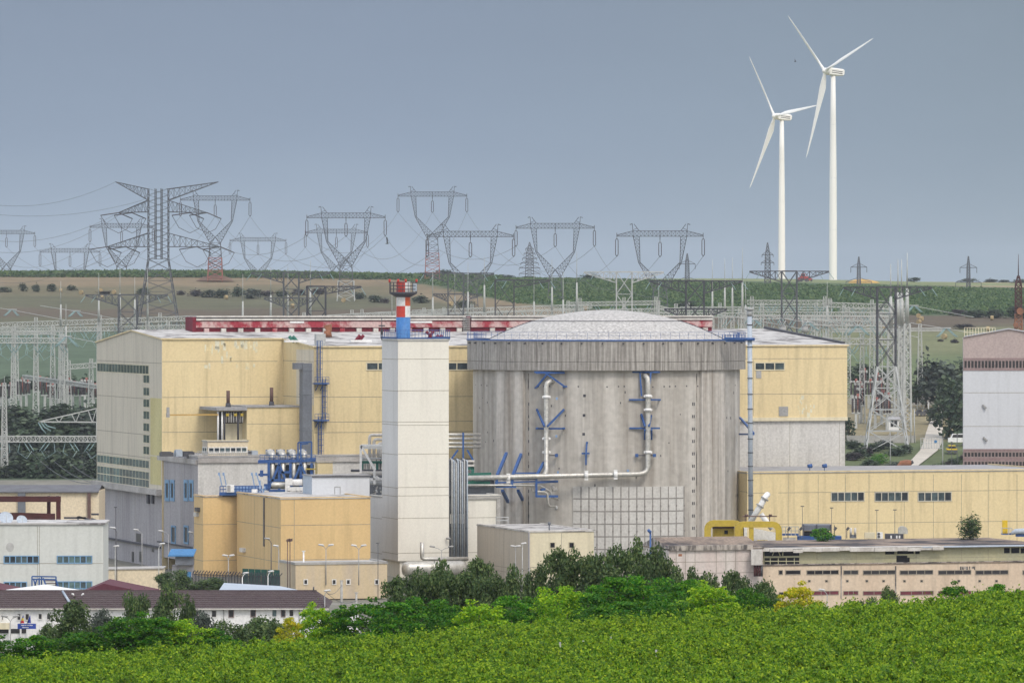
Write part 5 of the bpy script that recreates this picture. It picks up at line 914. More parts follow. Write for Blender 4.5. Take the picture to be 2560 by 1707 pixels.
mb = MB(); mb.tube([P(1055, 1355, 866), P(1055, 1388, 866), P(1056, 1394, 866), P(1060, 1397, 866), P(1170, 1396, 868)], .33, 10); tag(mb.build('bent_pipe', M['silver']), 'silver bent pipe rising on the white tower foot', 'pipe')
mb = MB(); p = TF.pt(1115, 1345, .3); mb.tube([p, p + TF.n * .6 + U * .4], .16, 7); mb.build('floodlight', M['lamp_grey'], tw)
# ---- reactor containment
RC = V(((1516 - CX) * 920 / F, 920, 0)); RR = 333.5 * 920 / F; RG = 348 * 920 / F; ZR0, ZR1 = zat(925, 905), zat(853.5, 905)
cn = thing('reactor_containment', 'round grey concrete reactor containment with shallow dome and streaked ring beam', 'building', tuple(RC))
mb = MB(); mb.lathe(RC, [(RR, -3), (RR, ZR0 + .2)], 96); cyl = mb
mb = MB(); rg_ = [(RR - .1, ZR0), (RG, ZR0), (RG, ZR0 + 1.30), (RG - .08, ZR0 + 1.32), (RG - .08, ZR0 + 1.40), (RG, ZR0 + 1.42), (RG, ZR1), (18, ZR1 + .05)]
for q_ in zip(rg_, rg_[1:]): mb.lathe(RC, q_, 96)
mb.v; mb.build('ring_beam', M['concrete_ring'], cn)
rb = RR * .90; rise = 5.0; Rs = (rb * rb + rise * rise) / (2 * rise); mb = MB(); mb.lathe(RC, [(rb * t, ZR1 + .05 + rise - (Rs - math.sqrt(Rs * Rs - (rb * t) ** 2))) for t in (1, .93, .86, .78, .7, .6, .5, .4, .3, .2, .1, .001)], 96); dm = mb.build('dome', M['dome_gravel'], cn)
mb = MB(); th_ = np.linspace(-2.2, 2.2, 41); q_ = .62; zq_ = ZR1 + .12 + rise - (Rs - math.sqrt(Rs * Rs - (rb * q_) ** 2)); mb.tube([RC + V((rb * q_ * math.sin(t), -rb * q_ * math.cos(t), zq_)) for t in th_], .05, 4)
for t in (-1.45, 1.42): mb.tube([RC + V((rb * f * math.sin(t), -rb * f * math.cos(t), ZR1 + .14 + rise - (Rs - math.sqrt(Rs * Rs - (rb * f) ** 2)))) for f in np.linspace(.62, 1, 8)], .06, 4)
mb.build('lightning_cable', M['dark_steel'], dm)
for a0 in (-45.5, 50.2):
    mb = MB(); mb.lathe(RC, [(RR - .05, 0), (RR - .05, ZR0 - .01), ], 4, 0, R(a0 - 8.4), R(a0 + 8.4)); 
    mb = MB(); mb.lathe(RC, [(RR + .55, 0), (RR + .55, ZR0 - .01)], 8, 0, R(a0 - 7.9), R(a0 + 7.9)); 
    for s in (-1, 1): t = R(a0 + s * 7.9); d = V((math.sin(t), -math.cos(t), 0)); mb.face([RC + d * (RR - .1), RC + d * (RR + .55), RC + d * (RR + .55) + Z * (ZR0 - .01), RC + d * (RR - .1) + Z * (ZR0 - .01)][::s])
    for s in (-.34, .34): mb.lathe(RC, [(RR + .62, 0), (RR + .62, ZR0 - .02)], 1, 0, R(a0 + s * 7.9 - .3), R(a0 + s * 7.9 + .3))
    mb.build('buttress', M['concrete_buttress'], cn)
    for s in (-9.6, 9.6): mb = MB(); mb.lathe(RC, [(RR + .03, 0), (RR + .03, ZR0 - .5)], 1, 0, R(a0 + s - .25), R(a0 + s + .25)); mb.build('construction_joint', M['weathered'], cn)
# block panel over the old construction opening
mb = MB(); pa0, pa1 = R(-15), R(33.2); zp = zat(1216, 899); mb.lathe(RC, [(RR + .16, 0), (RR + .16, zp), (RR - .05, zp)], 28, 0, pa0, pa1, False)
for t in (pa0, pa1): d = V((math.sin(t), -math.cos(t), 0)); mb.face([RC + d * (RR - .1), RC + d * (RR + .16), RC + d * (RR + .16) + Z * zp, RC + d * (RR - .1) + Z * zp])
for x in np.arange(1449, 1700, 19.3): t = math.asin((x - 1516) / 333.5); mb.lathe(RC, [(RR + .19, 0), (RR + .19, zp - .02)], 1, 1, t - .0042, t + .0042)
for i in range(1, 7): z = zp - i * 2.02; mb.lathe(RC, [(RR + .185, z), (RR + .185, z + .19)], 28, 1, pa0 + .002, pa1 - .002)
for x in np.arange(1449, 1700, 19.3):
    for i in range(2, 7): t = math.asin((x - 1516) / 333.5); d = V((math.sin(t), -math.cos(t), 0)); c = RC + d * (RR + .2) + Z * (zp - i * 2.02 + .9); mb.box(c - V((.13, 0, .16)), V((.26, 0, 0)), -d * .06, Z * .32, 1)
mat('block_face', (.55, .54, .52), .9, (.47, .455, .435), .5, 1, fine=.1); mat('block_joint', (.27, .255, .24), .9); mb.build('block_panel', [M['block_face'], M['block_joint']], cn)
# holes and tie marks on the wall
mb = cyl; rr = random.Random(4)
def on_wall(px, z, w, h, out=.03):
    t = math.asin((px - 1516) / 333.5); d = V((math.sin(t), -math.cos(t), 0)); x = V((math.cos(t), math.sin(t), 0)); mb.box(RC + d * RR + Z * z - x * w / 2, x * w, d * out, Z * h, 1)
for y, x in ((992, 1457), (1041, 1456), (1088, 1455)): on_wall(x, zat(y, 899), .42, .42)
for x in range(1190, 1845, 14):
    if not (1245 < x < 1316 or 1738 < x < 1804) and rr.random() < .6: on_wall(x, zat(968 + rr.uniform(-1, 1), 899), .22, .2)
for i in range(46): on_wall(rr.choice((1185 + rr.uniform(0, 55), rr.uniform(1330, 1730), rr.uniform(1808, 1844))), rr.uniform(3, 29), .16, rr.uniform(.15, .5))
for x in (1723, 1727, 1321): [on_wall(x, z, .18, .5) for z in np.arange(2, 28, 2.0)]
cyl.build('cylinder_wall', [M['concrete'], M['dark_steel']], cn)
mb = MB(); mb.lathe(RC, [(RG - .3, ZR1 + .06), (RG + .12, ZR1 + .06), (RG + .12, ZR1 + .33), (RG - .3, ZR1 + .33)], 96); mb.build('gutter', M['blue_steel'], cn)
mb = MB()
for i in range(84): t = i / 84 * 2 * math.pi; d = V((math.sin(t), -math.cos(t), 0)); mb.bar(RC + d * RG + Z * (ZR1 + .4), RC + d * RG + Z * (ZR1 + 1.4), .04)
for h in (1.0, 1.5): mb.tube([RC + V((math.sin(t), -math.cos(t), 0)) * RG + Z * (ZR1 + h) for t in np.linspace(0, 2 * math.pi, 97)], .022, 4, 0, False)
for t0 in (-1.45, 1.22):
    for i in range(14): t = t0 + i * .022; d = V((math.sin(t), -math.cos(t), 0)); mb.bar(RC + d * (RG - 1) + Z * (ZR1 + .1), RC + d * (RG - 1) + Z * (ZR1 + 1.4), .05)
mb.build('railing', M['blue_steel'], cn)
for i in range(19): t = -1.35 + i * .145; mb = MB(); d = V((math.sin(t), -math.cos(t), 0)); c = RC + d * RG + Z * (ZR1 - .25); mb.tube([c, c + d * .35 - Z * .05], .13, 6); mb.build('drain_spout', M['dark_steel'], cn)
# steam pipework on the containment
sp = thing('steam_pipework', 'white spray pipework with blue brackets on the containment wall', 'pipes', tuple(P(1516, 1190, 897)))
def ptube(nm, pts, r, m='silver', n=10):
    mb = MB(); w = [P(*q) for q in pts]; mb.tube(w, r, n)
    for a, b in zip(w, w[1:]):      # lagging seams
        k = int((b - a).length / 1.1); d = (b - a).normalized()
        for i in range(1, k): c = a.lerp(b, i / k); mb.tube([c - d * .03, c + d * .03], r * 1.035, n, 1)
    return mb.build(nm, [M[m], M['galv']], sp)
ptube('header_pipe', [(1160, 1195, 890), (1365, 1190, 896.4), (1500, 1187, 896.9), (1595, 1185, 897.2), (1608, 1183, 897.3), (1616, 1178, 897.5), (1620, 1168, 897.7), (1620, 1060, 897.9), (1620, 955, 897.9), (1619, 946, 898.0), (1614, 940, 898.4), (1606, 938, 899.3)], .42)
ptube('riser_pipe', [(1358, 1190, 896.6), (1364, 1183, 897.0), (1366, 1172, 898.0), (1366, 1060, 898.9), (1366, 966, 898.9), (1368, 958, 899.0), (1374, 953, 899.1), (1388, 953, 900.6)], .40)
for x, y in ((1366, 992), (1366, 1096), (1366, 1130), (1620, 990), (1620, 1024), (1620, 1130), (1271, 1195), (1539, 1186), (1466, 1188)):
    D = 898.9 if x == 1366 else 897.8 if x == 1620 else 896.6 if x > 1300 else 893.5; mb = MB(); c = P(x, y, D)
    if x in (1366, 1620): mb.tube([c - Z * .22, c + Z * .22], .56, 12); mb.abox(c.x - .68, c.y - .15, c.z - .16, c.x + .68, c.y + .15, c.z + .16)
    else: mb.tube([c - V((.3, 0, 0)), c + V((.3, 0, 0))], .55, 12); mb.abox(c.x - .3, c.y - .3, c.z - .75, c.x + .3, c.y + .3, c.z + .75)
    mb.build('pipe_clamp', M['white_paint'], sp)
ptube('drain_pipe', [(1165, 1214, 889.5), (1320, 1213, 896), (1328, 1216, 896.2), (1331, 1226, 896.3), (1338, 1229, 896.4), (1360, 1229, 896.6), (1368, 1233, 896.8), (1370, 1258, 896.8), (1374, 1265, 897), (1392, 1266, 898.5)], .19)
ptube('drain_pipe', [(1160, 1212, 888.8), (1350, 1213, 896.6), (1372, 1226, 897.4), (1378, 1232, 897.6), (1379, 1243, 897.6), (1394, 1248, 899)], .15)
ptube('valve', [(1380, 1213, 898), (1384, 1224, 898.2), (1392, 1222, 898.4)], .32, 'dirty_white'); ptube('valve', [(1390, 1264, 898.3), (1391, 1274, 898.4)], .26, 'galv')
def br_(pts, w=.26, nm='bracket', m='blue_steel'):
    mb = MB(); [mb.bar(P(*a), P(*b), w) for a, b in pts]; return mb.build(nm, M[m], sp)
br_([((1340, 932, 899.6), (1412, 932, 898.9)), ((1368, 935, 899.2), (1342, 967, 900.2)), ((1368, 935, 899.2), (1413, 967, 898.4)), ((1336, 930, 900), (1412, 930, 899.4)), ((1338, 970, 901), (1346, 964, 900)), ((1408, 968, 899.5), (1416, 966, 898.2))])
br_([((1340, 1071, 900.4), (1412, 1071, 898.0)), ((1342, 1023, 901), (1361, 1066, 898)), ((1410, 1023, 899.2), (1368, 1066, 898)), ((1343, 1071, 901.5), (1343, 1070, 899)), ((1409, 1071, 899.6), (1409, 1070, 897.8))], .28)
br_([((1574, 999, 898.2), (1650, 999, 898.4)), ((1574, 999, 899.2), (1575, 999, 898)), ((1648, 999, 900), (1650, 999, 898.2)), ((1610, 930, 898.6), (1646, 930, 898.6)), ((1600, 931, 898.4), (1604, 990, 898)), ((1627, 931, 898.4), (1625, 960, 898)), ((1572, 930, 898.5), (1650, 930, 899))])
br_([((1575, 1070, 898.2), (1650, 1070, 898.4)), ((1603, 1035, 898.6), (1612, 1066, 897.6)), ((1628, 1038, 898.6), (1622, 1066, 897.4)), ((1612, 1074, 897.6), (1612, 1098, 898.6)), ((1629, 1074, 897.6), (1629, 1098, 898.8)), ((1575, 1070, 899), (1576, 1070, 898))], .28)
for x0, y, x1, D in ((1373, 1138, 1395, 899), (1592, 1138, 1614, 898), (1626, 1138, 1640, 898.2)): br_([((x0, y, D), (x1, y, D))], .16, 'strut', 'dark_steel'); br_([((x1 - 4 if x1 < 1600 or x1 > 1630 else x0, y - 4, D), (x1 - 4 if x1 < 1600 or x1 > 1630 else x0, y + 4, D))], .5, 'strut', 'blue_steel')
for x0, x1 in ((1240, 1266), (1279, 1304)): br_([((x0, 1216, 892.5 if x0 < 1260 else 893.8), (x0 + 3, 1188, 892.6 if x0 < 1260 else 894)), ((x0 + 3, 1188, 892.6 if x0 < 1260 else 894), (x1, 1133, 903)), ((x0 + 16, 1226, 896), (x0 + 30, 1254, 904))], .44)
br_([((1240, 1217, 892.4), (1290, 1217, 894)), ((1242, 1206, 892.6), (1340, 1203, 896)), ((1284, 1182, 894.5), (1340, 1182, 897)), ((1258, 1198, 893), (1340, 1197, 896.4))], .22)
br_([((1341, 1242, 895.8), (1341, 1190, 895.8)), ((1341, 1190, 895.8), (1360, 1155, 899)), ((1341, 1240, 896), (1394, 1240, 898)), ((1341, 1205, 896), (1394, 1203, 898)), ((1352, 1224, 896.5), (1362, 1222, 897))], .36)
br_([((1467, 1108, 898), (1465, 1136, 897.6)), ((1465, 1136, 897.6), (1465, 1162, 897.8)), ((1454, 1133, 897.9), (1474, 1133, 897.9)), ((1465, 1106, 898), (1470, 1106, 898))], .28); br_([((1465, 1160, 897.6), (1465, 1198, 897))], .09, 'hanger_rod', 'dark_steel')
for x, y in ((1392, 996), (1391, 1090), (1395, 1180), (1570, 1176)): br_([((x, y - 3, 898.9 if x < 1500 else 898), (x, y + 3, 898.9 if x < 1500 else 898))], .3, 'wall_plate', 'pale_blue')
# ---- vent pipe right of the containment
vp = thing('vent_pipe', 'tall blue grey vent pipe standing at the right side of the containment', 'pipe', tuple(P(1876, 1290, 903))); D = 903
mb = MB(); mb.tube([P(1877, 1300, D), P(1874, 775, D)], .38, 14); mb.build('shaft', M['vent_blue_grey'], vp)
mb = MB(); mb.tube([P(1874, 790, D), P(1874, 776, D)], .46, 14); mb.tube([P(1874, 773, D), P(1874, 770, D)], [.85, .7], 14); mb.tube([P(1874, 776, D), P(1874, 773, D)], [.5, .85], 14); mb.build('cap', M['galv'], vp)
for y in (812, 867, 905, 945, 985, 1022, 1057, 1097, 1131, 1165, 1200, 1238, 1274): mb = MB(); c = P(1874 + (y - 775) * .0057, y, D); mb.tube([c - Z * .07, c + Z * .07], .46, 14); mb.build('flange', M['dark_steel'], vp)
mb = MB(); mb.bar(P(1849, 1085, 914), P(1884, 1085, D), .3); mb.bar(P(1850, 1044, 914), P(1884, 1083, D), .3); mb.build('bracket', M['blue_steel'], vp)
mb = MB(); mb.bar(P(1812, 846, 905), P(1886, 848, D - .4), .4); mb.bar(P(1815, 850, 905), P(1862, 851, 904), .5); c = P(1874, 848, D); mb.tube([c - Z * .25, c + Z * .25], .8, 12)
for i in range(9): q = P(1806 + i * 7, 850, 905); mb.bar(q, q + Z * .9, .12)
mb.build('top_bracket', M['blue_steel'], vp)
# ---- low yellow hall on the right
lh = thing('low_hall', 'long low yellow hall right of the containment with three window bands', 'building', tuple(P(2200, 1420, 915)))
LF, LL, _, _, zl = block(lh, 1850, 1868, 2640, 911, 1183, 0, 30, 'yellow_cladding', 'yellow_cladding', 'roof_grey', (1228.5, 1306), (1229,), (1970, 2045, 2113, 2172, 2260, 2333, 2403, 2470, 2542), (), None, .3)
for x0, x1 in ((2077, 2161), (2186, 2271), (2294, 2379)): LF.window(lh, x0, 1229, x1, 1253, 5, M['grey_frame'], M['glass'], .14)
mb = MB(); LF.slab(mb, 1925, 1222, 1945, 1254, .03); mb.build('hatch', M['yellow_cladding'], lh)
for px in (2056, 2093): mb = MB(); p = LF.pt(px, 1170, -6); p.z = zl + .1; mb.tube([p, p + Z * .8], .06, 5); mb.tube([p + Z * .8 - U * .35, p + Z * .85 + U * .35], [.28, .36], 8); tag(mb.build('roof_floodlight', M['blue_steel']), 'blue floodlight on the low hall roof edge, ' + ('left of the two' if px == 2056 else 'right of the two'), 'floodlight', 'roof floodlights')
# ---- mauve and white hall at the right edge
mh = thing('mauve_hall', 'mauve topped white hall with ribbon windows at the right picture edge', 'building', tuple(P(2480, 1420, 968)))
MH = Wall(2408, 968, V((1, .04, 0))); mn = -MH.n; zz = lambda y: zat(y, 968)
a, b = MH.xy(2408), MH.xy(2640); pk = MH.xy(2522); dpt = V((.088, 1, 0)) * 40; h0, h1 = zz(843), zz(823)
def mface(y0, y1, m_, nm):
    mb = MB(); o = V((a.x, a.y, zz(y1))); mb.box(o, b - a, mn * .5, Z * (zz(y0) - zz(y1))); return mb.build(nm, M[m_], mh)
mb = MB(); za = zz(899); mb.face([V((a.x, a.y, za)), V((b.x, b.y, za)), V((b.x, b.y, h0)), V((pk.x, pk.y, h1)), V((a.x, a.y, h0))]); mb.build('gable_wall', M['mauve'], mh)
mb = MB(); mb.box(V((a.x, a.y, zz(1128))), b - a, mn * .6, Z * (zz(924) - zz(1128))); MH.joints(mb, (982, 1066), 2408, 2600); mb.build('wall', [M['hall_white'], M['joint']], mh)
mb = MB(); mb.box(V((a.x, a.y, 0)) + mn * .61, V((.5, 0, 0)), dpt, Z * (h0 - .1)); mb.build('side_wall', M['hall_white'], mh)
mb = MB(); mb.box(V((a.x, a.y, 0)) + mn * .15, b - a, mn * .45, Z * (zz(1128) - .02)); mb.build('lower_wall', M['mauve'], mh)
mb = MB(); [mb.box(V((a.x, a.y, zz(y1))) + MH.n * .1, b - a, mn * .3, Z * (zz(y0) - zz(y1))) for y0, y1 in ((895, 899), (922.5, 926), (1122, 1128), (1144, 1151))]; mb.build('sill_band', M['mauve_trim'], mh)
MH.window(mh, 2408, 899, 2600, 922.5, 22, M['mauve_frame'], M['dark_glass'], .2); MH.window(mh, 2408, 1128, 2600, 1144, 22, M['mauve_frame'], M['dark_glass'], .2); MH.window(mh, 2408, 1151, 2600, 1177, 22, M['mauve_frame'], M['dark_glass'], .2)
mb = MB(); e_ = MH.n * .3; P4 = lambda p, z: V((p.x, p.y, z))
mb.face([P4(a + e_, h0), P4(pk + e_, h1), P4(pk + dpt, h1), P4(a + dpt, h0)]); mb.face([P4(pk + e_, h1), P4(b + e_, h0), P4(b + dpt, h0), P4(pk + dpt, h1)]); mb.build('roof', M['roof_grey'], mh)
mb = MB()
for i in range(12): q = P(2411 + i * 7, 842, 975); mb.bar(q, q + Z * 1.6 , .09)
for h in (.8, 1.6): mb.bar(P(2411, 842, 975) + Z * h, P(2488, 842, 975) + Z * h, .08)
mb.build('roof_railing', M['pale_cladding'], mh)
for (x, y) in ((2462, 1016), (2464, 1097)): mb = MB(); p = MH.pt(x, y, .1); mb.bar(p + V((-.4, 0, .3)), p + V((.2, -.3, -.3)), .3); mb.build('wall_lamp', M['lamp_grey'], mh)
# ---- ventilation platform: blue rack with four silver bends
rk = thing('pipe_rack', 'blue steel rack carrying four silver bent ducts beside the slate duct', 'pipe rack', tuple(P(720, 1240, 893))); D = 893
def rbar(pts, w, nm, m='blue_steel', par=None, dd=D):
    mb = MB(); [mb.bar(P(a[0], a[1], dd + (a[2] if len(a) > 2 else 0)), P(b[0], b[1], dd + (b[2] if len(b) > 2 else 0)), w) for a, b in pts]; return mb.build(nm, M[m], par or rk)
mb = MB(); a = P(645, 1158, D); b = P(788, 1154, D); mb.box(a, b - a, V((0, 4, 0)), Z * .5); mb.build('deck', M['blue_steel'], rk)
rbar([((650 + i * 11.5, 1154), (650 + i * 11.5, 1137)) for i in range(13)] + [((650, 1137), (788, 1136)), ((650, 1145), (788, 1144))], .08, 'railing')
for x in (672, 698, 726, 752, 779): rbar([((x, 1157, .2), (x, 1226, .2))], .42, 'leg'); rbar([((x, 1157, 3.6), (x, 1226, 3.6))], .36, 'leg')
rbar([((672, 1222), (698, 1160)), ((698, 1160), (724, 1222)), ((726, 1222), (752, 1160)), ((752, 1160), (779, 1222)), ((672, 1200), (752, 1200)), ((672, 1226), (725, 1226)), ((700, 1180), (726, 1180)), ((646, 1186), (672, 1186)), ((752, 1190), (779, 1190))], .36, 'bracing')
rbar([((650, 1183), (658, 1183)), ((660, 1217), (670, 1217))], 1.0, 'junction_box')
for x in (664, 690, 717, 744):
    mb = MB(); q = P(x, 1139, D + 3.2); mb.box(q, V((1.35, 0, 0)), V((0, 1.2, 0)), Z * .95); mb.build('inlet_box', M['blue_steel'], rk)
    mb = MB(); mb.tube([P(x + 8, 1132, D + 3), P(x + 12, 1131, D + 1.8), P(x + 15, 1133, D + .9), P(x + 17, 1140, D + .5), P(x + 17.5, 1152, D + .5)], [.58, .58, .58, .55, .5], 12); mb.tube([P(x + 17.5, 1152, D + .5), P(x + 17.5, 1190, D + .5), P(x + 18, 1200, D + .5)], [.42, .36, .3], 10); mb.build('bent_duct', M['silver'], rk)
rbar([((745, 1106), (745, 1154)), ((779, 1104), (779, 1154)), ((745, 1106), (779, 1104)), ((753, 1110, .1), (771, 1108, .1)), ((752, 1106), (752, 1235))], .22, 'hoist_frame')
mb = MB(); q = P(674, 1222, D + 4.2); mb.box(q, P(785, 1222, D + 4.2) - q, V((0, .3, 0)), Z * 3.9); mb.build('back_screen', M['duct_slate'], rk)
rbar([((765, 1172, -.1), (790, 1172, -.1)), ((790, 1155, -.1), (790, 1186, -.1))], .2, 'handrail', 'machine_yellow')
tk2 = thing('silver_vessel', 'horizontal silver vessel under the blue pipe rack', 'vessel', tuple(P(697, 1226, 889))); mb = MB(); a, b = P(678, 1212, 889), P(716, 1213, 889); d = (b - a).normalized(); mb.tube([a, a + d * .2, a + d * .5, b], [.2, .45, .5, .5], 14); mb.build('shell', M['silver'], tk2); mb = MB(); q = P(690, 1243, 889); mb.box(q, V((1.7, 0, 0)), V((0, 1, 0)), Z * .9); mb.build('plinth', M['green_paint'], tk2)
wm = thing('white_skid', 'white painted pipe skid between the silver vessel and white cabin', 'machine', tuple(P(734, 1243, 886))); D = 886
mb = MB(); q = P(713, 1212, D); mb.box(q, P(730, 1212, D) - q, V((0, 2, 0)), Z * 1.0); q = P(719, 1226, D - .3); mb.box(q, P(757, 1226, D) - P(719, 1226, D), V((0, 2, 0)), Z * .55); q = P(713, 1243, D); mb.box(q, V((.7, 0, 0)), V((0, 1.8, 0)), Z * 2); mb.build('frame', M['white_paint'], wm)
mb = MB(); mb.tube([P(722, 1206, D + .8), P(756, 1205, D + .8)], .5, 12); mb.build('drum', M['white_paint'], wm); rbar([((728, 1242, 0), (742, 1226, 0)), ((742, 1226, 0), (746, 1242, 0)), ((750, 1226, 0), (755, 1242, 0))], .25, 'strut', 'white_paint', wm, D)
mb = MB(); q = P(716, 1244, D + .5); mb.box(q, P(752, 1244, D) - P(716, 1244, D), V((0, 1.2, 0)), Z * .9); mb.build('plinth', M['green_paint'], wm)
# blue skip lift with cabinet
bl = thing('cradle_platform', 'blue railed platform with a white cooling cabinet on the ochre roof edge', 'platform', tuple(P(600, 1240, 872))); D = 872
mb = MB(); a = P(548, 1238, D); b = P(655, 1236, D); mb.box(a, b - a, V((0, 2.4, 0)), Z * .45); mb.build('deck', M['blue_steel'], bl); mb = MB(); a = P(556, 1241, D + .4); mb.box(a, P(640, 1241, D) - P(556, 1241, D), V((0, 1.6, 0)), Z * .2); mb.build('underframe', M['dark_steel'], bl)
rbar([((550 + i * 8, 1231), (550 + i * 8, 1215)) for i in range(14)] + [((550, 1215), (654, 1214)), ((550, 1223), (654, 1222))], .13, 'railing', 'blue_steel', bl, D)
mb = MB(); q = P(586, 1230, D + 1); mb.box(q, P(646, 1229, D + 1) - q, V((0, .2, 0)), Z * .85); mb.build('side_sheet', M['pale_blue'], bl)
cb = MB(); q = P(566, 1230, D - .3); cb.box(q, P(585, 1230, D) - P(566, 1230, D), V((0, 1.2, 0)), Z * 1.15); c_ = cb.build('cabinet', M['white_paint'], bl); g = MB(); q = P(568, 1228, D - .36); g.box(q, P(576, 1228, D) - P(568, 1228, D), V((0, .05, 0)), Z * .95); g.build('grille', M['lamp_grey'], c_)
mb = MB(); q = P(629, 1231, D - .2); mb.box(q, V((.9, 0, 0)), V((0, .8, 0)), Z * .55); mb.build('cabinet', M['white_paint'], bl)
for x, dx in ((548, 7), (559, 7), (630, 6), (641, 9)): rbar([((x + dx, 1214), (x, 1182))], .16, 'jib_arm', 'pale_blue', bl, D); rbar([((x, 1188), (x - .6, 1181))], .3, 'jib_arm', 'pale_blue', bl, D)
rbar([((650, 1240), (650, 1200)), ((655, 1245), (662, 1215)), ((645, 1262), (646, 1240)), ((661, 1262), (660, 1235)), ((648, 1225), (664, 1222)), ((652, 1240), (652, 1262))], .22, 'mast', 'pale_blue', bl, D)
# white cabin on the ochre roof
wc = thing('white_cabin', 'pale blue white metal cabin with a small door on the ochre roof', 'cabin', tuple(P(850, 1243, 864)))
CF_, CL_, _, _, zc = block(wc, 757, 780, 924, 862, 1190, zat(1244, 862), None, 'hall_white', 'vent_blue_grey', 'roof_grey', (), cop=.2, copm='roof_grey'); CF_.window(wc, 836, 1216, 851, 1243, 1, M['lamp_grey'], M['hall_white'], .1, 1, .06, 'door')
mb = MB(); CF_.slab(mb, 780, 1189, 924, 1192, .2); mb.build('eave', M['dark_steel'], wc)
yb = thing('yellow_box', 'small yellow roof cabin right of the slate duct foot', 'cabin', tuple(P(815, 1185, 890))); block(yb, 790, 794, 832, 892, 1156, zat(1192, 892), None, 'yellow_cladding', None, 'roof_grey', (), cop=.15)
# white A-frame, looped pipes and pipe tangle left of the tower
af = thing('steel_gallows', 'white steel gallows frame left of the white tower', 'steel frame', tuple(P(905, 1180, 884)))
rbar([((902, 1112), (902, 1180)), ((903, 1114), (956, 1114)), ((903, 1115), (938, 1175)), ((936, 1175), (936, 1210)), ((940, 1190), (950, 1198)), ((936, 1195), (928, 1200))], .36, 'frame', 'white_paint', af, 884); rbar([((903, 1116), (958, 1116))], .7, 'frame', 'white_paint', af, 884.3)
lp = thing('looped_pipes', 'cream insulated pipes bending down and running behind the white tower to the containment', 'pipes', tuple(P(930, 1150, 888)))
for x, y, y1 in ((924, 1087, 1118), (935, 1098, 1118), (946, 1108, 1118), (952, 1119, 1120)):
    mb = MB(); mb.tube([P(x, 1146, 890), P(x, y + 7, 890), P(x + 1, y + 3, 890), P(x + 4, y + .5, 890), P(x + 8, y, 890), P(1000, y, 890)], .26, 10); mb.build('pipe', M['dirty_white'], lp)
for y in (1086, 1096, 1107, 1117): mb = MB(); mb.tube([P(1100, y, 893), P(1200, y, 899)], .24, 10); mb.build('pipe', M['silver'], lp)
rbar([((1158, 1081, 0), (1158, 1165, 0)), ((1145, 1124, .2), (1128, 1148, .2)), ((1168, 1124, .2), (1184, 1152, .2))], .3, 'post', 'blue_steel', lp, 894)
tg = thing('pipe_manifold', 'green framed manifold of dark and white pipes left of the white tower', 'pipes', tuple(P(935, 1200, 886))); rr = random.Random(12)
rbar([((905, 1155), (956, 1155)), ((905, 1155), (905, 1178)), ((943, 1155), (943, 1178))], .4, 'frame', 'green_paint', tg, 886)
for i in range(9): x = 908 + i * 5.4; rbar([((x, 1143), (x + rr.uniform(-1, 1), 1178))], rr.uniform(.14, .32), 'pipe', rr.choice(['dark_steel', 'dirty_white', 'galv']), tg, 886.5 + rr.random())
for y, r_, m_, x in ((1182, .38, 'dirty_white', 904), (1199, .30, 'white_paint', 925), (1207, .34, 'galv', 925), (1176, .2, 'dark_steel', 877), (1146, .14, 'galv', 905)): mb = MB(); mb.tube([P(x, y, 885), P(957, y, 885)], r_, 10); mb.build('pipe', M[m_], tg)
mb = MB(); q = P(924, 1240, 889); mb.box(q, P(957, 1240, 889) - q, V((0, .4, 0)), Z * 4.2); mb.build('back_screen', M['duct_slate'], tg)
for i in range(10): x = 930 + rr.uniform(0, 24); y = 1212 + rr.uniform(0, 26); rbar([((x, y), (x + rr.uniform(-4, 6), y + rr.uniform(-9, 9)))], .25, 'pipe', rr.choice(['white_paint', 'galv', 'dirty_white']), tg, 885.5)
gm = thing('green_gallery', 'dark green pipe gallery between pipe bundle and containment', 'pipe gallery', tuple(P(1190, 1220, 897)))
mb = MB(); q = P(1166, 1244, 893); mb.box(q, P(1236, 1244, 893) - q, V((0, .4, 0)), Z * 3.0); mb.build('back_screen', M['duct_slate'], gm); rbar([((1166, 1170), (1186, 1170)), ((1182, 1168), (1182, 1215)), ((1166, 1206), (1225, 1206)), ((1166, 1186), (1228, 1184))], .45, 'frame', 'green_paint', gm, 892.3)
for y in (1152, 1163): rbar([((1166, y), (1186, y))], .3, 'frame', 'dirty_white', gm, 892)
# ---- buff building left of the trees, centre buff building
bf = thing('buff_outbuilding', 'low stained buff outbuilding with four small windows before the ochre block', 'building', tuple(P(740, 1500, 805)))
FF, FL, _, _, _ = block(bf, 699, 739, 968, 805, 1411, 0, None, 'buff', 'buff', 'cement_wall', (), cop=.3, copm='cement_wall')
for x in (764, 835, 870.5, 941.5): FF.window(bf, x - 5.5, 1447, x + 5.5, 1461, 1, M['white_frame'], M['dark_glass'], .12)
mb = MB(); FF.slab(mb, 739, 1499, 968, 1502, .1); mb.build('plinth_band', M['cement_wall'], bf)
mf_ = thing('cream_building', 'cream building, shade coloured into its left side, with two dark windows before the containment', 'building', tuple(P(1400, 1450, 850)))
CFF, CFL, _, _, _ = block(mf_, 1193, 1323, 1485, 846, 1330, 0, None, 'pale_cladding', 'cladding_shade_side', 'roof_felt', (1417,), (1417, 1428), (1403,), (1259,), None, .25, 'dirty_white')
for x in (1381, 1428.5): CFF.window(mf_, x - 7.5, 1354, x + 7.5, 1370, 1, M['cream_frame'], M['dark_hole'], .12)
mb = MB(); CFL.slab(mb, 1322, 1330, 1324.5, 1440, .1); mb.build('downpipe', M['dark_render'], mf_)
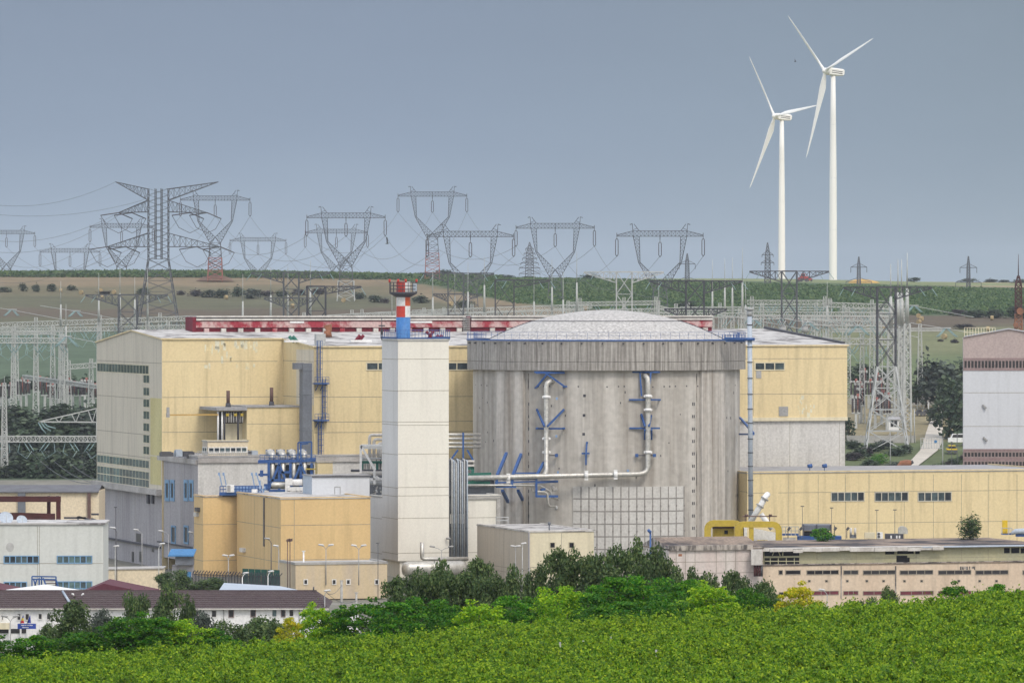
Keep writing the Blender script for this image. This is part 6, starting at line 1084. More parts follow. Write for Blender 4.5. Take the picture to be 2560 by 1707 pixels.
mb = MB(); q = CFF.pt(1388, 1328, -3); mb.tube([q, q + Z * .9], .1, 6); mb.tube([q + Z * .9, q + Z * 1.3], .22, 8); mb.build('roof_sensor', M['duct_slate'], mf_)
mb = MB(); q = P(1240, 1305, 874); [mb.bar(q + Z * h, q + Z * h + V((1.9, 0, 0)), .12) for h in (.3, .8)]; [mb.bar(q + V((x, 0, -.6)), q + V((x, 0, .9)), .1) for x in (0, 1.9)]; mb.build('roof_guardrail', M['galv'], mf_)
# ---- peach derelict building with clerestory, pink shed
pe = thing('peach_building', 'derelict peach building with broken clerestory and two rows of small openings', 'building', tuple(P(2200, 1527, 775)))
PF, PL, pln, pdp, zpe = block(pe, 1906, 1908, 2640, 775, 1414, 0, 26, 'peach', 'peach', 'rough_felt', (), (), (2103, 2239), (), (1414, 1498), .2, 'weathered')
for x0, x1, n_ in ((1946, 1957, 1), (1963, 2002, 1), (2016, 2097, 4), (2108, 2146, 2), (2157, 2239, 4), (2249, 2333, 4), (2345, 2428, 4), (2438, 2521, 4), (2556, 2600, 2)): PF.window(pe, x0, 1424, x1, 1436, n_, M['joint'], M['dark_hole'] if n_ == 1 or x0 in (2016,) else M['dark_glass'], .1, 1, .06)
for x in (2023, 2066, 2118, 2167, 2209, 2261, 2304, 2397, 2449, 2491): PF.window(pe, x - 3.5, 1448.5, x + 3.5, 1454.5, 1, M['joint'], M['dark_hole'], .08, 1, .05)
for x0, x1 in ((2030, 2097), (2108, 2146), (2157, 2240), (2250, 2334), (2345, 2428), (2439, 2521), (2545, 2600)): PF.window(pe, x0, 1476, x1, 1487, 3, M['joint'], M['maroon_panel'], .08, 1, .05)
PF.window(pe, 1947, 1479, 1965, 1489, 1, M['joint'], M['dark_glass'], .08, 1, .05)
CW = Wall(0, 0, U, PF.o + DD * .4); zc0, zc1 = zpe + .1, CW.z(2200, 1370); a, b = CW.xy(1909), CW.xy(2640)
mb = MB(); mb.box(V((a.x, a.y, zc0)), b - a, DD * 25, Z * (zc1 - zc0)); CW.joints(mb, (1395,), 2000, 2560, (2042, 2140, 2290, 2404, 2470), 1372, 1411, .05); mb.build('clerestory', [M['clerestory'], M['joint']], pe)
def hole(x0, y0, x1, y1): mb = MB(); CW.slab(mb, x0, y0, x1, y1, .03); return mb.build('broken_pane', M['dark_hole'], pe)
for q in ((1911, 1374, 1998, 1389), (1911, 1394, 1998, 1411), (2213, 1375, 2236, 1385), (2243, 1373, 2284, 1384), (2288, 1374, 2299, 1384), (2241, 1388, 2268, 1408), (2262, 1393, 2274, 1410), (2510, 1369, 2524, 1382), (2528, 1369, 2548, 1382), (2552, 1369, 2600, 1382)): hole(*q)
mb = MB()
for x0, y0, x1, y1 in ((1930, 1388, 1936, 1374), (1950, 1389, 1944, 1374), (1956, 1389, 1957, 1374), (1912, 1391.5, 1998, 1391.5), (1925, 1411, 1925, 1394), (1945, 1411, 1945, 1394), (1965, 1411, 1965, 1394), (1985, 1411, 1985, 1394), (1912, 1402, 1998, 1402), (2240, 1386, 2240, 1372), (2286, 1386, 2286, 1373)): mb.bar(CW.pt(x0, y0, .12), CW.pt(x1, y1, .12), .12)
mb.build('bent_frame', M['clerestory'], pe)
mb = MB(); e0 = CW.xy(1886); e1 = CW.xy(2640); mb.box(V((e0.x, e0.y, zc1)) - DD * .7, e1 - e0, DD * 26.4, Z * .14); mb.build('roof', M['rough_felt'], pe)
mb = MB(); rr = random.Random(2); s_ = 1886
while s_ < 2330:
    w_ = rr.uniform(16, 34); p = CW.xy(s_); q = CW.xy(s_ + w_ - .5); mb.box(V((p.x, p.y, zc1 + .02 + rr.uniform(-.06, .05))) - DD * (.85 + rr.uniform(0, .25)) - Z * rr.uniform(.22, .42), q - p, DD * .12, Z * .5); mb.box(V((p.x, p.y, zc1 + .15)) - DD * .8, q - p, DD * 2.4, Z * .06); s_ += w_
mb.build('eave_sheet', M['dirty_white'], pe); mb = MB(); p, q = CW.xy(2300), CW.xy(2640); mb.box(V((p.x, p.y, zc1 + .03)) - DD * .95, q - p, DD * 1.8, Z * .14); mb.build('eave_sheet', M['vent_blue_grey'], pe)
mb = MB(); q = PF.pt(1879, 1374, .3); 
mb.box(P(1878, 1412, 772), P(1905, 1412, 772) - P(1878, 1412, 772), V((0, 2, 0)), Z * 2.1); mb.build('sheet_hood', M['dirty_white'], pe)
for x in (1887, 1893, 1899, 1904): mb = MB(); mb.tube([P(x, 1440, 772.5), P(x, 1410, 772.5)], .16, 6); mb.build('downpipe', M['rust'] if x % 2 else M['lamp_dark'], pe)
for x in (2103, 2239): mb = MB(); PF.slab(mb, x - 1.6, 1414, x + 1.6, 1495, .06); mb.build('stained_joint', M['weathered'], pe)
mb = MB()
for i in range(7): x = 2398 + i * 6 + rr.uniform(-2, 2); PF.slab(mb, x, 1415, x + rr.uniform(3, 7), 1416 + rr.uniform(3, 11), .012)
mb.build('soot_mark', M['weathered'], pe)
pk_ = thing('pink_shed', 'pale pink panel shed with a weathered roof edge left of the peach building', 'building', tuple(P(1780, 1530, 790)))
KF, KL, kln, kdp, zk = block(pk_, 1601, 1672, 1907, 770, 1374, 0, None, 'pink_wall', 'pink_wall', 'rough_felt', (1404, 1432), (), (1690, 1713, 1737, 1790, 1814, 1838), (), (1376, 1500), .2, 'weathered')
mb = MB(); KF.slab(mb, 1672, 1362, 1880, 1374.5, .35, 0, .5); mb.build('parapet', M['weathered'], pk_)
mb = MB(); o = KF.o; L2 = DD * kdp; zz = zk + .1; g0 = V((o.x, o.y, zz)); A_ = g0; B_ = g0 + L2; C_ = g0 + L2 * .55 + Z * 1.35; r_ = U * kln
mb.face([A_, B_, C_][::-1], 1); mb.face([A_ + r_, B_ + r_, C_ + r_], 1); mb.face([A_, A_ + r_, C_ + r_, C_], 0); mb.face([B_, C_, C_ + r_, B_ + r_], 0); mb.build('pitched_roof', [M['rough_felt'], M['weathered']], pk_)
mb = MB(); KF.slab(mb, 1600 + 96, 1384, 1705, 1390, .02); mb.build('faded_notice', M['rust_light'], pk_)
def bpole():
    mb = MB(); c = P(1626, 1420, 768); mb.tube([(c.x, c.y, 0), (c.x, c.y, zat(1330, 768))], .12, 8); mb.tube([(c.x, c.y, zat(1330, 768)), (c.x - .3, c.y - .2, zat(1324, 768))], .22, 8); tag(mb.build('camera_pole', M['blue_steel']), 'blue camera pole before the pink shed gable', 'pole')
bpole()
# ---- yellow portal frames and plant on the peach roof
yf = thing('yellow_machine_house', 'yellow plant house with rounded portal frames on the roof by the containment', 'plant', tuple(P(1860, 1352, 812))); D = 812; zd = zat(1360, D)
def portal(x0, x1, yt, w, D_, nm='portal_frame', split=None):
    mb = MB(); a, b = P(x0, 0, D_).x, P(x1, 0, D_).x; zt = zat(yt, D_); r = 1.3; dy = .9
    outer = [(a, zd - 1), (a, zt - r)] + [(a + r - r * math.cos(t), zt - r + r * math.sin(t)) for t in (.4, .8, 1.2)] + [(a + r, zt), (b - r, zt)] + [(b - r + r * math.sin(t), zt - r + r * math.cos(t)) for t in (.4, .8, 1.2)] + [(b, zt - r), (b, zd - 1)]
    r2 = .5; a2, b2, z2 = a + w, b - w, zt - w * .95
    inner = [(a2, zd - 1), (a2, z2 - r2)] + [(a2 + r2 - r2 * math.cos(t), z2 - r2 + r2 * math.sin(t)) for t in (.4, .8, 1.2)] + [(a2 + r2, z2), (b2 - r2, z2)] + [(b2 - r2 + r2 * math.sin(t), z2 - r2 + r2 * math.cos(t)) for t in (.4, .8, 1.2)] + [(b2, z2 - r2), (b2, zd - 1)]
    for i in range(len(outer) - 1):
        q = [outer[i], outer[i + 1], inner[i + 1], inner[i]]; f = [V((x, D_, z)) for x, z in q]; g = [V((x, D_ + dy, z)) for x, z in q]; mb.face(f); mb.face(g[::-1]); mb.face([f[0], g[0], g[1], f[1]]); mb.face([f[2], g[2], g[3], f[3]])
    mb.build(nm, M['machine_yellow'], yf)
portal(1761, 1860, 1300, .95, D); portal(1836, 1955, 1303, .9, D - 3)
mb = MB(); q = P(1873, 0, D - 2.9); mb.box((q.x, q.y, zd - 1), V((.65, 0, 0)), V((0, .7, 0)), Z * (zat(1314, D) - zd + 1)); mb.build('portal_leg', M['machine_yellow'], yf)
mb = MB(); q = P(1783, 1352, D + 1.2); mb.box(q, P(1835, 1352, D) - P(1783, 1352, D), V((0, 3, 0)), Z * 1.9); hs = mb.build('machine_housing', M['machine_yellow'], yf); mb = MB(); q = P(1811, 1334, D + 1.1); mb.box(q, V((.5, 0, 0)), V((0, .1, 0)), Z * .52); mb.build('opening', M['dark_hole'], hs)
mb = MB(); mb.tube([P(1781, 1316, D + .6), P(1835, 1315, D + .6)], .28, 8); mb.build('roller', M['stack_brown'], yf)
for i in range(6): mb = MB(); q = P(1786 + i * 10, 1351, D + .9); mb.bar(q, q + Z * .55 + V((.25, 0, 0)), .14); mb.build('lever', M['lamp_dark'], yf)
mb = MB(); q = P(1882, 1352, D); mb.face([P(1882, 1352, D), P(1941, 1352, D), P(1941, 1331, D), P(1882, 1319, D)]); mb.face([P(1882, 1319, D), P(1941, 1331, D), P(1941, 1331, D + 3), P(1882, 1319, D + 3)]); mb.face([P(1882, 1352, D), P(1882, 1319, D), P(1882, 1319, D + 3), P(1882, 1352, D + 3)]); mb.build('hopper', M['white_paint'], yf)
mb = MB(); q = P(1858, 1352, D); mb.box(q, P(1868, 1352, D) - q, V((0, 1.5, 0)), Z * 2.1); mb.build('hopper', M['white_paint'], yf)
mb = MB(); mb.bar(P(1856, 1290, D), P(1942, 1290, D), .16); [mb.bar(P(x, 1303, D), P(x, 1290, D), .14) for x in (1863, 1924)]; [mb.tube([P(x, 1290, D), P(x, 1285, D)], .26, 8) for x in (1866, 1926)]; mb.build('lifting_rail', M['stack_brown'], yf)
mb = MB(); [mb.abox(P(x, 0, D - 3.4).x, D - 3.6, zd + .3, P(x, 0, D - 3.4).x + .6, D - 3.2, zd + .75) for x in (1893, 1902, 1909)]; mb.build('valve_block', M['bright_yellow'], yf)
cv = thing('white_chute', 'white inclined ducts rising behind the yellow plant house', 'duct', tuple(P(1900, 1300, 818))); 
mb = MB(); mb.tube([P(1876, 1305, 818), P(1908, 1252, 818), P(1912, 1243, 818.2), P(1917, 1237, 819), P(1919, 1236, 821)], .42, 12); mb.build('chute', M['white_paint'], cv); mb = MB(); mb.tube([P(1902, 1284, 819), P(1930, 1322, 819)], .38, 12); mb.build('chute', M['white_paint'], cv); mb = MB()
for x, y in ((1900, 1264), (1912, 1246)): q = P(x, y, 818); d = V((.52, 0, .86)); mb.tube([q - d * .12, q + d * .12], .6, 12)
mb.build('flange', M['lamp_grey'], cv)
def roofbox(nm, lb, cat, x0, x1, y0, y1, D, m, dy=2, top=None, extra=None, grp=None):
    r = thing(nm, lb, cat, tuple(P((x0 + x1) / 2, y1, D)), grp); mb = MB(); q = P(x0, y1, D); mb.box(q, P(x1, y1, D) - q, V((0, dy, 0)), Z * ((y1 - y0) * D / F)); mb.build('body', M[m], r); return r
r = roofbox('cooling_unit', 'large grey cooling unit behind the bush on the peach roof', 'cooling unit', 2008, 2078, 1312, 1326, 815, 'duct_slate', 4); mb = MB(); q = P(2010, 1344, 815); mb.box(q, P(2074, 1344, 815) - q, V((0, 3, 0)), Z * .9); mb.build('fan_deck', M['dark_hole'], r)
mb = MB(); [mb.bar(P(x, 1352, 814.8), P(x, 1310, 814.8), .14) for x in (2009, 2042, 2077)]; mb.build('leg', M['dark_steel'], r); mb = MB(); q = P(1995, 1353, 813.5); mb.box(q, P(2104, 1353, 813.5) - q, V((0, 3, 0)), Z * .75); mb.build('platform', M['blue_steel'], r)
fl = thing('blue_walkway', 'blue railed walkway on the roof right of the yellow plant house', 'walkway', tuple(P(1970, 1352, 813))); mb = MB(); q = P(1952, 1338, 813); mb.box(q, P(1998, 1338, 813) - q, V((0, 1.5, 0)), Z * .25); mb.build('deck', M['blue_steel'], fl)
rbar([((x, 1338), (x, 1316)) for x in (1955, 1964, 1978, 1988, 1997)] + [((1955, 1316), (1997, 1316)), ((1955, 1326), (1997, 1326))], .1, 'railing', 'galv', fl, 813); mb = MB(); q = P(1958, 1354, 813.2); mb.box(q, P(1990, 1354, 813) - P(1958, 1354, 813), V((0, 1, 0)), Z * .6); mb.build('crate', M['dirty_white'], fl)
for x, lb in ((1970, 'first'), (2000, 'second'), (2086, 'third'), (2117, 'fourth')):
    mb = MB(); q = P(x, 1345, 812.5); mb.bar(q, q + Z * (1.3 if x != 2086 else 1.9), .12); mb.bar(q + Z * 1.2, q + Z * 1.6 + V((.3, 0, 0)), .34); tag(mb.build('roof_spotlight', M['lamp_dark']), f'{lb} dark spotlight from the left along the derelict roof', 'spotlight', 'spotlights along the derelict roof')
r = thing('vent_cowl', 'silver round topped vent cowl on a dark curb on the peach roof', 'vent', tuple(P(2250, 1348, 815))); mb = MB(); q = P(2248, 1334, 815); prof = [(0, 0), (0, .75), (.25, 1.02), (.7, 1.1), (1.15, .95), (1.35, .6), (1.35, 0)]
f0 = [q + V((x - .1, 0, z)) for x, z in prof]; f1 = [p + V((0, 1.3, 0)) for p in f0]; mb.face(f0[::-1]); mb.face(f1); [mb.face([f0[i], f1[i], f1[(i + 1) % 7], f0[(i + 1) % 7]][::-1]) for i in range(7)]; mb.build('hood', M['silver'], r); mb = MB(); q = P(2214, 1348, 815); mb.box(q, P(2259, 1348, 815) - q, V((0, 2, 0)), Z * .8); mb.build('curb', M['dark_steel'], r)
mb = MB(); [mb.box(P(x, 1345, 814.9), V((.22, 0, 0)), V((0, .1, 0)), Z * .4) for x in (2226, 2240, 2247)]; mb.build('label_plate', M['white_paint'], r)
r = roofbox('air_conditioner', 'white two fan air conditioner on the peach roof', 'air conditioner', 2192, 2207, 1330, 1346, 813, 'white_paint', .6); 
for y in (1334, 1341): mb = MB(); q = P(2197, y, 812.95); mb.tube([q, q - V((0, .06, 0))], .19, 12); mb.build('fan', M['lamp_dark'], r)
roofbox('roof_locker', 'low white box left of the two fan air conditioner', 'box', 2162, 2187, 1331, 1345, 816, 'pale_cladding', 1); 
r = thing('pump_skid', 'small grey pump skid with two pale columns on the roof', 'machine', tuple(P(2130, 1345, 815))); mb = MB(); q = P(2125, 1345, 815); mb.box(q, P(2141, 1345, 815) - q, V((0, 1, 0)), Z * .5); mb.build('base', M['duct_slate'], r)
for x in (2127, 2138): mb = MB(); mb.tube([P(x, 1337, 815), P(x, 1319, 815)], .17, 8); mb.build('column', M['dirty_white'], r)
r = thing('yellow_hoist_post', 'bright yellow hoist post on a blue base at the right of the roof', 'hoist', tuple(P(2512, 1335, 815))); mb = MB(); q = P(2506, 1333, 815); mb.box(q, V((.75, 0, 0)), V((0, .7, 0)), Z * 1.9); mb.build('post', M['bright_yellow'], r); rbar([((2505, 1335), (2505, 1318)), ((2522, 1335), (2522, 1319)), ((2530, 1335), (2530, 1320)), ((2505, 1319), (2530, 1320))], .1, 'railing', 'galv', r, 814.5); mb = MB(); q = P(2504, 1336, 815); mb.box(q, V((1.5, 0, 0)), V((0, 1, 0)), Z * .2); mb.build('base', M['blue_steel'], r)
r = thing('blue_pump', 'blue and grey roof pump at the right picture edge', 'machine', tuple(P(2545, 1338, 813))); mb = MB(); mb.tube([P(2528, 1334, 813), P(2538, 1328, 813), P(2560, 1327, 813), P(2580, 1328, 813)], [.2, .4, .42, .4], 10); mb.build('casing', M['vent_blue_grey'], r); mb = MB(); q = P(2540, 1341, 813); mb.box(q, V((2.2, 0, 0)), V((0, 1, 0)), Z * .55); mb.build('base', M['blue_steel'], r)
for px, y in ((2006, 1266), (2079, 1270), (2192, 1276), (2237, 1275)): pole(px, y, 1345, 812, {2006: 'first', 2079: 'second', 2192: 'third', 2237: 'fourth'}[px] + ' thin lightning rod on the derelict roof, from the left', .035, 'lamp_dark', 'lightning_rod')
# ---- office block at the left edge and what stands behind it
of = thing('office_block', 'white two storey office block with blue framed windows at the left edge', 'building', tuple(P(120, 1540, 760)))
OW = Wall(258, 764, V((1, .012, 0))); zt = zat(1311, 764); a, b = OW.xy(-90), OW.xy(258); mb = MB(); mb.box(V((a.x, a.y, 0)), b - a, -OW.n * 12, Z * zt); OW.joints(mb, (1408,), -40, 258, (93, 98), 1315, 1460, .06); mb.build('wall', [M['office_white'], M['joint']], of)
mb = MB(); mb.box(V((a.x - .2, a.y, zt)) + OW.n * .2, (b - a) + V((.4, 0, 0)), -OW.n * 12.4, Z * .22); mb.build('roof', M['roof_felt'], of)
for x0, x1 in ((9, 98), (142, 231)): OW.window(of, x0, 1388, x1, 1408, 6, M['blue_frame'], M['glass_green'] if x0 > 100 else M['glass'], .13); 
OW.window(of, 9, 1453, 68, 1473, 4, M['blue_frame'], M['glass'], .13); OW.window(of, 142, 1452, 231, 1472, 6, M['blue_frame'], M['glass_green'], .13)
mat('stain', (.50, .50, .49), .8); mb = MB(); c = OW.pt(25, 1367, .03); mb.lathe((c.x, c.y, c.z), [(0, 0)], 3) if 0 else mb.face([c + V((.55 * math.cos(t), 0, .62 * math.sin(t))) for t in np.linspace(0, 6.283, 20)[:-1]]); mb.build('round_stain', M['stain'], of)
mb = MB(); [mb.box(P(x0, 1310, 768), P(x1, 1310, 768) - P(x0, 1310, 768), V((0, 1.5, 0)), Z * h) for x0, x1, h in ((70, 165, .35), (203, 220, .3), (-20, 30, .3))]; mb.build('roof_curb', M['white_paint'], of)
st = thing('fire_stair', 'blue steel fire stair against the office block wall', 'stair', tuple(P(112, 1475, 759)))
rbar([((x, 1500), (x, 1440)) for x in (80, 104, 140)] + [((80, 1440), (140, 1441)), ((80, 1447), (140, 1448)), ((84, 1475), (92, 1447)), ((92, 1475), (84, 1447))], .18, 'frame', 'blue_steel', st, 760)
rbar([((108, 1444, -.5), (124, 1486, -.5)), ((140, 1448, -.5), (152, 1486, -.5)), ((98, 1444, -.3), (98, 1480, -.3))], .2, 'stringer', 'blue_steel', st, 760)
for i in range(5): mb = MB(); q = P(112 + i * 3, 1452 + i * 6.5, 759.6); mb.box(q, P(140 + i * 2, 1452, 759.6) - P(112 + i * 3, 1452, 759.6), V((0, .5, 0)), Z * .1); mb.build('tread', M['stack_brown'], st)
for px, py, r_, lb in ((14, 1298, 1.0, 'larger satellite dish on the office roof, left'), (54, 1303, .75, 'smaller satellite dish on the office roof, right')):
    r = thing('satellite_dish', lb, 'satellite dish', tuple(P(px, 1312, 766)), 'satellite dishes'); c = P(px, py - 2, 766); ax = V((.25, -.75, .6)).normalized(); s_ = ax.cross(Z).normalized(); u_ = s_.cross(ax).normalized(); mb = MB(); n_ = 20; rows = []
    for f in (1, .8, .55, .3, .02): rows.append([c + (s_ * math.cos(t) + u_ * math.sin(t)) * r_ * f + ax * (.28 * r_ * f * f) for t in np.linspace(0, 2 * math.pi, n_ + 1)[:-1]])
    for p, q in zip(rows, rows[1:]): [mb.face([p[k], p[(k + 1) % n_], q[(k + 1) % n_], q[k]], 0, True) for k in range(n_)]
    mb.build('reflector', M['vent_blue_grey'], r); mb = MB(); mb.tube([c, V((c.x, c.y + .3, zt))], .09, 6); mb.bar(c - u_ * r_, c + ax * r_ * .8, .05); mb.build('mount', M['galv'], r)
rf = thing('rusty_trough', 'rust red steel portal and trough frame above the office roof', 'steel frame', tuple(P(70, 1310, 800))); D = 800
rbar([((-60, 1247), (152, 1247))], .8, 'top_beam', 'rust', rf, D); rbar([((146, 1305), (146, 1245))], .62, 'post', 'rust', rf, D); rbar([((122, 1290), (122, 1248))], .5, 'post', 'rust', rf, D + 1.2)
mb = MB(); mb.face([P(-60, 1305, D), P(138, 1305, D), P(138, 1285, D), P(60, 1281, D), P(-60, 1282, D)]); mb.face([P(-60, 1282, D), P(60, 1281, D), P(138, 1285, D), P(138, 1283, D + 2), P(-60, 1280, D + 2)]); mb.build('trough', M['rust'], rf)
mb = MB(); [mb.tube([P(x, 1243, D), P(x, 1239, D)], .22, 7) for x in (122, 144)]; mb.build('roller', M['dark_steel'], rf)
sh = thing('rear_shed', 'long cream shed with dark grey roof behind the rusty frame', 'building', tuple(P(120, 1400, 890))); SHW = Wall(245, 895, V((1, 0, 0))); a, b = SHW.xy(-120), SHW.xy(247); mb = MB(); z0 = zat(1228, 895); mb.box(V((a.x, a.y, 0)), b - a, V((0, 14, 0)), Z * z0); mb.build('wall', M['cream_wall'], sh)
mb = MB(); z1 = zat(1211, 903); mb.face([V((a.x, a.y - .5, z0 - .05)), V((b.x, a.y - .5, z0 - .05)), V((b.x, a.y + 7, z1)), V((a.x, a.y + 7, z1))]); mb.face([V((a.x, a.y + 7, z1)), V((b.x, a.y + 7, z1)), V((b.x, a.y + 14.5, z0)), V((a.x, a.y + 14.5, z0))]); mb.box(V((a.x, a.y - .55, z0 - .2)), b - a, V((0, .3, 0)), Z * .2); mb.build('roof', M['slate_roof'], sh)
for x0, x1 in ((45, 64), (219, 227)): mb = MB(); SHW.slab(mb, x0, 1228, x1, 1300, .5); mb.build('wall_post', M['duct_slate'] if x0 < 100 else M['stack_brown'], sh)
rbar([((160, 1294), (215, 1294)), ((195, 1302), (195, 1290)), ((196, 1291), (222, 1298)), ((228, 1285), (247, 1285)), ((228, 1296), (247, 1302)), ((160, 1304), (247, 1304))], .3, 'pipework', 'dark_steel', sh, 880)
cw = thing('cream_wall', 'low cream wall between the office block and the trees', 'wall', tuple(P(330, 1500, 785))); mb = MB(); q = P(255, 1424, 785); e_ = P(406, 1425, 788); mb.box((q.x, q.y, 0), V((e_.x - q.x, e_.y - q.y, 0)), V((0, 6, 0)), Z * q.z); mb.build('wall', M['cream_wall'], cw); mb = MB(); mb.box((q.x, q.y - .15, q.z), V((e_.x - q.x + .15, e_.y - q.y, 0)), V((0, 6.3, 0)), Z * .14); mb.build('coping', M['cement_wall'], cw)
# ---- long low building with brown roof
lb_ = thing('brown_roof_building', 'long white low building with ridged brown roof at the lower left', 'building', tuple(P(400, 1590, 690)))
D0 = 690; w0, w1 = P(-90, 0, D0).x, P(818, 0, D0).x; ze, zr = zat(1519, D0), zat(1476, D0 + 8); LW = Wall(818, D0, V((1, .001, 0)))
mb = MB(); mb.abox(w0, D0, 0, w1 - .6, D0 + 15, ze); mb.build('wall', M['white_paint'], lb_)
mb = MB(); ov = .5; rx = P(792, 0, D0 + 8).x; q0, q1, r0, r1 = V((w0, D0 - ov, ze)), V((w1 + .2, D0 - ov, ze)), V((w0, D0 + 7.5, zr)), V((rx, D0 + 7.5, zr)); b0, b1 = V((w0, D0 + 15.5, ze)), V((w1 + .2, D0 + 15.5, ze))
mb.face([q0, q1, r1, r0]); mb.face([q1, b1, r1]); mb.face([b1, b0, r0, r1])
for i in range(1, 9): p = q0.lerp(r0, i / 9); p2 = q1.lerp(r1, i / 9); mb.bar(p + Z * .03, p2 + Z * .03, .09)
for i in range(120): t = i / 120; mb.bar(q0.lerp(q1, t) + Z * .02, r0.lerp(r1, t) + Z * .02, .05)
mb.bar(r0, r1, .25); mb.build('roof', M['brown_roof'], lb_); mb = MB(); mb.abox(w0, D0 - ov - .1, ze - .18, w1 + .2, D0 - ov + .12, ze - .02); mb.build('gutter', M['dirty_white'], lb_)
for x, x1, y0, y1, fm_, gm_ in ((3, 9, 1531, 1548, 'white_frame', 'dark_glass'), (42, 53, 1530, 1548, 'white_frame', 'dark_glass'), (62, 74, 1530, 1548, 'white_frame', 'dark_glass'), (95, 106, 1530, 1546, 'white_frame', 'dark_glass'), (116, 128, 1530, 1547, 'white_frame', 'dark_glass'), (313, 324, 1527, 1545, 'white_frame', 'dark_glass'), (487, 496, 1524, 1540, 'mauve_frame', 'dark_glass'), (528, 542, 1522, 1541, 'white_frame', 'dark_glass'), (571, 585, 1520, 1541, 'mauve_frame', 'dark_glass'), (626, 640, 1519, 1540, 'mauve_frame', 'dark_glass'), (679, 693, 1519, 1540, 'white_frame', 'glass_green'), (702, 714, 1519, 1540, 'mauve_frame', 'dark_glass'), (722, 735, 1518, 1539, 'white_frame', 'dark_glass'), (755, 767, 1518, 1538, 'white_frame', 'glass_green')): LW.window(lb_, x, y0 + 2, x1, y1 + 2, 1, M[fm_], M[gm_], .09, 1, .08)
mb = MB(); q = P(650, 1548, D0 - .3); mb.box(q - V((.3, 0, .35)), V((.6, 0, 0)), V((0, .3, 0)), Z * .65); ac = mb.build('air_conditioner', M['white_paint'], lb_); mb = MB(); q = P(650, 1547.5, D0 - .32); mb.tube([q, q - V((0, .04, 0))], .22, 12); mb.build('fan', M['lamp_grey'], ac)
for x in (559, 748): mb = MB(); mb.tube([P(x, 1580, D0 - .1), P(x, 1521, D0 - .1)], .06, 6); mb.build('downpipe', M['lamp_grey'], lb_)
mb = MB(); LW.slab(mb, -60, 1556, 24, 1571, 1.0); mb.build('entrance_canopy', M['pale_cladding'], lb_); mb = MB(); LW.slab(mb, -60, 1571, 22, 1582, .05); LW.slab(mb, 27, 1571, 66, 1582, .05); mb.build('entrance_glass', M['dark_glass'], lb_); mb = MB(); [LW.slab(mb, x, 1571, x + 4, 1600, .3) for x in (22, 50, 66)]; mb.build('entrance_post', M['white_paint'], lb_)
mb = MB(); mb.tube([P(157, 1478, D0 + 7), P(176, 1508, D0 + .6)], .16, 8); mb.build('roof_flashing', M['vent_blue_grey'], lb_)
for x in (184, 204): mb = MB(); mb.tube([P(x, 1488, D0 + 4), P(x + (3 if x > 190 else -1), 1484, D0 + 4), P(x + (6 if x > 190 else -5), 1484, D0 + 4)], .12, 6); mb.build('roof_hook', M['white_paint'], lb_)
mb = MB(); mb.tube([P(784, 1475, D0 + 7), P(784, 1466, D0 + 7)], .09, 6); mb.build('flue', M['lamp_dark'], lb_)
# sign and flags
sg = thing('blue_sign', 'small blue sign board with two lines of white lettering under the flags', 'sign', tuple(P(66, 1572, 688))); LW2 = Wall(66, 688.4, V((1, 0, 0))); mb = MB(); LW2.slab(mb, 44, 1558, 90, 1571, .1); mb.build('board', M['sign_blue'], sg); mb = MB(); rr = random.Random(1); x = 53
while x < 82: w_ = rr.uniform(.7, 1.6); LW2.slab(mb, x, 1560.8, x + w_, 1563.2, .13); x += w_ + .5 + (rr.random() < .16) * 1.2
x = 56
while x < 72: w_ = rr.uniform(.7, 1.5); LW2.slab(mb, x, 1566.2, x + w_, 1568.6, .13); x += w_ + .5
mb.build('lettering', M['white_paint'], sg)
def flag(px, cols, lb):
    r = thing('flag', lb, 'flag', tuple(P(px, 1558, 687.5)), 'flags above the sign'); mb = MB(); a, b = P(px - 4, 1558, 687.5), P(px + 4, 1534, 687.0); mb.tube([a, b], .03, 5); mb.build('flagpole', M['galv'], r); n_ = len(cols)
    for k, m_ in enumerate(cols):
        mb = MB(); h0, h1 = 1537 + k * 20 / n_, 1537 + (k + 1) * 20 / n_; xw = [(px + 3.2 - k * 3.0 / n_ * 2, px + 3.2 - (k + 1) * 6.0 / n_)]
        f = lambda y: ((px + 3.4 - (y - 1537) * .28), (px + 4.2 + (y - 1537) * .06)); l0, r0_ = f(h0); l1, r1_ = f(h1)
        mb.face([P(l1 - 1.5, h1, 687.6), P((l1 + r1_) / 2, h1, 687.2), P((l0 + r0_) / 2, h0, 687.2), P(l0 - .8, h0, 687.6)]); mb.face([P((l1 + r1_) / 2, h1, 687.2), P(r1_ + 1, h1, 687.7), P(r0_ + .5, h0, 687.7), P((l0 + r0_) / 2, h0, 687.2)]); mb.build('stripe', M[m_], r)
flag(54, ('flag_blue', 'flag_yellow', 'flag_red'), 'blue, yellow and red flag hanging above the blue sign'); flag(71, ('flag_blue',), 'plain dark blue flag hanging above the blue sign')
def gable_roof(lb, x0, xp, x1, yb, yp, D, m):
    r = thing('gable_building', lb, 'building', (P(xp, 0, D).x, D, 0)); a, p, b = P(x0, yb, D), P(xp, yp, D), P(x1, yb, D); mb = MB(); d = V((0, 12, 0)); mb.face([a, b, p]); mb.face([a, p, p + d, a + d][::-1]); mb.face([p, b, b + d, p + d][::-1]); mb.build('roof', M[m], r); mb = MB(); mb.abox(a.x + .3, D + .2, 0, b.x - .3, D + 11.8, a.z - .01); mb.build('wall', M['white_paint'], r)
gable_roof('white gable roof rising just behind the brown roof, far left', -40, 92, 208, 1490, 1472, 712, 'white_paint'); gable_roof('maroon gable roof between the white gable and the trees', 196, 258, 385, 1484, 1458, 716, 'maroon_roof'); gable_roof('dark maroon roof corner at the left picture edge', -120, -30, 55, 1484, 1466, 722, 'maroon_roof')
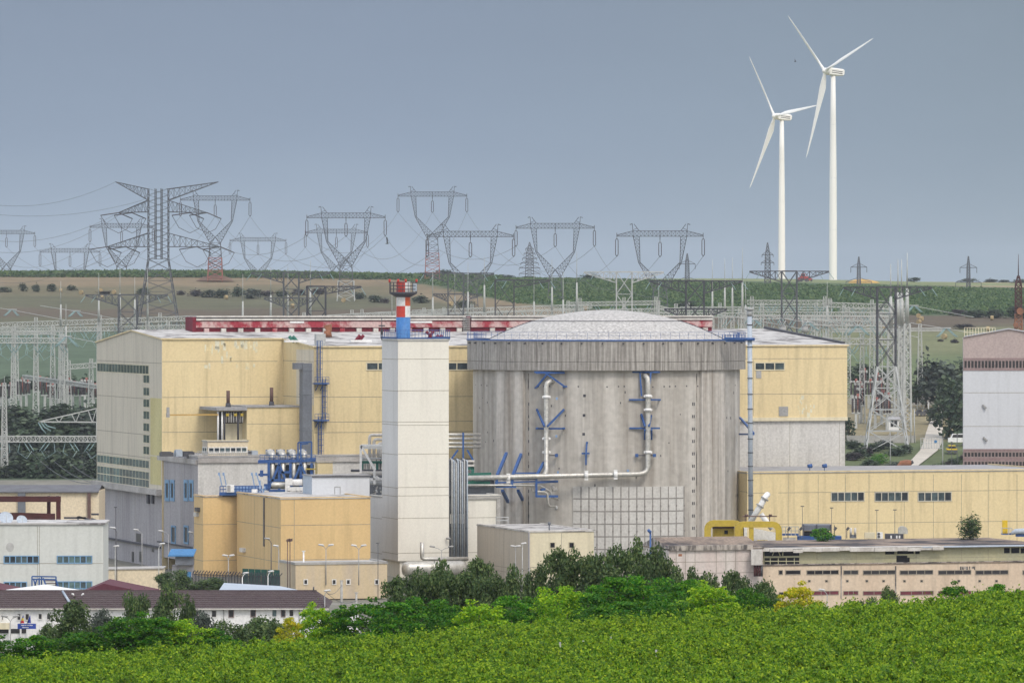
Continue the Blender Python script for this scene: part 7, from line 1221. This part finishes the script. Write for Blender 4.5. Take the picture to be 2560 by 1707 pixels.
gr = thing('flat_shelter', 'pale grey flat shelter roof behind the brown roof ridge', 'shelter', tuple(P(650, 1480, 735))); mb = MB(); a, b, c, d = P(545, 1478, 728), P(765, 1478, 728), P(700, 1464, 752), P(560, 1456, 752); mb.face([a, b, c, d]); mb.box(a - Z * .25, b - a, V((0, .1, 0)), Z * .24); mb.build('roof', M['vent_blue_grey'], gr); mb = MB(); [mb.abox(P(x, 0, 736).x, 736, 0, P(x, 0, 736).x + .3, 736.3, zat(1478, 736) - .02) for x in (560, 620, 680, 720)]; mb.build('post', M['galv'], gr)
# fence with barbed wire, cement wall, dome tank
fe = thing('security_fence', 'dark security fence with coiled wire before the ochre block', 'fence', tuple(P(590, 1465, 800)))
n_ = 30
for i in range(n_): x = 482 + i * 7.5; y = 1432 + (i / n_) * 8; mb = MB(); p = P(x, y, 800 - i * .4); mb.bar((p.x, p.y, 0), p, .12); mb.bar(p, p + V((.35, -.3, .45)), .08); mb.build('post', M['dark_steel'], fe)
mb = MB()
for i in range(200): t = i / 200; p = P(482 + t * 218, 1434 + t * 8, 800 - 12 * t); mb.bar((p.x, p.y, 0.3), p, .03)
for h in (0, 1.1, 2.2): mb.bar(P(482, 1434, 800) - Z * h, P(700, 1442, 788) - Z * h, .07)
mb.build('mesh', M['dark_steel'], fe); mb = MB(); pts = []
for i in range(260): t = i / 260; p = P(482 + t * 218, 1431 + t * 8, 800 - 12 * t); pts.append(p + V((0, .3 * math.cos(i * .9), .3 * math.sin(i * .9))))
mb.tube(pts, .03, 3); mb.build('coiled_wire', M['dark_steel'], fe)
mb = MB(); a, b = P(606, 1466, 803), P(700, 1470, 797); [mb.box(a.lerp(b, i / 6) - Z * 3, (b - a) / 6 * .95, V((0, .15, 0)), Z * 5.6) for i in range(6)]; tag(mb.build('green_screen', M['fence_green']), 'dark green screen panels behind the security fence', 'screen')
mb = MB(); a, b = P(690, 1508, 792), P(985, 1508, 792); mb.box((a.x, a.y, 0), V((b.x - a.x, 0, 0)), V((0, .3, 0)), Z * a.z); tag(mb.build('cement_wall', M['cement_wall']), 'grey cement wall under the buff outbuilding', 'wall')
mb = MB(); c = P(876, 1545, 700); mb.lathe((c.x, c.y, c.z - 2), [(1.15, 0), (1.15, 1.6), (1.0, 2.3), (.7, 2.75), (.3, 2.95), (0, 3.0)], 20); tag(mb.build('dome_tank', M['white_paint']), 'small white dome topped tank in the bushes', 'tank')
# ---- street lamps and floodlights
def lamp(px, pt, pb, D, kind, lb, side=1, m='lamp_grey', hm='lamp_head', arm=11):
    zb = max(ground((px - CX) * D / F, D), zat(pb, D) - 3); x = (px - CX) * D / F; zt_ = zat(pt, D); k = D / F; r = thing('street_lamp', lb, 'street lamp', (x, D, zb), 'lamps in the plant yard'); mb = MB(); mb.tube([(x, D, zb), (x, D, zt_ - .6)], [.085, .055], 7)
    sides = (side,) if kind == 1 else (-1, 1)
    for s in sides: mb.tube([(x, D, zt_ - .9), (x, D, zt_ - .6), (x + s * arm * k * .4, D, zt_ - .25), (x + s * arm * k, D, zt_ - .08)], .05, 6)
    mb.build('post', M[m], r)
    for s in sides: mb = MB(); c = V((x + s * arm * k, D, zt_)); mb.tube([c - V((s * .35, 0, .05)), c - V((s * .2, 0, 0)), c + V((s * .35, 0, .06)), c + V((s * .5, 0, .04))], [.06, .12, .13, .06], 8); mb.build('lamp_head', M[hm], r)
for a in [(815, 1362, 1410, 806, 2, 'left twin headed lamp above the buff outbuilding roof'), (897, 1363, 1410, 806, 2, 'right twin headed lamp above the buff outbuilding roof'), (571, 1388, 1445, 808, 2, 'twin headed lamp before the brightest ochre wall', 1, 'lamp_grey', 'lamp_head', 7), (678, 1346, 1412, 815, 1, 'dark lamp leaning left on the shaded ochre wall', -1, 'lamp_dark', 'lamp_grey', 9),
          (697, 1364, 1412, 806, 1, 'white headed lamp at the ochre wall corner', -1, 'lamp_grey', 'lamp_head', 6), (606, 1432, 1462, 760, 1, 'small white lamp standing on the flat shelter', 1, 'white_paint', 'lamp_head', 7), (670, 1428, 1460, 765, 1, 'small white lamp before the green screen', 1, 'white_paint', 'lamp_head', 6), (397, 1359, 1465, 780, 1, 'tall pale lamp at the right end of the cream wall', 1, 'galv_white', 'lamp_head', 7),
          (421, 1327, 1420, 890, 1, 'grey lamp left of the blue awning', -1, 'lamp_grey', 'lamp_head', 18), (355, 1324, 1425, 890, 1, 'grey lamp on the dark grey wall, curved left', -1, 'lamp_grey', 'lamp_head', 14), (292, 1319, 1465, 782, 1, 'dark tall lamp beside the office block corner', -1, 'lamp_dark', 'lamp_head', 9), (288, 1365, 1465, 780, 1, 'short white lamp beside the office block corner', 1, 'galv_white', 'lamp_head', 1),
          (1104, 1366, 1400, 858, 2, 'slim twin lamp in front of the silver tank', 1, 'lamp_grey', 'lamp_grey', 22), (1289, 1365, 1440, 835, 2, 'twin lamp before the shade toned wall', 1, 'lamp_grey', 'lamp_head', 5), (1306, 1358, 1450, 832, 1, 'tall pale lamp right of the twin lamp at the shade toned wall', 1, 'galv_white', 'lamp_head', 2), (2068, 1474, 1505, 700, 1, 'lamp before the peach building, head to the left', -1, 'lamp_grey', 'lamp_head', 12), (812, 1476, 1520, 690, 1, 'tilted lamp over the brown roof end', 1, 'lamp_grey', 'lamp_head', 5), (484, 1330, 1350, 880, 1, 'lamp head peeking left of the ochre block', -1, 'lamp_grey', 'lamp_head', 6), (26, 1540, 1590, 680, 2, 'twin lamp at the entrance left of the flags', 1, 'lamp_grey', 'lamp_grey', 13)]: lamp(*a)
for px, pt, pb, D, lb, r_, m_ in [(719, 1352, 1408, 806, 'slim brown floodlight post at the ochre corner', .06, 'stack_brown'), (725, 1352, 1408, 806, 'second slim brown floodlight post at the ochre corner', .06, 'stack_brown'), (945, 1358, 1410, 806, 'thin dark pole above the outbuilding right end', .05, 'lamp_dark'), (759, 1378, 1410, 806, 'short white siren post above the outbuilding', .12, 'white_paint'), (854, 1452, 1530, 745, 'pale concrete pole in front of the buff outbuilding', .17, 'cement_wall'), (891, 1482, 1535, 745, 'short concrete post in front of the cement wall', .14, 'cement_wall'), (289, 1268, 1330, 880, 'thin dark antenna on the dark grey wall', .05, 'lamp_dark')]: pole(px, pt, pb, D, lb, r_, m_)
for x in (719, 725): mb = MB(); p = P(x + 2, 1351, 806); mb.box(p - V((.25, .2, .2)), V((.5, 0, .15)), V((0, .4, 0)), Z * .4); tag(mb.build('floodlight', M['stack_brown']), ('left' if x == 719 else 'right') + ' brown floodlight head on the ochre corner posts', 'floodlight')
wire(P(815, 1478, 690), P(891, 1500, 745), .8, 'slack cable from the brown roof lamp to the concrete post', .035, 'yard cables'); wire(P(854, 1462, 745), P(815, 1480, 690), .6, 'slack cable from the concrete pole to the brown roof lamp', .035, 'yard cables')
# ------------------------------------------------------------------ trees and shrubs in front
def T(kind, leaf, px, D, pt, w, lb, **k): return plant(kind, leaf, px, D, pt, w, lb, **k)
g1 = 'dark trees before the tower and containment'
for px, D, pt, w, kd, lf, lb in [(995, 440, 1442, 76, 'upright', 'leaf_olive', 'low dark tree below the left end of the silver tank'), (1045, 450, 1424, 80, 'upright', 'leaf_olive', 'dark upright tree hiding the left half of the silver tank'), (1100, 455, 1404, 92, 'upright', 'leaf_olive', 'tallest dark tree before the silver tank'), (1150, 445, 1412, 84, 'upright', 'leaf_olive', 'dark tree below the pipe bundle'), (1192, 450, 1396, 80, 'upright', 'leaf_olive', 'dark tree at the left corner of the shade toned wall'),
    (1236, 440, 1432, 66, 'upright', 'leaf_olive', 'dark low tree sloping right before the shade toned wall'), (1296, 455, 1414, 62, 'round', 'leaf_olive', 'rounded dark tree under the twin lamp at the shade toned wall'), (1346, 460, 1410, 56, 'round', 'leaf_olive', 'dark tree with pale trunk left of the airy tree'), (1398, 470, 1372, 80, 'upright', 'leaf_olive', 'airy dark tree before the cream wall with windows'), (1445, 470, 1376, 74, 'upright', 'leaf_olive', 'airy dark tree at the right corner of the cream building'),
    (1490, 465, 1388, 90, 'round', 'leaf_olive', 'dark wide tree right of the cream building'), (1566, 480, 1346, 86, 'upright', 'leaf_olive', 'tallest dark tree, yellow flecked, before the block panel'), (1638, 480, 1366, 74, 'round', 'leaf_olive', 'round dark tree by the blue camera pole'), (1600, 470, 1400, 60, 'round', 'leaf_olive', 'dark lower tree between the tallest and the round one'), (1692, 460, 1420, 60, 'upright', 'leaf_olive', 'dark tree at the left of the pink panels'),
    (1752, 460, 1417, 74, 'upright', 'leaf_olive', 'airy dark tree in the middle of the pink panels'), (1832, 460, 1426, 70, 'upright', 'leaf_olive', 'airy dark tree at the right of the pink panels'), (1880, 440, 1444, 66, 'upright', 'leaf_olive', 'dark tree at the left corner of the peach wall'), (1918, 420, 1470, 60, 'round', 'leaf_olive', 'dark bush sloping to the yellow shrub')]:
    T(kd, lf, px, 352 + (D - 440) * .45, pt, w * 1.35, lb, group=g1, n=9000, size=.19)
g2 = 'bright green locust shrubs along the vineyard'
for px, D, pt, w, lf, lb in [(905, 335, 1494, 110, 'leaf_locust', 'green feathery shrub right of the white dome tank'), (985, 330, 1502, 120, 'leaf_locust', 'broad green feathery shrub below the buff outbuilding corner'), (1065, 335, 1490, 110, 'leaf_locust', 'green feathery shrub below the silver tank trees'), (1130, 325, 1510, 90, 'leaf_locust', 'low green shrub left of the golden tipped one'), (1200, 322, 1498, 110, 'leaf_bright', 'golden tipped bright shrub at centre, lowest of the row'),
    (1270, 335, 1486, 100, 'leaf_locust', 'mid green shrub between the two brightest ones at centre'), (1392, 325, 1462, 92, 'leaf_bright', 'bright lime forked shrub in the middle of the row'), (1330, 338, 1490, 90, 'leaf_locust', 'dark green shrub left of the lime forked one'), (1470, 335, 1466, 110, 'leaf_locust', 'deep green shrub right of the lime forked one'), (1535, 340, 1440, 110, 'leaf_locust', 'tall green feathery shrub below the tallest dark tree'),
    (1610, 342, 1436, 120, 'leaf_locust', 'tall green feathery shrub below the round dark tree'), (1680, 335, 1455, 110, 'leaf_locust', 'green feathery shrub left of the lime one at pink panels'), (1768, 325, 1450, 116, 'leaf_bright', 'bright lime rounded shrub below the pink panels'), (1725, 345, 1446, 84, 'leaf_locust', 'green shrub just behind the lime rounded one'), (1850, 330, 1468, 96, 'leaf_locust', 'green shrub between the lime one and the peach wall'), (1920, 322, 1490, 76, 'leaf_locust', 'low green shrub left of the yellow shrub'),
    (1998, 318, 1453, 84, 'leaf_yellow', 'yellow leaved shrub before the peach wall'), (1560, 318, 1500, 120, 'leaf_locust', 'low deep green shrub in front of the two tall feathery ones'), (1660, 316, 1498, 100, 'leaf_locust', 'low green shrub at the vineyard edge left of the lime rounded one'), (1480, 318, 1512, 110, 'leaf_locust', 'low green shrub at the vineyard edge under the deep green one'),
    (785, 335, 1504, 84, 'leaf_bright', 'bright green sapling over the right end of the brown roof'), (722, 330, 1540, 54, 'leaf_yellow', 'yellow green spindly shrub left of the bright sapling'), (835, 335, 1520, 70, 'leaf_locust', 'dark green shrub under the white dome tank'), (2222, 318, 1462, 40, 'leaf_olive', 'thin dark sapling before the peach wall joint'), (2388, 312, 1452, 72, 'leaf_locust', 'green sapling clump on the vineyard crest, left of two at right'), (2498, 310, 1456, 66, 'leaf_locust', 'green sapling clump on the vineyard crest, rightmost one'), (2165, 312, 1490, 60, 'leaf_olive', 'low dark scrub on the crest before the peach wall'), (2540, 308, 1468, 30, 'leaf_locust', 'tiny sapling at the right picture edge')]:
    T('layered' if lf != 'leaf_olive' else 'round', lf, px, 296 + (D - 300) * .6, pt, w * 1.25, lb, group=g2, n=7000, size=.19, name='shrub', cat='shrub')
g3 = 'trees before the brown roof building'
for px, D, pt, w, kd, lf, lb in [(182, 345, 1500, 116, 'round', 'leaf_olive', 'large round dark tree before the brown roof, far left'), (250, 350, 1520, 74, 'round', 'leaf_grey', 'greyish shrub right of the large round dark tree'), (346, 380, 1480, 70, 'upright', 'leaf_olive', 'left olive tree of the pair on the brown roof'), (430, 385, 1463, 92, 'upright', 'leaf_olive', 'taller olive tree of the pair on the brown roof'), (472, 375, 1486, 46, 'upright', 'leaf_olive', 'slim olive tree at the right of the pair'), (510, 350, 1524, 64, 'round', 'leaf_grey', 'greyish shrub below the white wall, right of the pair'),
    (436, 775, 1424, 84, 'round', 'leaf_olive', 'dark tree before the sky blue awning'), (520, 775, 1442, 96, 'round', 'leaf_olive', 'dark wide tree behind the brown roof ridge'), (120, 330, 1556, 60, 'round', 'leaf_olive', 'dark shrub under the blue sign'),
    (640, 345, 1540, 100, 'round', 'leaf_olive', 'dark shrub mass under the small mauve windows'), (570, 340, 1548, 90, 'round', 'leaf_olive', 'dark shrub below the white wall centre'), (700, 340, 1546, 80, 'round', 'leaf_olive', 'dark shrub left of the spindly yellow green one')]:
    T(kd, lf, px, D, pt, w * 1.1, lb, group=g3, n=8000, size=.19)
for px, pt, w, lf, lb in [(20, 1588, 110, 'leaf_locust', 'hedge like dark green shrub in the lower left corner'), (95, 1584, 100, 'leaf_locust', 'dark green shrub second from the left corner'), (180, 1576, 110, 'leaf_locust', 'dark green shrub under the large round tree'), (270, 1552, 110, 'leaf_locust', 'dark green shrub under the greyish shrub'), (330, 1528, 110, 'leaf_locust', 'feathery green shrub left of the olive pair foot'), (400, 1540, 110, 'leaf_locust', 'feathery green shrub under the olive pair'), (470, 1546, 90, 'leaf_bright', 'lighter green feathery shrub right of the olive pair'), (540, 1566, 90, 'leaf_locust', 'low dark green shrub below the white wall')]:
    T('layered', lf, px, 300, pt, w * 1.3, lb, group=g2, n=7000, size=.19, name='shrub', cat='shrub')
T('round', 'leaf_locust', 2055, 800, 1318, 58, 'green bush growing on the derelict roof before the grey cooling unit', group='plants on the derelict roof', n=1600, size=.34, pybase=1376, name='shrub', cat='shrub')
T('bush', 'leaf_olive', 2425, 806, 1283, 64, 'dark bushy tree growing on the derelict roof at right', group='plants on the derelict roof', n=1800, size=.36, pybase=1348)
# ------------------------------------------------------------------ vineyard: one object of countless leaves
rs = np.random.RandomState(5); pts = []
gx = np.interp
def vground(x, y): return np.interp(y, GY, GZ) + 0.066 * np.clip(x, -90, 90)
for y0 in np.arange(158, 258.5, 2.3):
    hw = 0.0914 * y0 + 13; n = int(2 * hw * 560); nt_ = int(2 * hw * 5); tx = rs.uniform(-hw, hw, nt_); th_ = rs.normal(0, .11, nt_); ty = rs.normal(0, .28, nt_); k = rs.randint(0, nt_, n); x = tx[k] + rs.normal(0, .085, n)   # leaves gathered in shoots
    bump = .04 * np.sin(x * 1.7 + y0 * 3) + .06 * np.sin(x * 4.3 + y0 * 5.1) + .05 * np.sin(x * .31 + y0 * .2)
    z = 1.30 + bump + th_[k] - np.abs(rs.exponential(.20, n)) + (rs.rand(n) < .10) * rs.uniform(0, .34, n); z = np.clip(z, .2, 2.2)
    y = y0 + ty[k] + rs.normal(0, .09, n) + .1 * np.sin(x * .4); pts.append(np.stack([x, y, vground(x, y) + z], 1))
p = np.concatenate(pts); me = leaf_mesh('vineyard', p, np.tile([0.1, -.6, .5], (len(p), 1)), .068, M['vine_leaf'], 8, 1.8)
o = bpy.data.objects.new('vineyard', me); COL.objects.link(o); tag(o, 'dense green vine rows filling the foreground', 'vineyard', None, 'stuff')
for i, (px, py) in enumerate([(62, 1655), (130, 1656), (190, 1655), (239, 1668), (437, 1667), (497, 1672), (562, 1674), (764, 1675), (1400, 1612), (1460, 1616), (1526, 1604), (1458, 1610), (1640, 1650)]):
    D = 158 + 2.3 * round((float(np.interp(py, [1553, 1707], [250, 190])) - 158) / 2.3); x = (px - CX) * D / F; z = float(vground(np.array([x]), D)[0]); mb = MB(); mb.abox(x - .04, D - .35, z, x + .04, D - .27, z + 1.5); tag(mb.build('vine_post', M['galv_white']), 'thin pale trellis post poking out of the vine rows', 'trellis post', 'trellis posts in the vineyard')

# ------------------------------------------------------------------ the air between here and the ridge
hz = MB(); hz.abox(-4500, -300, -2, 4500, 13000, 165); ho = hz.build('haze', []) ; ho['kind'] = 'stuff'
hm = bpy.data.materials.new('haze_air'); hm.use_nodes = True; n = hm.node_tree.nodes; n.remove(n['Principled BSDF']); pv = n.new('ShaderNodeVolumePrincipled'); pv.inputs['Density'].default_value = 0.000042; pv.inputs['Color'].default_value = (.80, .88, 1, 1)
hm.node_tree.links.new(pv.outputs[0], n['Material Output'].inputs['Volume']); ho.data.materials.append(hm)
